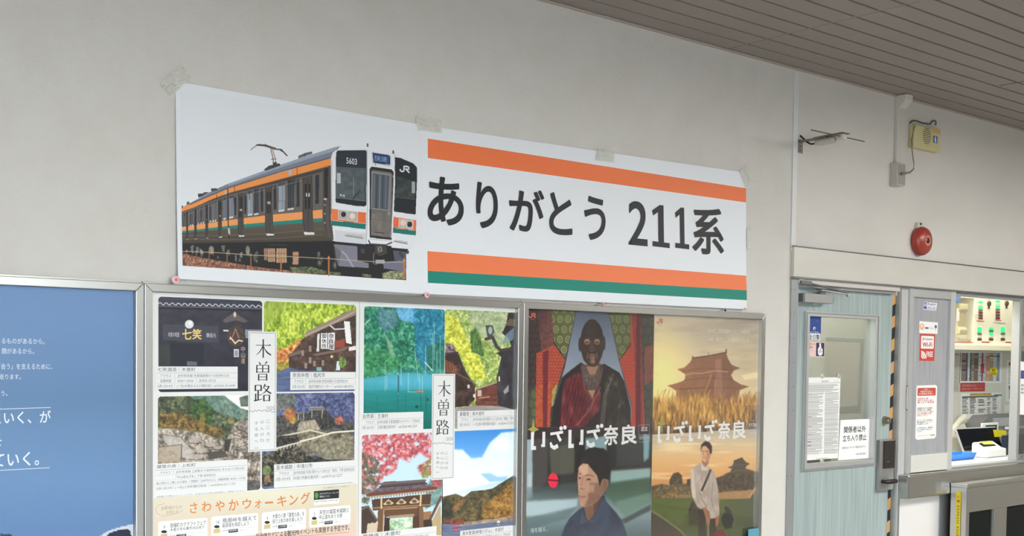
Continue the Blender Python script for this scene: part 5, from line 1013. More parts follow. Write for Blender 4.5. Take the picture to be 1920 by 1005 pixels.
# roof gear
c.poly(Zr([(530, 270), (560, 246), (620, 232), (630, 244), (545, 274)]), (62, 62, 66)); c.poly(Zr([(728, 190), (770, 172), (808, 164), (808, 178), (730, 205)]), (98, 100, 106)); c.line(Zr([(765, 192), (766, 178)]), 1.2, (60, 60, 64)); c.poly(Zr([(230, 376), (262, 374), (268, 386), (232, 394)]), (64, 66, 70)); c.poly(Zr([(156, 406), (188, 404), (188, 398), (222, 396), (180, 420), (158, 430)]), (56, 56, 60)); c.poly(Zr([(90, 452), (106, 450), (108, 464), (92, 470)]), (88, 96, 84)); c.poly(Zr([(60, 474), (72, 474), (72, 486), (60, 488)]), (90, 96, 84))
c.line(Zr([(458, 154), (476, 140), (498, 126), (540, 132)]), 1.3, (96, 88, 84)); c.line(Zr([(490, 128), (540, 132), (590, 150), (632, 154), (664, 188)]), 2.2, (66, 54, 48)); c.line(Zr([(500, 124), (545, 128), (600, 146)]), 1.4, (60, 50, 46)); c.line(Zr([(540, 122), (541, 138)]), 1, (60, 50, 46)); c.line(Zr([(572, 150), (584, 200), (588, 240)]), 1.5, (104, 76, 58)); c.line(Zr([(582, 152), (596, 200), (602, 234)]), 1.3, (150, 110, 80)); c.line(Zr([(575, 210), (602, 206)]), 1.2, (84, 70, 60)); c.poly(Zr([(582, 228), (606, 224), (608, 238), (584, 242)]), (76, 66, 60)); c.line(Zr([(630, 160), (640, 164)]), 2, (60, 50, 46))
# cab front
WH = (228, 231, 235)
c.poly(Zg([(78, 130), (88, 96), (108, 80), (140, 72), (335, 72), (530, 105), (600, 138), (668, 172), (686, 214), (684, 400), (678, 560), (672, 660), (650, 775), (498, 760), (498, 712), (336, 706), (320, 738), (104, 718), (90, 640), (77, 560), (79, 490)]), WH, soft=1)
c.put(c.mask(Zg([(104, 640), (325, 660), (318, 738), (104, 718)]), 2), (206, 208, 216), .8); c.line(Zg([(84, 150), (82, 480)]), 1.1, (190, 192, 198)); c.line(Zg([(328, 80), (332, 470), (322, 735)]), 1.1, (168, 170, 176)); c.line(Zg([(522, 112), (524, 200)]), 1, (170, 172, 178))
c.poly(Zg([(112, 98), (122, 82), (318, 80), (327, 92), (324, 462), (308, 474), (240, 468), (112, 446), (108, 430)]), (44, 52, 62)); c.put(c.mask(Zg([(116, 196), (322, 206), (320, 436), (116, 414)]), 1), (84, 92, 96)); c.tex(c.mask(Zg([(150, 210), (322, 220), (320, 420), (150, 400)]), 2), c.noise(8, 8, 4, 151), [(0, (62, 72, 76)), (1, (112, 120, 120))], .7)
c.rect(*Zg([(117, 240)])[0], *Zg([(144, 312)])[0], (186, 190, 192)); c.poly(Zg([(112, 418), (322, 440), (322, 468), (112, 446)]), (34, 38, 44)); c.line(Zg([(117, 196), (117, 412), (318, 436)]), .9, (140, 146, 148), .8); c.line(Zg([(234, 270), (234, 400)]), 1.2, (150, 160, 162), .8); c.line(Zg([(312, 240), (312, 430)]), 1.1, (60, 66, 72)); c.line(Zg([(280, 358), (248, 395), (218, 446)]), 1.4, (40, 42, 46)); c.line(Zg([(282, 372), (240, 412)]), .9, (56, 58, 62))
c.poly(Zg([(366, 98), (480, 116), (491, 126), (490, 180), (372, 168)]), (36, 54, 88)); c.put(c.mask(Zg([(374, 110), (482, 126), (482, 170), (376, 158)])), (62, 92, 140), .8); c.line(Zg([(362, 94), (492, 116), (494, 184), (366, 172), (362, 94)]), .9, (180, 184, 190))
c.poly(Zg([(524, 128), (560, 134), (650, 172), (676, 200), (678, 260), (668, 524), (660, 530), (514, 508)]), (34, 40, 46)); c.tex(c.mask(Zg([(530, 260), (664, 300), (662, 424), (524, 404)]), 2), c.noise(7, 7, 4, 152), [(0, (34, 42, 46)), (1, (92, 104, 96))], .8); c.rect(*Zg([(640, 300)])[0], *Zg([(664, 380)])[0], (176, 180, 180), .9); c.line(Zg([(520, 406), (664, 424)]), .9, (96, 100, 100))
c.poly(Zg([(338, 210), (352, 186), (505, 206), (524, 226), (524, 300), (506, 712), (338, 694)]), (232, 234, 236)); c.poly(Zg([(346, 214), (358, 194), (500, 214), (514, 232), (500, 708), (346, 690)]), (44, 44, 46)); c.poly(Zg([(358, 226), (368, 220), (494, 238), (504, 250), (494, 690), (356, 674)]), (124, 120, 118)); c.tex(c.mask(Zg([(358, 490), (496, 504), (494, 690), (356, 674)])), c.noise(8, 12, 3, 153), [(0, (92, 86, 80)), (1, (140, 134, 128))], .7)
c.poly(Zg([(368, 240), (484, 256), (490, 264), (476, 498), (362, 484)]), (84, 92, 100)); 
for x, w, col in ((380, 2, (120, 130, 140)), (398, 2, (54, 60, 68)), (420, 2.4, (126, 136, 146)), (440, 2, (58, 64, 72)), (462, 2, (112, 120, 128))): c.line(Zg([(x, 256), (x-6, 484)]), w, col, .8)
c.line(Zg([(364, 236), (488, 254), (478, 500), (360, 486), (364, 236)]), 1, (168, 168, 166)); c.line(Zg([(510, 260), (516, 270), (498, 690)]), 1.6, (206, 208, 210)); c.line(Zg([(360, 560), (492, 578)]), .9, (96, 90, 86)); c.line(Zg([(385, 652), (448, 660)]), 2, (84, 64, 54)); c.line(Zg([(370, 530), (378, 532)]), 1.6, (150, 150, 150)); c.line(Zg([(344, 698), (500, 716)]), 1.8, (204, 204, 200)); c.line(Zg([(480, 510), (482, 530)]), 1.5, (190, 190, 190)); c.line(Zg([(386, 168), (388, 188)]), 1.2, (120, 122, 126)); c.line(Zg([(398, 170), (482, 186)]), 1.2, (90, 92, 96))
OF, TF = (232, 112, 66), (22, 118, 108)
c.poly(Zg([(78, 488), (130, 494), (322, 516), (320, 592), (80, 570)]), OF); c.put(c.mask(Zg([(78, 488), (128, 494), (128, 575), (80, 570)])), (240, 132, 70), .7); c.poly(Zg([(80, 571), (320, 594), (319, 632), (84, 606)]), TF); c.poly(Zg([(513, 545), (672, 570), (670, 642), (510, 620)]), OF); c.poly(Zg([(510, 622), (670, 643), (668, 676), (508, 656)]), TF)
for pts, l, r in (([(128, 497), (262, 510), (262, 578), (130, 562)], (164, 528, (38, 36, 38)), (226, 540, (236, 214, 190))), ([(552, 560), (650, 574), (648, 630), (550, 616)], (578, 588, (238, 206, 180)), (626, 598, (40, 38, 40)))):
    c.poly(Zg(pts), (176, 172, 168)); c.line(Zg(pts+pts[:1]), 1.1, (224, 222, 220))
    for x, y, col in (l, r): c.ell(*Zg([(x, y)])[0], 5.8, 6.2, (210, 206, 202)); c.ell(*Zg([(x, y)])[0], 4.7, 5.2, col); c.ell(*Zg([(x-4, y-5)])[0], 1.6, 1.8, (246, 238, 226) if col[0] > 100 else (90, 88, 90), soft=.8)
    m = [(pts[0][0]+pts[1][0])/2, (pts[2][0]+pts[3][0])/2]; c.line(Zg([(m[0], (pts[0][1]+pts[1][1])/2), (m[0], (pts[2][1]+pts[3][1])/2)]), 1, (224, 222, 220))
for pts in ([(176, 676), (190, 662), (300, 676), (298, 696)], [(514, 716), (526, 706), (612, 718), (608, 734)]): c.poly(Zg(pts), (196, 190, 186)); c.line(Zg(pts[0:1]+pts[3:4]), 1.3, (112, 104, 100))
for x, y in ((332, 44), (511, 92)): q = Zg([(x, y)])[0]; c.poly([(q[0]-2, q[1]+3.5), (q[0]-1.6, q[1]-2), (q[0], q[1]-3.6), (q[0]+1.7, q[1]-2), (q[0]+2, q[1]+3.5)], (92, 90, 90))
# pilot, coupler
c.poly(Zg([(98, 735), (260, 752), (262, 850), (340, 870), (340, 902), (130, 890), (118, 850)]), (128, 128, 142)); c.line(Zg([(100, 745), (180, 810), (230, 892)]), 2.6, (186, 186, 192), .7); c.poly(Zg([(96, 735), (150, 780), (130, 886), (106, 860)]), (96, 94, 98), .6)
c.poly(Zg([(440, 862), (600, 845), (598, 930), (446, 905)]), (112, 114, 132)); c.poly(Zg([(510, 780), (600, 790), (598, 850), (520, 850)]), (86, 88, 104)); c.poly(Zg([(262, 745), (370, 752), (380, 850), (265, 845)]), (40, 40, 44)); c.rect(*Zg([(285, 770)])[0], *Zg([(310, 800)])[0], (70, 70, 74))
c.poly(Zg([(385, 735), (460, 742), (470, 800), (420, 820), (380, 800)]), (66, 64, 64)); c.poly(Zg([(400, 755), (430, 752), (436, 785), (405, 795)]), (136, 132, 126)); c.line(Zg([(412, 760), (424, 772), (410, 784)]), 1.3, (40, 38, 38)); c.line(Zg([(375, 800), (372, 870), (395, 878)]), 2, (110, 106, 102)); c.rect(*Zg([(388, 845)])[0], *Zg([(452, 872)])[0], (168, 164, 170)); c.line(Zg([(340, 712), (350, 735), (460, 742), (500, 725)]), 2.4, (56, 54, 54))
for x, y in ((560, 800), (575, 820), (610, 792)): c.ell(*Zg([(x, y)])[0], 3, 3.4, (66, 66, 70))
c.ell(*Zr([(938, 815)])[0], 4.5, 8.5, (58, 56, 58)); c.ell(*Zr([(938, 815)])[0], 2, 5, (120, 116, 116))
# rope fence
c.line(Zr([(60, 737), (92, 735), (147, 738), (220, 740), (322, 746), (458, 757), (630, 762), (903, 777), (1060, 788), (1200, 796), (1335, 796)]), 1.3, (190, 172, 146))
for x, y0, y1 in ((92, 726, 808), (147, 728, 814), (220, 732, 820), (322, 738, 826), (458, 748, 836), (630, 754, 850), (903, 764, 872), (1333, 780, 884)): c.line(Zr([(x, y0), (x, y1)]), 1.6+x/700, (146, 100, 72) if x < 600 else (184, 120, 66)); c.line(Zr([(x-4, y0+8), (x+4, y0+8)]), 2, (196, 164, 124))
c.build('train_picture', GLOSS, b1)
ik = Ink(-.012)
def put_on(ik, nm):
    ik.v = [(x, float(by(x, z))-.0019+(y-ik.y)*4, z) for x, y, z in ik.v]; ik.build(nm, GLOSS, b1)
ik.text('5603', *Zg([(190, 130)])[0], Zg([(263, 132)])[0][0], Zg([(190, 172)])[0][1], (226, 228, 230), .012, fit=True)
put_on(ik, 'car_number'); ik = Ink(-.012)
ik.text('快速', Zg([(386, 0)])[0][0], Zg([(0, 114)])[0][1], Zg([(474, 0)])[0][0], Zg([(0, 152)])[0][1], (138, 168, 208), .006, fit=True)
put_on(ik, 'destination_lettering'); ik = Ink(-.012)
ik.text('K6', Zg([(144, 0)])[0][0], Zg([(0, 384)])[0][1], Zg([(178, 0)])[0][0], Zg([(0, 402)])[0][1], (226, 226, 226), .01, fit=True)
put_on(ik, 'set_number'); ik = Ink(-.012)
jr(ik, Zg([(562, 0)])[0][0], Zg([(0, 181)])[0][1], Zg([(632, 0)])[0][0], Zg([(0, 240)])[0][1], (216, 220, 224))
put_on(ik, 'railway_logo')

# ---- tape and tacks holding the banner
tape_m = mat('milky_adhesive_tape', (226, 226, 216), .35, alpha=.62)
rs2 = np.random.RandomState(3)
def tape(outline, label, creases=4):
    """thin crumpled strip stuck over the sheet's edge"""
    pts = np.array(outline, float); cx, cy = pts.mean(0); rings = []
    n = 5; a, b, c_, d_ = pts[:4]; vs = []; N = 9
    for j in range(N):
        for i in range(N):
            u, v = i/(N-1), j/(N-1); q = (a*(1-u)+b*u)*(1-v)+(d_*(1-u)+c_*u)*v
            if 0 < i < N-1 and j in (0, N-1): q = q+rs2.uniform(-.5, .5, 2)
            p = P(q[0], q[1], -.008); z = float(by(p[0], p[2])) if p[2] < BT+.002 else -.004
            vs.append((p[0], min(z-.0015, -.004)-.003*rs2.rand()-.0018*(1+math.sin((u*1.7+v)*9)), p[2]))
    fs = [(j*N+i, (j+1)*N+i, (j+1)*N+i+1, j*N+i+1) for j in range(N-1) for i in range(N-1)]
    o = MB().add(vs, fs).build('tape_piece', tape_m, None, label=label, cat='tape', group='tape pieces holding the banner')
    return o
tape([(300.5, 156), (343, 121.5), (358.5, 145), (321, 180)], 'crumpled whitish tape across the upper left corner of the train banner sheet')
tape([(779.5, 216), (827.5, 225), (828, 250), (783, 244)], 'crumpled whitish tape where the two banner sheets meet at the top')
tape([(1121, 277.5), (1151, 280), (1152, 305), (1115, 300)], 'square of clear tape at the middle of the message banner top edge')
tape([(1387, 321), (1400, 310), (1411, 341), (1397, 352)], 'twisted clear tape on the upper right corner of the message banner sheet')
tape([(1399.5, 427), (1407, 427.5), (1406, 467), (1398.5, 466)], 'narrow upright tape on the right edge of the message banner sheet')
def tack(px, py, col, label, r=.0095):
    p = P(px, py, -.032); 
    t = thing('push_pin', (p[0], p[1], p[2]), label, 'push pin', 'push pins along the banner bottom')
    MB().lathe((p[0], p[1]-.004, p[2]), [(0.0005, .0), (r*.7, .0005), (r, .003), (r, .0055), (r*.55, .0075), (.0008, .008), (.0006, .030)], 'y', 16).build('head', mat('push_pin_%d' % col[1], col, .4), t, smooth=True)
    if r > .006: MB().lathe((p[0], p[1]-.0045, p[2]), [(.0003, 0), (r*.42, .0004), (r*.45, .002)], 'y', 12).build('centre_dot', mat('push_pin_centre', (206, 110, 124), .4), t)
tack(329.5, 524.5, (232, 190, 194), 'pale pink push pin at the lower left corner of the banner', .0125)
tack(800.5, 553, (232, 190, 194), 'pale pink push pin under the joint between the two banner sheets', .0105)
tack(1130.5, 570.5, (206, 150, 156), 'small pink push pin under the middle of the message banner', .0085)
tack(1397.5, 579.5, (206, 190, 190), 'pale push pin at the lower right corner of the message banner', .007)
tack(1360, 582, (44, 42, 42), 'tiny black push pin near the lower right end of the banner', .0052)

# ------------------------------------------------------------------ things fixed to the upper right wall
grey_steel = mat('galvanised_steel', (128, 126, 120), .5, .5)
aged_white = mat('aged_white_plastic', (206, 203, 194), .5)
# dipole aerial on a bracket
p0 = P(1494, 260.5); p1 = P(1504, 288); xc = (p0[0]+p1[0])/2
t = thing('dipole_aerial', (xc, 0, p1[2]), 'small grey dipole aerial on a bracket arm beside the white corner strip', 'aerial')
MB().box(p0[0], p1[0], -.004, -.0003, p1[2], p0[2]).build('wall_plate', grey_steel, t, bevel=.0008)
for f in (.2, .5, .82):
    z = p0[2]+(p1[2]-p0[2])*f; MB().lathe((xc, -.0052, z), [(.003, 0), (.0042, .0006), (.0042, .001)], 'y', 10).build('screw', mat('dark_screw', (60, 58, 56), .5), t)
e_ = PX_(1585, 250.5, xc); ya = e_[1]; za = p0[2]-.012
MB().box(xc-.012, xc+.012, ya*.62, -.004, za-.002, za+.006).build('arm', grey_steel, t, bevel=.0008)
MB().extr([(xc-.028, ya*1.02, za+.006), (xc-.02, ya*.36, za+.004), (xc+.02, ya*.36, za+.004), (xc+.030, ya*1.02, za+.006)], (0, 0, .004)).build('top_plate', mat('weathered_plate', (132, 128, 116), .6, .3), t, bevel=.0008)
MB().tube([(xc, ya*.36, za-.018), (xc, ya*.41, za-.016), (xc, ya*.46, za-.0155), (xc, ya*.76, za-.014), (xc, ya*.80, za-.012)], [.011, .012, .0155, .0155, .010], 12).build('balun_body', mat('grey_balun', (188, 185, 174), .5), t, smooth=True)
MB().box(xc-.016, xc+.016, ya*1.0, ya*.84, za-.022, za+.004).build('feed_block', mat('pale_feed_block', (204, 200, 188), .5), t, bevel=.003)
MB().tube([(xc, ya*.36, za-.018), (xc, ya*.26, za-.018), (xc+.004, ya*.18, za-.008), (xc-.004, ya*.1, za+.012), (xc-.01, ya*.04, za+.028)], .0042, 8).build('cable', black, t, smooth=True)
r0, r1 = P(1521, 246, ya*.93), P(1620.5, 270.5, ya*.93)
MB().tube([(r0[0], ya*.93, za-.006), (xc, ya*.93, za-.006), (r1[0], ya*.93, za-.006)], .0028, 8).build('rod', mat('aluminium_rod', (120, 116, 108), .45, .6), t, smooth=True)

# surface duct with ceiling elbow and junction box
d0, d1 = P(1676.5, 250), P(1685.5, 250); bx = P(1669, 306); bb = P(1668, 348)
jy = PX_(1683, 306, bx[0])[1]; jx1 = P(1698.5, 308, jy)[0]
t = thing('cable_duct', ((d0[0]+d1[0])/2, 0, bb[2]), 'white vertical cable duct with a ceiling elbow above a junction box', 'cable duct')
MB().box(d0[0], d1[0], -.018, -.0003, bx[2]-.01, P(1677, 205)[2]+.01).build('duct', aged_white, t, bevel=.002)
el = P(1677, 204)[2]; ew = .058
MB().extr([(d0[0]-.002, -.0003, el), (d0[0]-.002, -.030, el), (d0[0]-.002, -.070, CEIL-.03), (d0[0]-.002, -.070, CEIL-.001), (d0[0]-.002, -.0003, CEIL-.001)], (ew, 0, 0)).build('ceiling_elbow', aged_white, t, bevel=.005)
MB().box(bx[0], jx1, jy, -.0003, bb[2], bx[2]).build('junction_box', mat('grey_white_box', (190, 187, 178), .5), t, bevel=.003)
MB().box(bx[0]+.006, jx1-.006, jy-.0025, jy, bb[2]+.006, bx[2]-.006).build('junction_box_lid', mat('shaded_box_front', (158, 156, 148), .5), t, bevel=.001)  # front coloured darker than the box to shade this side

# yellowed chime box
cb0 = P(1704, 229); cy = PX_(1715.6, 231.6, cb0[0])[1]; ca, cb1 = P(1715.6, 231.6, cy), P(1763.5, 286, cy)
t = thing('chime_box', ((ca[0]+cb1[0])/2, 0, cb1[2]), 'yellowed speaker box with round slot grille and a small blue sticker', 'speaker')
ym = mat('yellowed_plastic', (208, 198, 148), .5)
MB().box(cb0[0], cb1[0], cy*.55, -.0003, cb1[2], ca[2]).build('back_shell', ym, t, bevel=.006)
MB().box(cb0[0], cb1[0], cy, cy*.57, cb1[2], ca[2]).build('front_cover', ym, t, bevel=.007)
cx_, cz_ = P(1738, 255, cy)[0], P(1738, 255, cy)[2]
for k in range(9):
    h = (k-4)*.0098; w = .040*math.sqrt(max(.05, 1-(h/.047)**2))
    MB().box(cx_-w, cx_+w, cy-.0008, cy+.0005, cz_-h-.0016, cz_-h+.0016).build('speaker_slot', mat('dark_slot', (70, 64, 48), .7), t)
for dz in (.052, -.052): MB().lathe((cx_, cy-.001, cz_+dz), [(.0006, 0), (.0022, .0004), (.0022, .001)], 'y', 10).build('screw', mat('dark_slot'), t)
ik = Ink(cy-.001); ik.rect(1750, 254, 1757.5, 269, (66, 96, 160)); ik.poly([(1752, 259), (1755, 257), (1755.6, 267), (1753, 267.5)], (226, 230, 236)); ik.ell(1753.6, 256.3, .9, 1, (226, 230, 236), 8); ik.rect(1748.5, 238.5, 1763, 251.5, (206, 172, 116))
ik.build('sticker', INKM, t)
MB().tube([P(1703+q[0], q[1], cy*.5+.01) for q in ((3, 231), (8, 226.5), (14, 226), (21, 228.5), (27, 231), (33, 231.5), (41, 233), (44, 228), (49, 225.5), (52, 228), (51.5, 235))], .0032, 8).build('loose_cable', mat('dark_cable', (76, 72, 66), .5), t, smooth=True)
cbl = [(ca[0]-.001, cy*.9-.006, ca[2]-.01)]+[tuple(P(x, y, yy)) for x, y, yy in ((1708.5, 262, cy*.9), (1710.5, 285, cy*.8), (1713.5, 306, cy*.8), (1713, 317, cy*.9), (1706, 323.5, jy-.03), (1697, 325, jy-.022), (1690, 325.5, jy-.011))]
props(MB().tube(cbl, [.003]*5+[.0045, .006, .007], 8).build('speaker_lead', mat('grey_lead', (128, 124, 114), .5), None, smooth=True), 'grey lead looping from the yellowed speaker box down to the junction box', 'cable')

# red fire alarm lamp
a0 = P(1721, 452.5); R_ = (P(1725, 426)[2]-P(1725, 480.5)[2])/2
t = thing('fire_alarm', (a0[0], 0, a0[2]-R_), 'round red fire alarm lamp with a dark lens above the cream lintel', 'fire alarm')
MB().box(a0[0]-.035, a0[0]+.028, -.022, -.0003, a0[2], P(1720, 417.5)[2]).build('mounting_plate', aged_white, t, bevel=.005)
MB().lathe((a0[0], -.055, a0[2]), [(.0005, -.004), (R_*.30, -.003), (R_*.62, .0), (R_*.86, .009), (R_*.98, .024), (R_, .036), (R_*.97, .050), (R_*.9, .0545)], 'y', 36).build('dome', mat('red_alarm_plastic', (160, 62, 50), .3), t, smooth=True)
MB().lathe((a0[0], -.0625, a0[2]), [(.0005, 0), (R_*.17, .001), (R_*.2, .003), (R_*.2, .006)], 'y', 20).build('lens', mat('dark_lens', (44, 34, 34), .2), t, smooth=True)
MB().lathe((a0[0], -.0595, a0[2]), [(R_*.34, .0005), (R_*.36, -.0008), (R_*.38, .0008), (R_*.34, .0025)], 'y', 30).build('lens_ring', mat('pale_ring', (206, 128, 112), .35), t, smooth=True)
MB().box(a0[0]-.022, a0[0]-.006, -.0235, -.022, a0[2]+R_+.006, a0[2]+R_+.018).build('indicator', mat('dark_slot'), t)

# ------------------------------------------------------------------ staff door
YD = .035
XD0, XD1 = XJ+.012, P(1677, 700, YD)[0]-.003
jl = P(1494.3, 700, -.008)[0]; jz = LZ0-.004
d1 = thing('door_1', ((XD0+XD1)/2, 0, 0), None, None); d1['kind'] = 'structure'
ja = MB().box(XJ, jl, -.008, .09, 0, jz).build('left_jamb', alu_grey, d1, bevel=.002)
for y in (543, 588, 634.5, 679, 725, 769.5, 892.5):
    for x in (1483.6, 1490.5):
        q = P(x-(y-543)*.02, y, -.008); MB().lathe((q[0], -.0095, q[2]), [(.0005, 0), (.0026, .0005), (.003, .0015)], 'y', 8).build('rivet', mat('rivet_grey', (120, 122, 124), .5, .4), ja)
hz = P(1494.5, 531.5, -.012)[2]
MB().box(jl, P(1688, 540, -.012)[0], -.012, .09, hz, jz).build('head_jamb', mat('pale_aluminium', (214, 208, 202), .4, .3), d1, bevel=.002)
MB().box(jl, P(1679, 545, .01)[0], .008, .05, hz-.014, hz).build('head_stop', alu_grey, d1, bevel=.001)
mx0 = P(1677, 700, YD)[0]; yj = PX_(1688, 700, mx0)[1]; mx1 = P(1700, 700, yj)[0]
MB().box(mx0, mx1, yj, .09, 0, jz).build('right_jamb', mat('satin_aluminium', (202, 202, 202), .4, .35), d1, bevel=.003)
MB().box(mx0-.002, mx0, yj+.012, YD-.002, 0, jz).build('jamb_liner', mat('greenish_aluminium', (168, 176, 176), .45, .3), d1, bevel=.001)
# leaf with an opening for the glass
ga, gb = P(1511.5, 583, YD-.012), P(1642, 871.5, YD-.012)
gi, gj = P(1517, 592.5, YD-.006), P(1634.5, 861.5, YD-.006)
zt = hz-.012
lf = MB()
lf.box(XD0, ga[0]+.01, YD, YD+.036, .01, zt).box(gb[0]-.01, XD1-.002, YD, YD+.036, .01, zt).box(ga[0]+.01, gb[0]-.01, YD, YD+.036, .01, gb[2]+.01).box(ga[0]+.01, gb[0]-.01, YD, YD+.036, ga[2]-.01, zt)
leaf = lf.build('leaf', door_m, d1)
wf = MB()
for x0, x1, z0, z1 in ((ga[0], gi[0], gb[2], ga[2]), (gj[0], gb[0], gb[2], ga[2])): wf.box(x0, x1, YD-.012, YD+.046, z0, z1)
wf.box(gi[0], gj[0], YD-.012, YD+.046, gb[2], gj[2]).box(gi[0], gj[0], YD-.012, YD+.046, gi[2], ga[2])
gfr = wf.build('glazing_frame', alu, leaf)
bd = MB(); w = .005
for x0, x1, z0, z1 in ((ga[0]+w, ga[0]+2*w, gb[2]+2*w, ga[2]-2*w), (gb[0]-2*w, gb[0]-w, gb[2]+2*w, ga[2]-2*w), (ga[0]+w, gb[0]-w, gb[2]+w, gb[2]+2*w), (ga[0]+w, gb[0]-w, ga[2]-2*w, ga[2]-w)): bd.box(x0, x1, YD-.016, YD-.012, z0, z1)
bd.build('glazing_bead', alu_grey, leaf)
MB().box(gi[0]-.004, gj[0]+.004, YD+.012, YD+.016, gj[2]-.004, gi[2]+.004).build('glass_pane', pane_m, leaf)
hz_ = Ink(YD-.0004); x0, x1 = P(1670, 700, YD)[0], XD1-.003; zz = zt; k = 0
hx = lambda z: [(x0, z), (x1, z)]
while zz > .05:
    z2 = zz-.060; y = hz_.yy(); hz_.add([(x0, y, zz), (x1, y, zz+.012), (x1, y, z2+.012), (x0, y, z2)], [(0, 1, 2, 3)], 0, (206, 158, 98) if k % 2 == 0 else (40, 38, 40)); zz = z2; k += 1
hz_.build('hazard_tape', INKM, leaf)
# lock furniture
kb = P(1658, 788, YD)
kn = MB().lathe((kb[0], YD-.034, kb[2]), [(.0005, 0), (.014, .001), (.0165, .004), (.0185, .012), (.0215, .020), (.023, .0335)], 'y', 24).build('cylinder_lock', mat('bronze_lock', (168, 158, 140), .3, .9), leaf, smooth=True)
MB().box(kb[0]-.0015, kb[0]+.0015, YD-.0345, YD-.033, kb[2]-.006, kb[2]+.006).build('keyhole', black, kn)
ka, kc = P(1649.5, 825, YD-.02), P(1674, 918, YD-.02)
pad = MB().box(ka[0], kc[0], YD-.024, YD-.0005, kc[2], ka[2]).build('keypad_lock', mat('satin_lock_case', (168, 168, 164), .38, .7), leaf, bevel=.005)
kd, ke = P(1658.5, 827.5, YD-.03), P(1673, 877.5, YD-.03)
MB().box(kd[0], kc[0]-.003, YD-.030, YD-.024, ke[2], kd[2]).build('keypad_panel', mat('glossy_dark_panel', (40, 32, 32), .15), pad, bevel=.002)
q = P(1665, 865.5, YD-.0305); MB().box(q[0]-.008, q[0]+.012, YD-.0306, YD-.030, q[2]-.0015, q[2]+.0015).build('keypad_mark', mat('dim_mark', (120, 116, 112), .5), pad)
lv = P(1660.5, 903.5, YD-.045)
MB().tube([(lv[0], YD-.024, lv[2]), (lv[0], YD-.05, lv[2])], .010, 14).build('lever_neck', black, pad, smooth=True)
MB().tube([(lv[0]-.012, YD-.052, lv[2]-.001), (lv[0], YD-.053, lv[2]), (lv[0]+.05, YD-.053, lv[2]), (lv[0]+.085, YD-.052, lv[2]), (lv[0]+.092, YD-.05, lv[2])], [.006, .0115, .0125, .012, .006], 14).build('lever', black, pad, smooth=True)
# closer
q0, q1 = P(1509.5, 550, YD-.05), P(1561.5, 568, YD-.05)
cl = MB().box(q0[0], q1[0], YD-.05, YD-.0005, q1[2]-.004, q0[2]+.002).build('door_closer', mat('grey_closer', (168, 168, 166), .4, .3), d1, bevel=.002)
MB().box(q0[0]-.012, q0[0], YD-.047, YD-.0005, q1[2]-.002, q0[2]).build('closer_end_cap', mat('dark_closer_cap', (108, 112, 110), .5), cl)
pv = P(1540, 545.5, YD-.026)
MB().lathe((pv[0], YD-.026, q0[2]+.003), [(.0005, 0), (.022, .0), (.022, .008), (.014, .010), (.014, .02), (.0005, .02)], 'z', 18).build('pivot', mat('dark_closer_cap'), cl, smooth=True)
a1, a2 = np.array((pv[0], YD-.03, q0[2]+.018)), P(1591, 552, YD-.07)
MB().extr([(a1[0]-.02, a1[1]+.012, a1[2]), (a1[0]-.02, a1[1]-.014, a1[2]), (a2[0], a2[1]-.008, a2[2]-.004), (a2[0], a2[1]+.008, a2[2]-.004)], (0, 0, .007)).build('main_arm', mat('grey_closer'), cl, bevel=.001)
MB().lathe((a2[0], a2[1], a2[2]-.013), [(.0005, 0), (.010, .001), (.011, .01), (.010, .019), (.0005, .02)], 'z', 14).build('elbow_joint', mat('grey_closer'), cl, smooth=True)
MB().extr([(a2[0], a2[1]-.007, a2[2]+.004), (a2[0], a2[1]+.007, a2[2]+.004), (jl+.05, -.004, hz+.006), (jl+.05, -.02, hz+.006)], (0, 0, .006)).build('link_arm', mat('dark_closer_cap'), cl)
MB().box(jl+.002, jl+.085, -.022, -.012, hz-.001, hz+.016).build('arm_shoe', mat('dark_closer_cap'), cl, bevel=.002)
q = P(1526, 571, YD-.03); MB().tube([(q[0], YD-.03, q1[2]-.004), (q[0], YD-.03, q1[2]-.014)], .004, 8).build('valve_screw', alu, cl)

# papers and stickers on the door glass (outer face)
YG = YD+.0115
def flat(name, corners, label, cat, m=paper, y=YG, group=None, th=.0004):
    pts = [P(a, b, y) for a, b in corners]
    return MB().extr([(p[0], y-th, p[2]) for p in pts], (0, th, 0)).build(name, m, None, label=label, cat=cat, group=group)
s = flat('security_sticker', [(1517, 592.8), (1539.3, 594), (1537, 638), (1516, 637)], 'blue and white security sticker in the upper left corner of the door glass', 'sticker')
ik = Ink(YG-.0005); ik.rect(1517, 593, 1539, 625.5, (44, 72, 140)); ik.ell(1527, 616, 2.4, 3.4, (210, 220, 236)); ik.poly([(1525.8, 618.5), (1527.5, 613), (1529, 618.5)], (44, 72, 140)); ik.text('綜合警備', 1519, 620.8, 1535, 624.2, (190, 202, 224)); ik.ell(1532.5, 602, 1.6, 1.8, (70, 104, 170))
ik.text('全日警', 1516.5, 626.5, 1536.5, 637, (36, 48, 104), .02); ik.build('lettering', INKM, s)
s = flat('camera_sticker', [(1516, 640.5), (1546, 641.5), (1545, 669.5), (1515.6, 668.5)], 'pink security camera sticker with a navy figure panel below the blue sticker', 'sticker', mat('pale_pink_paper', (226, 200, 192), .6))
ik = Ink(YG-.0005); ik.rect(1530.5, 642.5, 1545, 668, (44, 44, 78)); ik.poly([(1536, 643.5), (1539.5, 643.7), (1539.5, 650), (1542.5, 655), (1542.5, 664), (1540, 666.5), (1535.5, 666.5), (1533.5, 663), (1533.5, 654), (1536.3, 650)], (232, 232, 236)); ik.line([(1540, 652), (1536, 661), (1541, 659)], .004, (44, 44, 78))
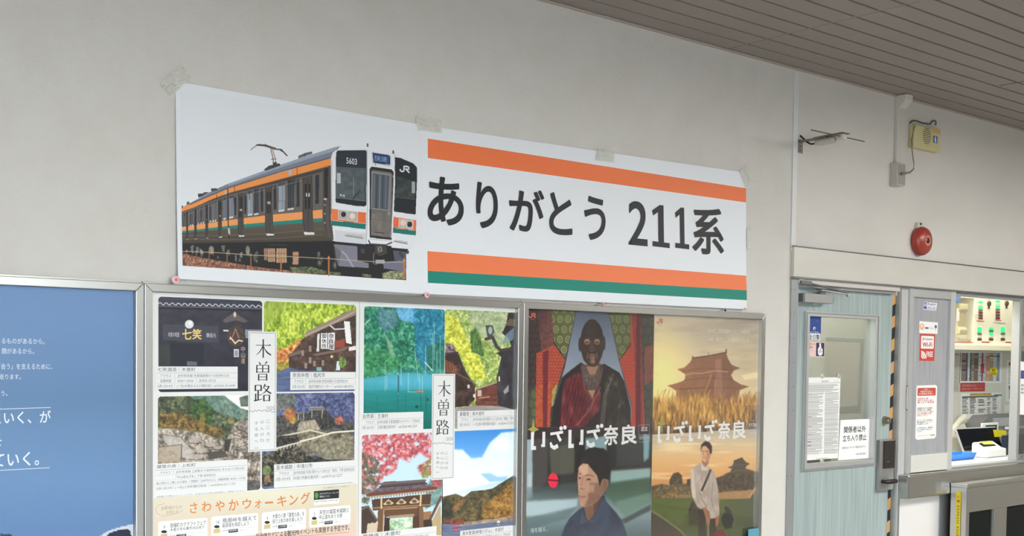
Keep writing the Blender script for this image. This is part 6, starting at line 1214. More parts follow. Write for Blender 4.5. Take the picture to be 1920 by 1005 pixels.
ik.text('防犯カメラ', 1516.5, 642.5, 1529, 647.5, (186, 70, 74), .02); ik.text('録画中', 1516.5, 648.5, 1524, 653.8, (186, 70, 74), .02); ik.line([(1516.5, 657), (1528.5, 657.4)], .001, (176, 110, 106)); ik.line([(1516.5, 667), (1519, 667)], .0015, (140, 90, 90)); ik.build('lettering', INKM, s)
s = flat('notice_sheet', [(1514.5, 708), (1576, 707.4), (1571, 859), (1511.5, 863.4)], 'tall white notice sheet of dense small print on the door glass', 'notice')
ik = Ink(YG-.0005); rs = np.random.RandomState(5)
def greek(ik, x0, y0, x1, y1, n, col, w=.0011, lean=-.02, seed=1):
    """rows of print far too small to read, set as broken hairlines"""
    r = np.random.RandomState(seed); sl = (697-(y0+y1)/2)/(3587-(x0+x1)/2)
    for k in range(n):
        y = y0+(y1-y0)*k/max(1, n-1); X0 = x0+lean*(y-y0); L = (x1-x0)*(r.uniform(.55, 1) if r.rand() < .3 else r.uniform(.93, 1)); ik.line([(X0, y), (X0+L, y+L*sl)], w*r.uniform(.7, 1.3), col)
ik.text('旅客営業規則', 1540, 713, 1554, 717, (110, 110, 110)); ik.line([(1564, 715), (1573, 714.6)], .001, (120, 120, 120)); ik.line([(1515.5, 719), (1575, 717.6)], .0016, (110, 110, 110))
greek(ik, 1515.3, 722, 1574, 735.5, 9, (100, 100, 100), .0018, seed=2); greek(ik, 1514.6, 738.5, 1544.5, 852, 68, (112, 112, 112), .0017, seed=3); greek(ik, 1546.8, 737.5, 1573.4, 850, 66, (112, 112, 112), .0017, seed=4)
for y in (738.5, 782, 800, 815, 829, 836): ik.line([(1514-.02*(y-738), y), (1523-.02*(y-738), y-.3)], .0022, (96, 96, 96))
ik.text('東海旅客鉄道株式会社', 1531, 859, 1553, 862, (130, 130, 130)); ik.build('lettering', INKM, s)
s = flat('staff_only_sign', [(1576, 787.6), (1633, 785.3), (1631.8, 858.8), (1571.5, 863)], 'white sign with bold black no-entry lettering at the lower right of the door glass', 'sign', mat('bright_paper', (242, 242, 240), .6))
ik = Ink(YG-.0006); BK = (44, 44, 46)
ik.text('関係者以外', 1582.7, 799.5, 1623.3, 812.6, BK, .022); ik.text('立ち入り禁止', 1580.3, 815.6, 1624.6, 828.6, BK, .022)
ik.text('御用の方はインターホンで係員をお呼び下さい', 1579.5, 837.6, 1623.5, 842.5, (90, 90, 90), .01); ik.text('中津川駅 駅長', 1604.5, 849.5, 1623, 854, (80, 80, 80), .01); ik.build('lettering', INKM, s)
# a sheet taped on the inner side of the glass
_tp = mat('translucent_paper', (236, 231, 224), .7); _n = _tp.node_tree
_t = _n.nodes.new('ShaderNodeBsdfTranslucent'); _t.inputs[0].default_value = tuple(lin((240, 233, 226)))+(1,); _m = _n.nodes.new('ShaderNodeMixShader'); _m.inputs[0].default_value = .55
_n.links.new(_n.nodes['Principled BSDF'].outputs[0], _m.inputs[1]); _n.links.new(_t.outputs[0], _m.inputs[2]); _n.links.new(_m.outputs[0], _n.nodes['Material Output'].inputs[0])
s = flat('backing_sheet', [(1548, 637), (1621, 641), (1612, 781), (1546, 783)], 'blank back of a pale sheet taped behind the door glass', 'paper', mat('translucent_paper', (236, 235, 216), .7), YD+.0185)
for nm, c4 in (('tape', [(1549, 632), (1622, 636), (1621.5, 643), (1549, 640)]), ('tape', [(1614, 641), (1621, 641.5), (1615, 776), (1608, 776)]), ('tape', [(1552, 765), (1615, 760), (1614.5, 774), (1552, 778)])):
    pts = [P(a, b, YD+.0175) for a, b in c4]; MB().extr([(p[0], YD+.0175, p[2]) for p in pts], (0, .0003, 0)).build(nm, mat('frosted_tape', (232, 234, 224), .4, alpha=.5), s)
cup_m = mat('clear_sucker', (206, 208, 198), .25, alpha=.75)
for x, y, lb in ((1543.5, 705.5, 'clear suction cup at the top middle of the tall notice sheet'), (1574.5, 705.5, 'clear suction cup at the top right corner of the tall notice sheet'), (1542, 864.5, 'clear suction cup at the bottom of the tall notice sheet')):
    q = P(x, y, YG-.006); t = thing('suction_cup', (q[0], YG-.006, q[2]), lb, 'suction cup', 'suction cups on the door glass')
    MB().lathe((q[0], YG-.0062, q[2]), [(.0005, -.004), (.004, -.003), (.005, .0005), (.010, .004), (.0125, .0052)], 'y', 18).build('cup', cup_m, t, smooth=True)
    MB().box(q[0]-.0018, q[0]+.0018, YG-.014, YG-.0095, q[2]-.006, q[2]+.008).build('nub', cup_m, t, bevel=.001)

# ------------------------------------------------------------------ ticket window
w1 = thing('window_1', (P(1800, 700)[0], 0, ZC), None, None); w1['kind'] = 'structure'
f0 = mx1; f1 = P(1779.5, 700, -.012)[0]; f2 = P(1788.5, 700, -.012)[0]; zt2 = LZ0-.004
zpt, zpb = P(1713, 556.5, -.008)[2], P(1705, 854, -.008)[2]
xp0 = P(1711, 700, -.012)[0]
MB().box(f0, xp0, -.012, .06, ZC, zt2).build('left_stile', alu, w1, bevel=.002)
MB().box(xp0, f1, -.012, .06, zpt, zt2).build('top_rail', alu, w1, bevel=.002)
MB().box(f1, f2, -.014, .06, ZC, zt2).build('meeting_stile', mat('satin_aluminium'), w1, bevel=.002)
MB().box(xp0, f1, -.016, .06, ZC+.004, zpb).build('bottom_rail', mat('pale_rail', (206, 206, 199), .4), w1, bevel=.002)
MB().box(xp0-.002, f1+.002, .004, .02, zpb-.002, zpt+.002).build('opaque_panel', panel_m, w1)
q0, q1 = P(1700.6, 724, -.014), P(1702, 768, -.014); pl = MB().box(q0[0]+.002, q0[0]+.007, -.0145, -.012, q1[2], q0[2]).build('pull_handle', mat('pale_aluminium'), w1, bevel=.001)
for z in (q0[2], q1[2]): MB().lathe((q0[0]+.0045, -.0162, z), [(.0005, 0), (.0035, .001), (.0035, .004)], 'y', 8).build('screw', mat('dark_screw'), pl)
# opening head and the sliding sash on the right
XS = P(1909.5, 700, .0)[0]
MB().box(f2, XR, .0, .06, zt2-.02, zt2).build('head_track', alu_grey, w1)
MB().box(XS, XS+.03, .0, .05, ZC+.012, zt2-.02).build('sash_stile', alu_grey, w1, bevel=.002)
MB().box(XS+.03, XS+.05, .012, .045, ZC+.012, zt2-.02).build('sash_stile', alu, w1, bevel=.001)
MB().box(XS+.05, XR, .024, .028, ZC+.012, zt2-.02).build('sash_glass', pane_m, w1)
MB().box(f2, XR, -.006, .055, ZC+.0005, ZC+.012).build('sill_track', alu_grey, w1, bevel=.001)
for y in (843, 849.5, 856):
    q = P(1916, y, .011); MB().lathe((q[0], .0105, q[2]), [(.0005, 0), (.005, .0008), (.005, .002)], 'y', 12).build('stop_stud', black, w1)

# notices on the grey panel
YW = .0037
s = flat('small_sticker', [(1731.5, 566), (1757, 568.5), (1755, 582.5), (1731, 580.5)], 'small blue and white sticker at the top of the grey panel', 'sticker', y=YW)
ik = Ink(YW-.0005); ik.rect(1732, 566.8, 1738, 579, (74, 84, 150)); ik.text('英語', 1732.3, 568, 1737.6, 575, (226, 228, 236), .02); ik.text('English', 1740, 568, 1754.5, 573, (70, 80, 150), .02, fit=True); ik.text('指差し会話', 1740, 574, 1754, 579, (70, 80, 150), .01); ik.rect(1732, 579, 1755.5, 581.2, (84, 96, 170)); ik.build('lettering', INKM, s)
s = flat('station_card', [(1724, 602), (1758.5, 604.8), (1757.5, 626), (1723.5, 624.5)], 'white card with a round orange emblem above the red wireless sticker', 'card', y=YW)
ik = Ink(YW-.0005); ik.ell(1728.7, 612.5, 4.4, 6.4, (230, 178, 140)); ik.ell(1728.7, 611, 2.2, 3, (240, 214, 190)); ik.rect(1734.5, 613.5, 1741, 616.5, (70, 74, 80)); ik.text('TOICA', 1742.5, 613.5, 1751, 617, (140, 160, 166), fit=True); ik.ell(1754.5, 612.5, 2.2, 3.2, (90, 96, 92)); ik.line([(1754.5, 614), (1754.5, 620)], .004, (90, 96, 92)); ik.build('lettering', INKM, s)
RD = (196, 72, 60)
s = flat('wireless_sticker', [(1725.3, 625.8), (1753.3, 626.8), (1751.5, 677), (1723.5, 676.3)], 'red free wireless internet sticker in the middle of the grey panel', 'sticker', mat('red_sticker', RD, .5), YW)
ik = Ink(YW-.0005); ik.rrect(1727.3, 629.5, 1750.5, 654, .006, (240, 234, 230)); ik.text('JR-Central', 1729.5, 633, 1748.3, 639, (90, 70, 76), .02, fit=True); ik.text('Wi-Fi', 1730, 641.8, 1747.6, 650.4, (160, 62, 74), .03, fit=True)
for r in (3.2, 6.2, 9.2): ik.line([(1727.3+r*math.sin(a)*.95, 672.5-r*1.4*math.cos(a)) for a in [k*math.pi/16 for k in range(9)]], .010, (240, 226, 222))
ik.text('FREE', 1737, 659.3, 1749, 668.6, (240, 226, 222), .03, fit=True); ik.build('lettering', INKM, s)
s = flat('ticket_notice', [(1718.5, 723), (1757, 721.6), (1755, 821.5), (1716, 825)], 'white notice with a red heading and red and blue lines, lowest on the grey panel', 'notice', y=YW)
ik = Ink(YW-.0005); ik.rrect(1720.5, 727.5, 1754.3, 741.5, .006, (190, 78, 66)); ik.text('お願い', 1732.5, 728.6, 1741, 732, (240, 220, 214)); ik.text('特急券をお持ちの', 1726, 732.4, 1748, 736.2, (240, 220, 214), .01); ik.text('お客様は係員へ', 1723, 736.6, 1751, 740.4, (240, 220, 214), .01)
def para(rows, y0, dy, x0=1720.5):
    for k, (tx, w, col) in enumerate(rows): ik.text(tx, x0-(y0+dy*k-745)*.02, y0+dy*k, x0-(y0+dy*k-745)*.02+w, y0+dy*k+dy*.95, col, .02)
R2, K2, B2 = (190, 70, 84), (80, 80, 84), (70, 96, 150)
para([('特急券は1番', 20, R2), ('乗車される前にお求め', 29, R2), ('願います 駅係員', 31, R2)], 746, 3.6); para([('乗車券のみでは特急', 28, K2), ('列車にはご乗車', 26, K2), ('なれませんので窓口', 30, R2), ('または券売機でお買い', 28, R2), ('求めください', 20, R2)], 764, 3.4)
para([('IC カードをご利用の', 28, K2), ('際は事前にチャージ', 28, K2), ('をお願いします', 21, K2)], 787, 3.4); para([('ご不明な点は、駅係員', 29, B2), ('までお問い合わせ', 27, B2), ('ください', 10, B2)], 801, 3.4); ik.line([(1720, 817.6), (1745, 815.6)], .0012, (130, 130, 130)); ik.text('中津川駅', 1744.5, 814, 1752.5, 818, (70, 70, 70), .02); ik.build('lettering', INKM, s)
tc = mat('clear_tape', (206, 210, 212), .3, alpha=.5)
for x, y in ((1718, 722.5), (1757, 720.8), (1717, 825.5), (1755, 821.5)):
    q = P(x, y, YW-.0008); MB().box(q[0]-.010, q[0]+.010, YW-.0009, YW-.0006, q[2]-.008, q[2]+.008).build('tape_corner', tc, s)
s = flat('sash_sticker', [(1913.3, 677.5), (1926, 679), (1924, 778), (1912, 777.5)], 'white strip sticker with a blue square on the right hand sliding sash', 'sticker', y=-.0008)
ik = Ink(-.0015); ik.rect(1914, 694.5, 1925.5, 710, (74, 84, 140)); ik.text('窓口', 1914.5, 720, 1925, 725, (80, 84, 100), .02); ik.text('営業', 1914.5, 727, 1925, 732, (80, 84, 100), .02); ik.text('時間', 1914.5, 734, 1925, 739, (80, 84, 100), .02); ik.build('lettering', INKM, s)

# ------------------------------------------------------------------ counter and the machine in front
YC = -.06
cx0 = P(1703.5, 891.6, YC)[0]; zcb = P(1699.5, 937, YC)[2]
t = thing('ticket_counter', (cx0+1, 0, zcb), 'brushed stainless ticket counter ledge below the service window', 'counter')
MB().box(cx0, XR, YC, .115, zcb, ZC).build('counter_front', stainless, t, bevel=.008)
highlight_m = mat('edge_highlight_metal', (226, 226, 222), .22, 1.0)  # brighter metal for tubes added along edges to make a highlight
MB().tube([(cx0+.010, YC+.0062, ZC-.0062), (XR, YC+.0062, ZC-.0062)], .0078, 24).build('highlight_bead', highlight_m, t, smooth=True)
MB().box(cx0+.01, XR, .115, .375, ZC-.03, ZC-.001).box(P(1806, 845, .4)[0]-.03, XR, .375, .50, ZC-.03, ZC-.001).build('inner_worktop', mat('pale_grey_worktop', (206, 208, 212), .35), t, bevel=.002)
xg0, xg1 = P(1760.5, 960, -.002)[0], P(1785, 960, -.002)[0]
S('trim_6', MB().box(xg0, xg1+.5, -.006, .0, 0, zcb), alu_grey, bevel=.002)
S('trim_7', MB().box(P(1684, 950)[0]-.003, P(1684, 950)[0]+.004, -.006, .0, 0, zcb), alu_grey)

kx = P(1782.6, 905, YC-.003)[0]; kz = P(1782.6, 905, YC-.003)[2]
ky = PX_(1812.6, 909, kx)[1]; kzb = PX_(1782.6, 905, kx)[2]
KT = PZ(1812.6, 909.5, kz)[2]
t = thing('fare_machine', (kx+.4, (ky+YC)/2, 0), 'stainless floor-standing machine with dark windows and a yellow strip label', 'machine')
MB().box(kx, XR-1.5, ky-.004, YC-.003, kz-.022, kz).build('top_cap', stainless, t, bevel=.003)
MB().tube([(kx+.004, ky-.0005, kz-.0035), (XR-1.5, ky-.0005, kz-.0035)], .0042, 20).build('cap_highlight_bead', highlight_m, t, smooth=True)  # added bright tube, a highlight along the cap's front edge
yh = ky; zw = P(1818, 961, ky)[2]
bw = MB().box(kx+.0285, XR-1.5, ky, ky+.03, zw, kz-.022).box(kx+.003, kx+.028, ky, YC-.003, .02, kz-.022)
bw.build('side_panel', stainless, t, bevel=.002)
xa1, xa2, xa3, xa4 = [P(v, 985, ky)[0] for v in (1817.5, 1863, 1875, 1888)]
MB().box(kx+.028, xa1, ky+.001, ky+.03, .02, zw).build('front_post', stainless, t, bevel=.002)
MB().box(xa2, xa2+.012, ky+.012, ky+.05, .02, zw).build('front_post', steel_dark, t)
MB().box(xa2+.014, xa4, ky+.002, ky+.05, .02, zw).build('front_post', stainless, t, bevel=.003)
dw = mat('dark_tinted_window', (12, 18, 18), .12, 0, .12)
MB().box(xa1, xa2, ky+.02, ky+.024, .02, zw).build('dark_window', dw, t)
MB().box(xa4, XR-1.52, ky+.012, ky+.016, .02, zw-.01).build('dark_window', dw, t)
la, lb = PX_(1793, 921, kx), PX_(1802, 921, kx); lz = PX_(1797, 921, kx)[2]
MB().box(kx-.0008, kx, lb[1], la[1], .35, lz).build('yellow_strip_label', mat('yellow_label', (226, 204, 40), .4), t)
# lettering runs down the strip on the machine's side face
V = []; 
lk = MB(); ym_ = (la[1]+lb[1])/2; zz = lz-.022
for i, ch in enumerate('入場 EXPRESS RESERVE Service 対応'):
    if ch == ' ': zz -= .012; continue
    g, fcs = glyphs(ch, .02); lo, hi = g.min(0), g.max(0); h = .017; ctr = (lo+hi)/2
    red = i < 2
    lk.add([(kx-.0012, ym_-(y-ctr[1])*h, zz-(x-lo[0])*h) for x, y in g], fcs, 0, (190, 90, 30) if red else (70, 66, 40)); zz -= (hi[0]-lo[0])*h+.006
fr = lk; lk.build('label_lettering', INKM, t)

# ------------------------------------------------------------------ inside the office
YS = .50
def pb(mb, px0, py0, px1, py1, yf, th): return mb.pbox(px0, py0, px1, py1, yf, th)
zA, zB = P(1790, 646, YS)[2], P(1790, 542, YS)[2]
xA, xN, xZ = P(1780, 600, YS)[0], P(1826, 600, YS)[0], XR-.6
creamw = mat('cream_panel', (240, 236, 216), .5)
t = thing('indicator_panel', ((xA+xZ)/2, YS+.1, zA), 'cream wall panel with columns of lit green lamps above a desk', 'control panel')
MB().box(xN, xZ, YS, YS+.26, zA, zB+.1).build('face_plate', creamw, t, bevel=.003)
nz1 = P(1800, 557.5, YS)[2]
MB().box(xA-.25, xN, YS, YS+.26, nz1, zB+.1).build('niche_head', creamw, t)
MB().box(xA-.25, xN, YS+.16, YS+.26, zA, nz1).build('niche_back', mat('dark_niche', (96, 90, 68), .8), t)
MB().box(xA-.25, xN, YS, YS+.16, zA, zA+.008).build('niche_floor', creamw, t)
MB().box(xA-.25, xZ, YS-.03, YS+.26, P(1790, 655.5, YS)[2], zA-.001).build('shelf_edge', mat('cream_shelf', (226, 220, 196), .5), t, bevel=.002)
grn = mat('lit_green_lamp', (60, 220, 140), .4, emit=((30, 225, 110), .45)); whl = mat('white_lamp', (206, 214, 200), .4); gyl = mat('grey_lamp', (120, 118, 110), .4); rdl = mat('dark_red_lamp', (112, 54, 54), .4)
def lamps(x0, x1, y0, y1, seq):
    n = len(seq)
    for k, m in enumerate(seq):
        a = P(x0-(y1-y0)*0, y0+(y1-y0)*(k+.06)/n, YS-.006); b = P(x1, y0+(y1-y0)*(k+.94)/n, YS-.006)
        MB().box(a[0], b[0], YS-.006, YS, b[2], a[2]).build('indicator_lamp', m, t, bevel=.0015)
lamps(1836, 1843, 564, 599, [grn, whl, grn, gyl, rdl, rdl, rdl]); lamps(1868.3, 1875.3, 562.5, 599, [grn, whl, grn, gyl, rdl, rdl, rdl]); lamps(1834, 1841, 613, 639, [grn, grn, gyl, whl, rdl]); lamps(1855.8, 1862.8, 613, 639, [grn, gyl, grn, whl, rdl]); lamps(1877.7, 1884.7, 612.5, 639, [grn, grn, gyl, whl, rdl]); lamps(1901, 1907, 612.5, 639, [grn, gyl, gyl, whl, rdl]); lamps(1901.5, 1907, 566, 596, [whl, gyl, gyl, rdl, rdl, rdl])
for x, y in ((1853.2, 569.5), (1886.3, 569)):
    q = P(x, y, YS); kb_ = MB().lathe((q[0], YS-.014, q[2]), [(.0005, 0), (.014, .0005), (.017, .003), (.017, .014)], 'y', 9).build('dial_knob', mat('dark_knob', (66, 62, 56), .5), t)
    MB().box(q[0]-.003, q[0]+.003, YS-.010, YS, q[2]-.034, q[2]-.012).build('pointer', mat('dark_knob'), kb_)
rl = mat('red_label', (176, 64, 62), .5)
for x0, y0, x1, y1 in ((1831, 601, 1845.5, 603.2), (1866, 599.5, 1877.5, 601.5), (1841, 640.3, 1855, 643), (1885.5, 640.8, 1900, 643.4), (1897.5, 600, 1903, 602.4), (1787, 640.4, 1825, 643)):
    MB().pbox(x0, y0, x1, y1, YS-.0012, .0012).build('red_label_strip', rl, t)
ik = Ink(YS-.0006); ik.rect(1861, 553.5, 1886, 558, (228, 226, 216)); ik.text('上り本線 表示', 1863, 553.8, 1885, 557.6, (100, 96, 90), .01); ik.rect(1861, 603, 1887, 607.5, (228, 226, 216)); ik.text('下り本線 表示', 1863, 603.4, 1885, 607, (100, 96, 90), .01); ik.text('方向', 1850.5, 560.5, 1857, 564, (140, 136, 126)); ik.text('方向', 1883, 560, 1890, 563.5, (140, 136, 126))
for y in (567, 591, 596): ik.text('表示', 1829, y-1.5, 1833, y+1.5, (140, 150, 160))
ik.rect(1901, 556.5, 1904, 560, (60, 44, 44)); ik.build('panel_lettering', INKM, t)
s = MB(); q = P(1795.5, 557.5, YS-.006); s.lathe((q[0], YS-.012, q[2]), [(.0005, 0), (.030, .001), (.033, .004), (.033, .011)], 'y', 28)
props(s.build('blue_tag', mat('blue_plastic', (84, 128, 190), .4), None, smooth=True), 'round blue disc hung at the upper left of the indicator panel', 'tag')
# wall telephone in the niche
tq = P(1811, 640, YS+.05); cm = mat('beige_phone', (208, 198, 158), .5)
t = thing('wall_telephone', (tq[0], YS+.1, tq[2]), 'beige telephone with its receiver standing in the panel niche', 'telephone')
a, b = P(1811.5, 567, YS+.06), P(1824, 627, YS+.06); MB().box(a[0], b[0], YS+.06, YS+.155, b[2], a[2]).build('telephone_body', cm, t, bevel=.006)
for k in range(6): u0, u1 = P(1815.5, 574+k*6, YS+.059), P(1820.8, 578.4+k*6, YS+.059); MB().box(u0[0], u1[0], YS+.056, YS+.06, u1[2], u0[2]).build('key', mat('grey_key', (112, 108, 92), .5), t, bevel=.001)
a, b = P(1795, 568, YS+.02), P(1809, 628, YS+.02)
pr = [(0, 0), (.0, -.06), (.012, -.085), (.012, -.2)]; H_ = a[2]-b[2]; x0, x1 = a[0], b[0]
MB().extr([(x0, YS+.03, a[2]), (x0, YS+.0, a[2]-.02*H_), (x0, YS-.004, a[2]-.2*H_), (x0, YS+.014, a[2]-.3*H_), (x0, YS+.014, a[2]-.75*H_), (x0, YS-.004, a[2]-.84*H_), (x0, YS+.0, a[2]-.98*H_), (x0, YS+.03, b[2]), (x0, YS+.05, b[2]+.1*H_), (x0, YS+.05, a[2]-.1*H_)], (x1-x0, 0, 0)).build('receiver', mat('beige_receiver', (188, 178, 146), .45), t, bevel=.006)
u0, u1 = P(1798, 578, YS-.001), P(1801.8, 602, YS-.001); MB().box(u0[0], u1[0], YS+.010, YS+.0138, u1[2], u0[2]).build('receiver_label', mat('white_label', (232, 230, 222), .5), t)
cz = P(1800, 637, YS+.03)[2]; cpts = []
for k in range(90): ang = k*.9; cpts.append((x0+.02+k*.0022, YS+.04+.008*math.cos(ang)-.02*math.sin(k*.03), cz+.008*math.sin(ang)+.012*max(0, 1-k/20)))
MB().tube(cpts, .0026, 6).build('coiled_cord', cm, t, smooth=True)

# papers on the office wall
YO = .7794
def wallpaper_sheet(name, px0, py0, px1, py1, label, cat, m=paper, frame=None, y=YO):
    a = P(px0, py0, y); b = P(px1, py1, y); return MB().box(a[0], b[0], y-.0006, y, b[2], a[2]).build(name, m, None, label=label, cat=cat)
s = wallpaper_sheet('timetable_poster', 1800.5, 658.5, 1877.5, 717.5, 'multicoloured timetable poster with vertical stripes on the office wall', 'poster', mat('bright_paper'))
ik = Ink(YO-.001); rs = np.random.RandomState(12); x = 1803.0
for w, col in ((9, (140, 120, 112)), (3, (70, 92, 110)), (4, (206, 206, 206)), (3, (90, 100, 120)), (5, (150, 140, 128)), (8, (120, 110, 100)), (6, (196, 198, 200)), (3, (128, 84, 90)), (5, (190, 196, 206)), (7, (200, 156, 136)), (7, (176, 160, 138)), (6, (206, 208, 210)), (5, (150, 164, 188))):
    ik.rect(x, 661.5, x+w-.3, 714.5, col)
    for k in range(9):
        y = 662+k*5.8+rs.rand()*2
        if rs.rand() < .7: ik.rect(x+.4, y, x+w-.8, y+rs.uniform(.8, 3), tuple(np.clip(np.array(col)+rs.uniform(-70, 60), 20, 240)))
    x += w
ik.rect(1855.5, 667, 1875, 668.8, (40, 40, 44)); ik.rect(1839, 682, 1845, 700, (186, 66, 84)); ik.build('timetable_print', INKM, s)
sb = Ink(YO-.003); pts = []
for k in range(24): r = 9 if k % 2 else 7; pts.append((1863.5+r*.92*math.cos(k*math.pi/12), 697+r*math.sin(k*math.pi/12)))
q = [P(a, b, YO-.003) for a, b in pts]
s = MB().extr([tuple(v) for v in q], (0, .0008, 0)).build('burst_tag', mat('bright_yellow_card', (240, 222, 40), .5), None, label='yellow starburst price tag stuck on the striped timetable poster', cat='tag')
ik = Ink(YO-.0036); ik.text('新', 1860, 691.5, 1866.5, 697, (150, 120, 20), .03, fit=True); ik.text('時刻', 1858.5, 698, 1868, 703, (150, 120, 20), .02, fit=True); ik.build('lettering', INKM, s)
s = wallpaper_sheet('red_plaque', 1801, 717.8, 1846.5, 733.5, 'red plaque with two rows of pale lettering under the timetable poster', 'sign', mat('red_plaque', (186, 62, 62), .5), y=YO-.0012)
ik = Ink(YO-.0022); ik.text('列車防護無線の取扱いについて', 1803, 720.5, 1844, 725.5, (226, 176, 170)); ik.text('異常時は直ちに列車を止める', 1803, 727, 1844, 732, (226, 176, 170)); ik.build('lettering', INKM, s)
s = wallpaper_sheet('duty_chart', 1802, 737.5, 1876, 790, 'white duty chart with yellow and green headings on the office wall', 'chart', mat('bright_paper'))
ik = Ink(YO-.001); ik.rect(1818.5, 737.8, 1859, 741.6, (236, 206, 110)); ik.text('業務連絡 本日の作業予定表', 1820, 738.2, 1858, 741.2, (60, 50, 40), .02); ik.rect(1864, 739.6, 1878, 742.4, (60, 150, 130))
for c0, c1 in ((1804, 1816), (1818.5, 1831), (1834, 1848), (1851, 1858), (1861, 1870)):
    for k in range(16):
        y = 746+k*2.6
        if rs.rand() < .85: ik.rect(c0, y, c0+(c1-c0)*rs.uniform(.6, 1), y+rs.uniform(.9, 1.5), tuple(np.array((120, 120, 120))+rs.uniform(-40, 50)))
ik.rect(1804, 743.2, 1871, 744.2, (110, 110, 110)); ik.build('chart_print', INKM, s)
s = wallpaper_sheet('memo_sheet', 1786, 661, 1799.5, 735, 'narrow grey memo sheet left of the striped timetable poster', 'notice', mat('greyed_paper', (196, 194, 184), .7)); ik = Ink(YO-.001); greek(ik, 1787.5, 668, 1798, 730, 22, (140, 138, 130), .0022, seed=31); ik.rect(1788, 664, 1798.5, 665.5, (70, 68, 66)); ik.build('lettering', INKM, s)
s = wallpaper_sheet('procedure_sheet', 1887.5, 675, 1905, 752, 'white notice with a red square and a blue device picture by the right sash', 'notice', mat('bright_paper')); ik = Ink(YO-.001); ik.rect(1891.5, 679, 1900.5, 686, (196, 74, 60)); greek(ik, 1891, 690, 1901, 718, 9, (120, 120, 124), .004, seed=33); ik.rect(1891.5, 723, 1899.5, 730, (90, 90, 94)); ik.rect(1892.5, 730, 1899, 748, (76, 108, 150)); ik.build('lettering', INKM, s)
wallpaper_sheet('blank_card', 1883.5, 759, 1901, 782, 'blank white card at the lower right of the office wall', 'card', mat('bright_paper'))

# ---- on the counter and the desk behind it
ZT_ = ZC-.001; ZD = ZC-.10
t = thing('office_desk', (5.2, .64, .0), 'dark desk shelf under the office notices', 'desk')
XK = cx0-.02
MB().box(XK+.02, XR-.3, .50, .779, ZD-.03, ZD).build('desk_top', mat('dark_wood_desk', (92, 74, 62), .5), t); MB().box(XK+.02, XR-.3, .52, .54, 0, ZD-.03).build('front_panel', mat('dark_wood_desk'), t)
# blue cash tray
ty = PZ(1800, 863.5, ZT_)[1]; tx0 = P(1774, 855, ty)[0]; tx1 = P(1832, 851, ty)[0]; dy = .10; h = P(1800, 851.5, ty)[2]-ZT_
def tray(nm, x0, x1, y0, y1, z, h, m):
    mb = MB(); i = .012; o = [(x0+i, y0+i), (x1-i, y0+i), (x1-i, y1-i), (x0+i, y1-i)]; T = [(x0, y0), (x1, y0), (x1, y1), (x0, y1)]; w = .006
    Ti = [(x0+w, y0+w), (x1-w, y0+w), (x1-w, y1-w), (x0+w, y1-w)]; Bi = [(x0+i+w, y0+i+w), (x1-i-w, y0+i+w), (x1-i-w, y1-i-w), (x0+i+w, y1-i-w)]
    vs = [(a, b, z) for a, b in o]+[(a, b, z+h) for a, b in T]+[(a, b, z+h) for a, b in Ti]+[(a, b, z+.004) for a, b in Bi]
    fs = [(3, 2, 1, 0), (12, 13, 14, 15)]
    for k in range(4):
        n = (k+1) % 4; fs += [(k, n, n+4, k+4), (k+4, n+4, n+8, k+8), (k+8, n+8, n+12, k+12)]
    return mb.add(vs, fs).build(nm, m, None, bevel=.003)
props(tray('cash_tray', tx0, tx1, ty, ty+dy, ZT_+.001, h, mat('bright_blue_plastic', (44, 132, 222), .35)), 'bright blue coin tray on the counter sill', 'tray')
# white card reader
r0 = PZ(1851, 859, ZT_); ry, rx0 = r0[1], r0[0]; rx1 = P(1887, 855, ry)[0]; rb = min(PX_(1821, 848, rx0)[1], ry+.2); rd = rb-ry
rzt = P(1851, 842, ry)[2]-ZT_; rzb = PX_(1822, 828.5, rx0)[2]-ZT_
t = thing('card_reader', ((rx0+rx1)/2, ry+rd/2, ZT_), 'white box-shaped card reader with a dark sloping screen', 'card reader')
MB().extr([(rx0, ry, ZT_+.001), (rx0, ry, ZT_+rzt*.92), (rx0, ry+.03, ZT_+rzt), (rx0, rb-.012, ZT_+rzb), (rx0, rb, ZT_+rzb*.9), (rx0, rb, ZT_+.001)], (rx1-rx0, 0, 0)).build('reader_case', mat('white_device', (236, 236, 230), .4), t, bevel=.008)
sl_ = (rzb-rzt)/(rd-.042); sx0, sx1 = rx0+(rx1-rx0)*.14, rx1-(rx1-rx0)*.2
MB().extr([(sx0, ry+.045, ZT_+rzt+.015*sl_+.0005), (sx0, rb-.03, ZT_+rzt+(rd-.06)*sl_+.0005), (sx1, rb-.03, ZT_+rzt+(rd-.06)*sl_+.0005), (sx1, ry+.045, ZT_+rzt+.015*sl_+.0005)], (0, 0, .002)).build('reader_screen', mat('dark_screen', (22, 30, 28), .15), t)
f_ = lambda y: ZT_+rzt+(y-ry-.03)*sl_+.003
MB().extr([(sx0+.04, rb-.045, f_(rb-.045)), (sx0+.03, rb-.018, f_(rb-.018)), (sx1+.01, rb-.018, f_(rb-.018)), (sx1+.0, rb-.05, f_(rb-.05))], (0, 0, .0008)).build('yellow_slip', mat('pale_yellow_slip', (206, 214, 100), .5), t)
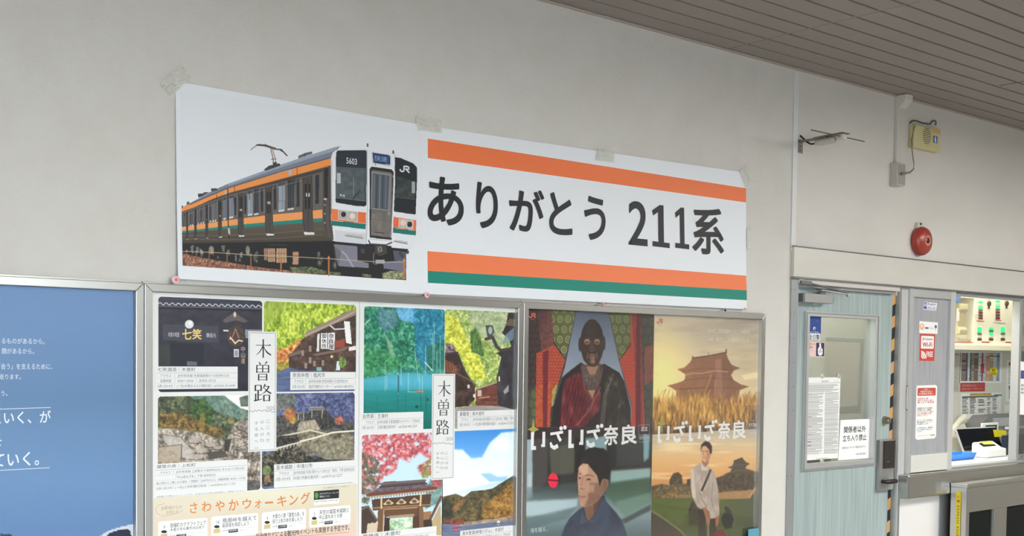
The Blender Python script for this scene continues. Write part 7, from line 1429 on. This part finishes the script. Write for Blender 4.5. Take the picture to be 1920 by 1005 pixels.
# black monitor turned half away
ms = mat('dark_monitor_screen', (14, 16, 24), .12)
my = .40
m0, m1, m2, m3 = P(1806, 804, my), P(1872, 806, my+.0), P(1880, 842, my), P(1812, 840, my)
t = thing('flat_monitor', ((m0[0]+m1[0])/2, my, ZT_), 'dark flat monitor leaning back behind the white card reader', 'monitor')
tilt = .05
MB().extr([(m0[0], my+tilt, m0[2]), (m1[0]+.06, my+tilt, m0[2]-.004), (m1[0]+.06, my, ZT_+.03), (m0[0]+.018, my, ZT_+.03)], (0, .014, 0)).build('monitor_back', mat('pale_grey_bezel', (176, 176, 174), .4), t, bevel=.004)
MB().extr([(m0[0]+.007, my+tilt-.003, m0[2]-.006), (m1[0]+.056, my+tilt-.003, m0[2]-.010), (m1[0]+.056, my-.002, ZT_+.038), (m0[0]+.024, my-.002, ZT_+.038)], (0, .004, 0)).build('monitor_screen', ms, t)
MB().box(m0[0]+.03, m1[0], my-.03, my+.07, ZT_+.0012, ZT_+.008).box(m0[0]+.10, m0[0]+.18, my+.02, my+.05, ZT_+.006, ZT_+.06).build('monitor_stand', mat('white_device'), t, bevel=.002)
yn = my+tilt*.55-.012
flat('yellow_memo', [(1862, 805.5), (1886, 807), (1887.5, 818.5), (1864.5, 819.5)], 'yellow memo label stuck on the dark monitor', 'note', mat('bright_yellow_card'), yn)
MB().box(P(1886.5, 812, .315)[0], P(1925, 812, .315)[0], .315, .345, ZT_, P(1895, 816, .315)[2]).build('navy_binder', mat('navy_cover', (28, 40, 62), .5), None, bevel=.003, label='navy file box right of the dark monitor', cat='file box')
# register with a raised display, telephone, printer, clock
yk = .62
a, b = P(1787, 786, .57), P(1824, 826, .57)
t = thing('desk_telephone', (P(1800, 810, yk)[0], yk, ZT_-.0), 'cream desk telephone with its handset at the left of the counter', 'telephone')
MB().extr([(a[0]-.05, .51, ZD+.001), (a[0]-.05, .51, ZD+.03), (a[0]-.05, .63, P(1800, 794, .63)[2]), (a[0]-.05, .645, ZD+.001)], (b[0]-a[0]+.05, 0, 0)).build('telephone_base', cream, t, bevel=.004)
hs = [P(1783, 812, .53), P(1788, 805, .545), P(1794, 796, .57), P(1801, 788, .60), P(1806, 785, .615)]
MB().tube(hs, [.026, .022, .017, .022, .026], 14).build('handset', cream, t, smooth=True)
for i in range(3):
    for j in range(5):
        x = P(1810, 805, .57)[0]+i*.036; y = .52+j*.02; z = ZD+.03+(y-.51)/.12*(P(1800, 794, .63)[2]-ZD-.03); MB().box(x, x+.026, y, y+.013, z, z+.006).build('key', mat('white_key', (206, 204, 196), .5), t, bevel=.001)
a, b = P(1811, 777, .70), P(1850, 801, .70)
t = thing('register_display', ((a[0]+b[0])/2, .7, ZD), 'white tilted display with a dark green screen at the back of the desk', 'display')
MB().extr([(a[0]+.02, .715, a[2]), (b[0], .715, a[2]+.0), (b[0], .66, b[2]-.01), (a[0]-.015, .66, b[2]-.01)], (0, .03, -.0)).build('display_case', mat('white_device'), t, bevel=.004)
MB().extr([(a[0]+.035, .709, a[2]-.028), (b[0]-.02, .709, a[2]-.028), (b[0]-.03, .672, b[2]+.02), (a[0]+.010, .672, b[2]+.02)], (0, .004, 0)).build('display_screen', mat('dark_green_screen', (58, 84, 66), .2), t)
MB().box(a[0]+.04, b[0]-.03, .69, .73, ZD, b[2]).build('display_foot', mat('white_device'), t)
a = P(1846, 779, .515); pz = P(1870, 779, .515)[2]; pxe = XR-1.2
t = thing('ticket_printer', (a[0]+.3, .64, ZD), 'grey printer with a sloping lid at the right of the office desk', 'printer')
MB().extr([(a[0]+.07, .53, pz), (a[0]-.01, .53, pz-.05), (a[0]-.03, .53, P(1842, 795, .53)[2]), (a[0]-.03, .53, ZD+.001), (a[0]+.9, .53, ZD+.001), (a[0]+.9, .53, pz)], (0, .11, 0)).build('printer_body', mat('grey_printer', (128, 128, 130), .5), t, bevel=.004)
u0, u1 = P(1862, 784, .525), P(1915, 797, .525); MB().box(u0[0], u1[0]+.2, .522, .53, u1[2], u0[2]).build('printer_lid', mat('speckled_grey', (178, 178, 180), .6, vary=((150, 150, 152), (80, 80, 80), 4, .3)), t, bevel=.002)
u0, u1 = P(1884, 800, .52), P(1915, 803, .52); MB().box(u0[0], u1[0]+.2, .512, .522, u1[2], u0[2]).build('paper_slot', mat('white_device'), t)
a, b = P(1844, 793.5, .475), P(1873.5, 809, .475)
t = thing('desk_clock', ((a[0]+b[0])/2, .53, b[2]), 'white framed small clock display behind the dark monitor', 'clock')
MB().box(a[0], b[0], .480, .496, ZT_+.0, a[2]).build('clock_frame', mat('white_device'), t, bevel=.004)
u0, u1 = P(1848.5, 797.5, .479), P(1869, 805.5, .479); MB().box(u0[0], u1[0], .4785, .480, u1[2], u0[2]).build('clock_face', mat('dark_green_screen'), t)
# blue card tucked at the lower right of the sunset poster case
flat('blue_card', [(1403, 992.5), (1423, 989.5), (1423, 1030), (1403, 1033)], 'plain blue card at the lower right of the sunset poster case', 'card', mat('teal_blue_card', (92, 156, 176), .5), -.032)

a, b = P(1520, 776, .40), P(1660, 860, .40)
t = thing('steel_cabinet', ((a[0]+b[0])/2, .5, 0), 'dark grey steel cabinet seen low through the door glass', 'cabinet')
MB().box(XJ-.25, XK, .40, .775, .0, a[2]).build('cabinet_body', mat('dark_grey_steel', (112, 112, 110), .5), t, bevel=.004)
MB().box(XJ-.24, XK-.01, .394, .40, .05, a[2]-.03).build('cabinet_door', mat('dark_grey_door', (104, 104, 102), .5), t, bevel=.003)
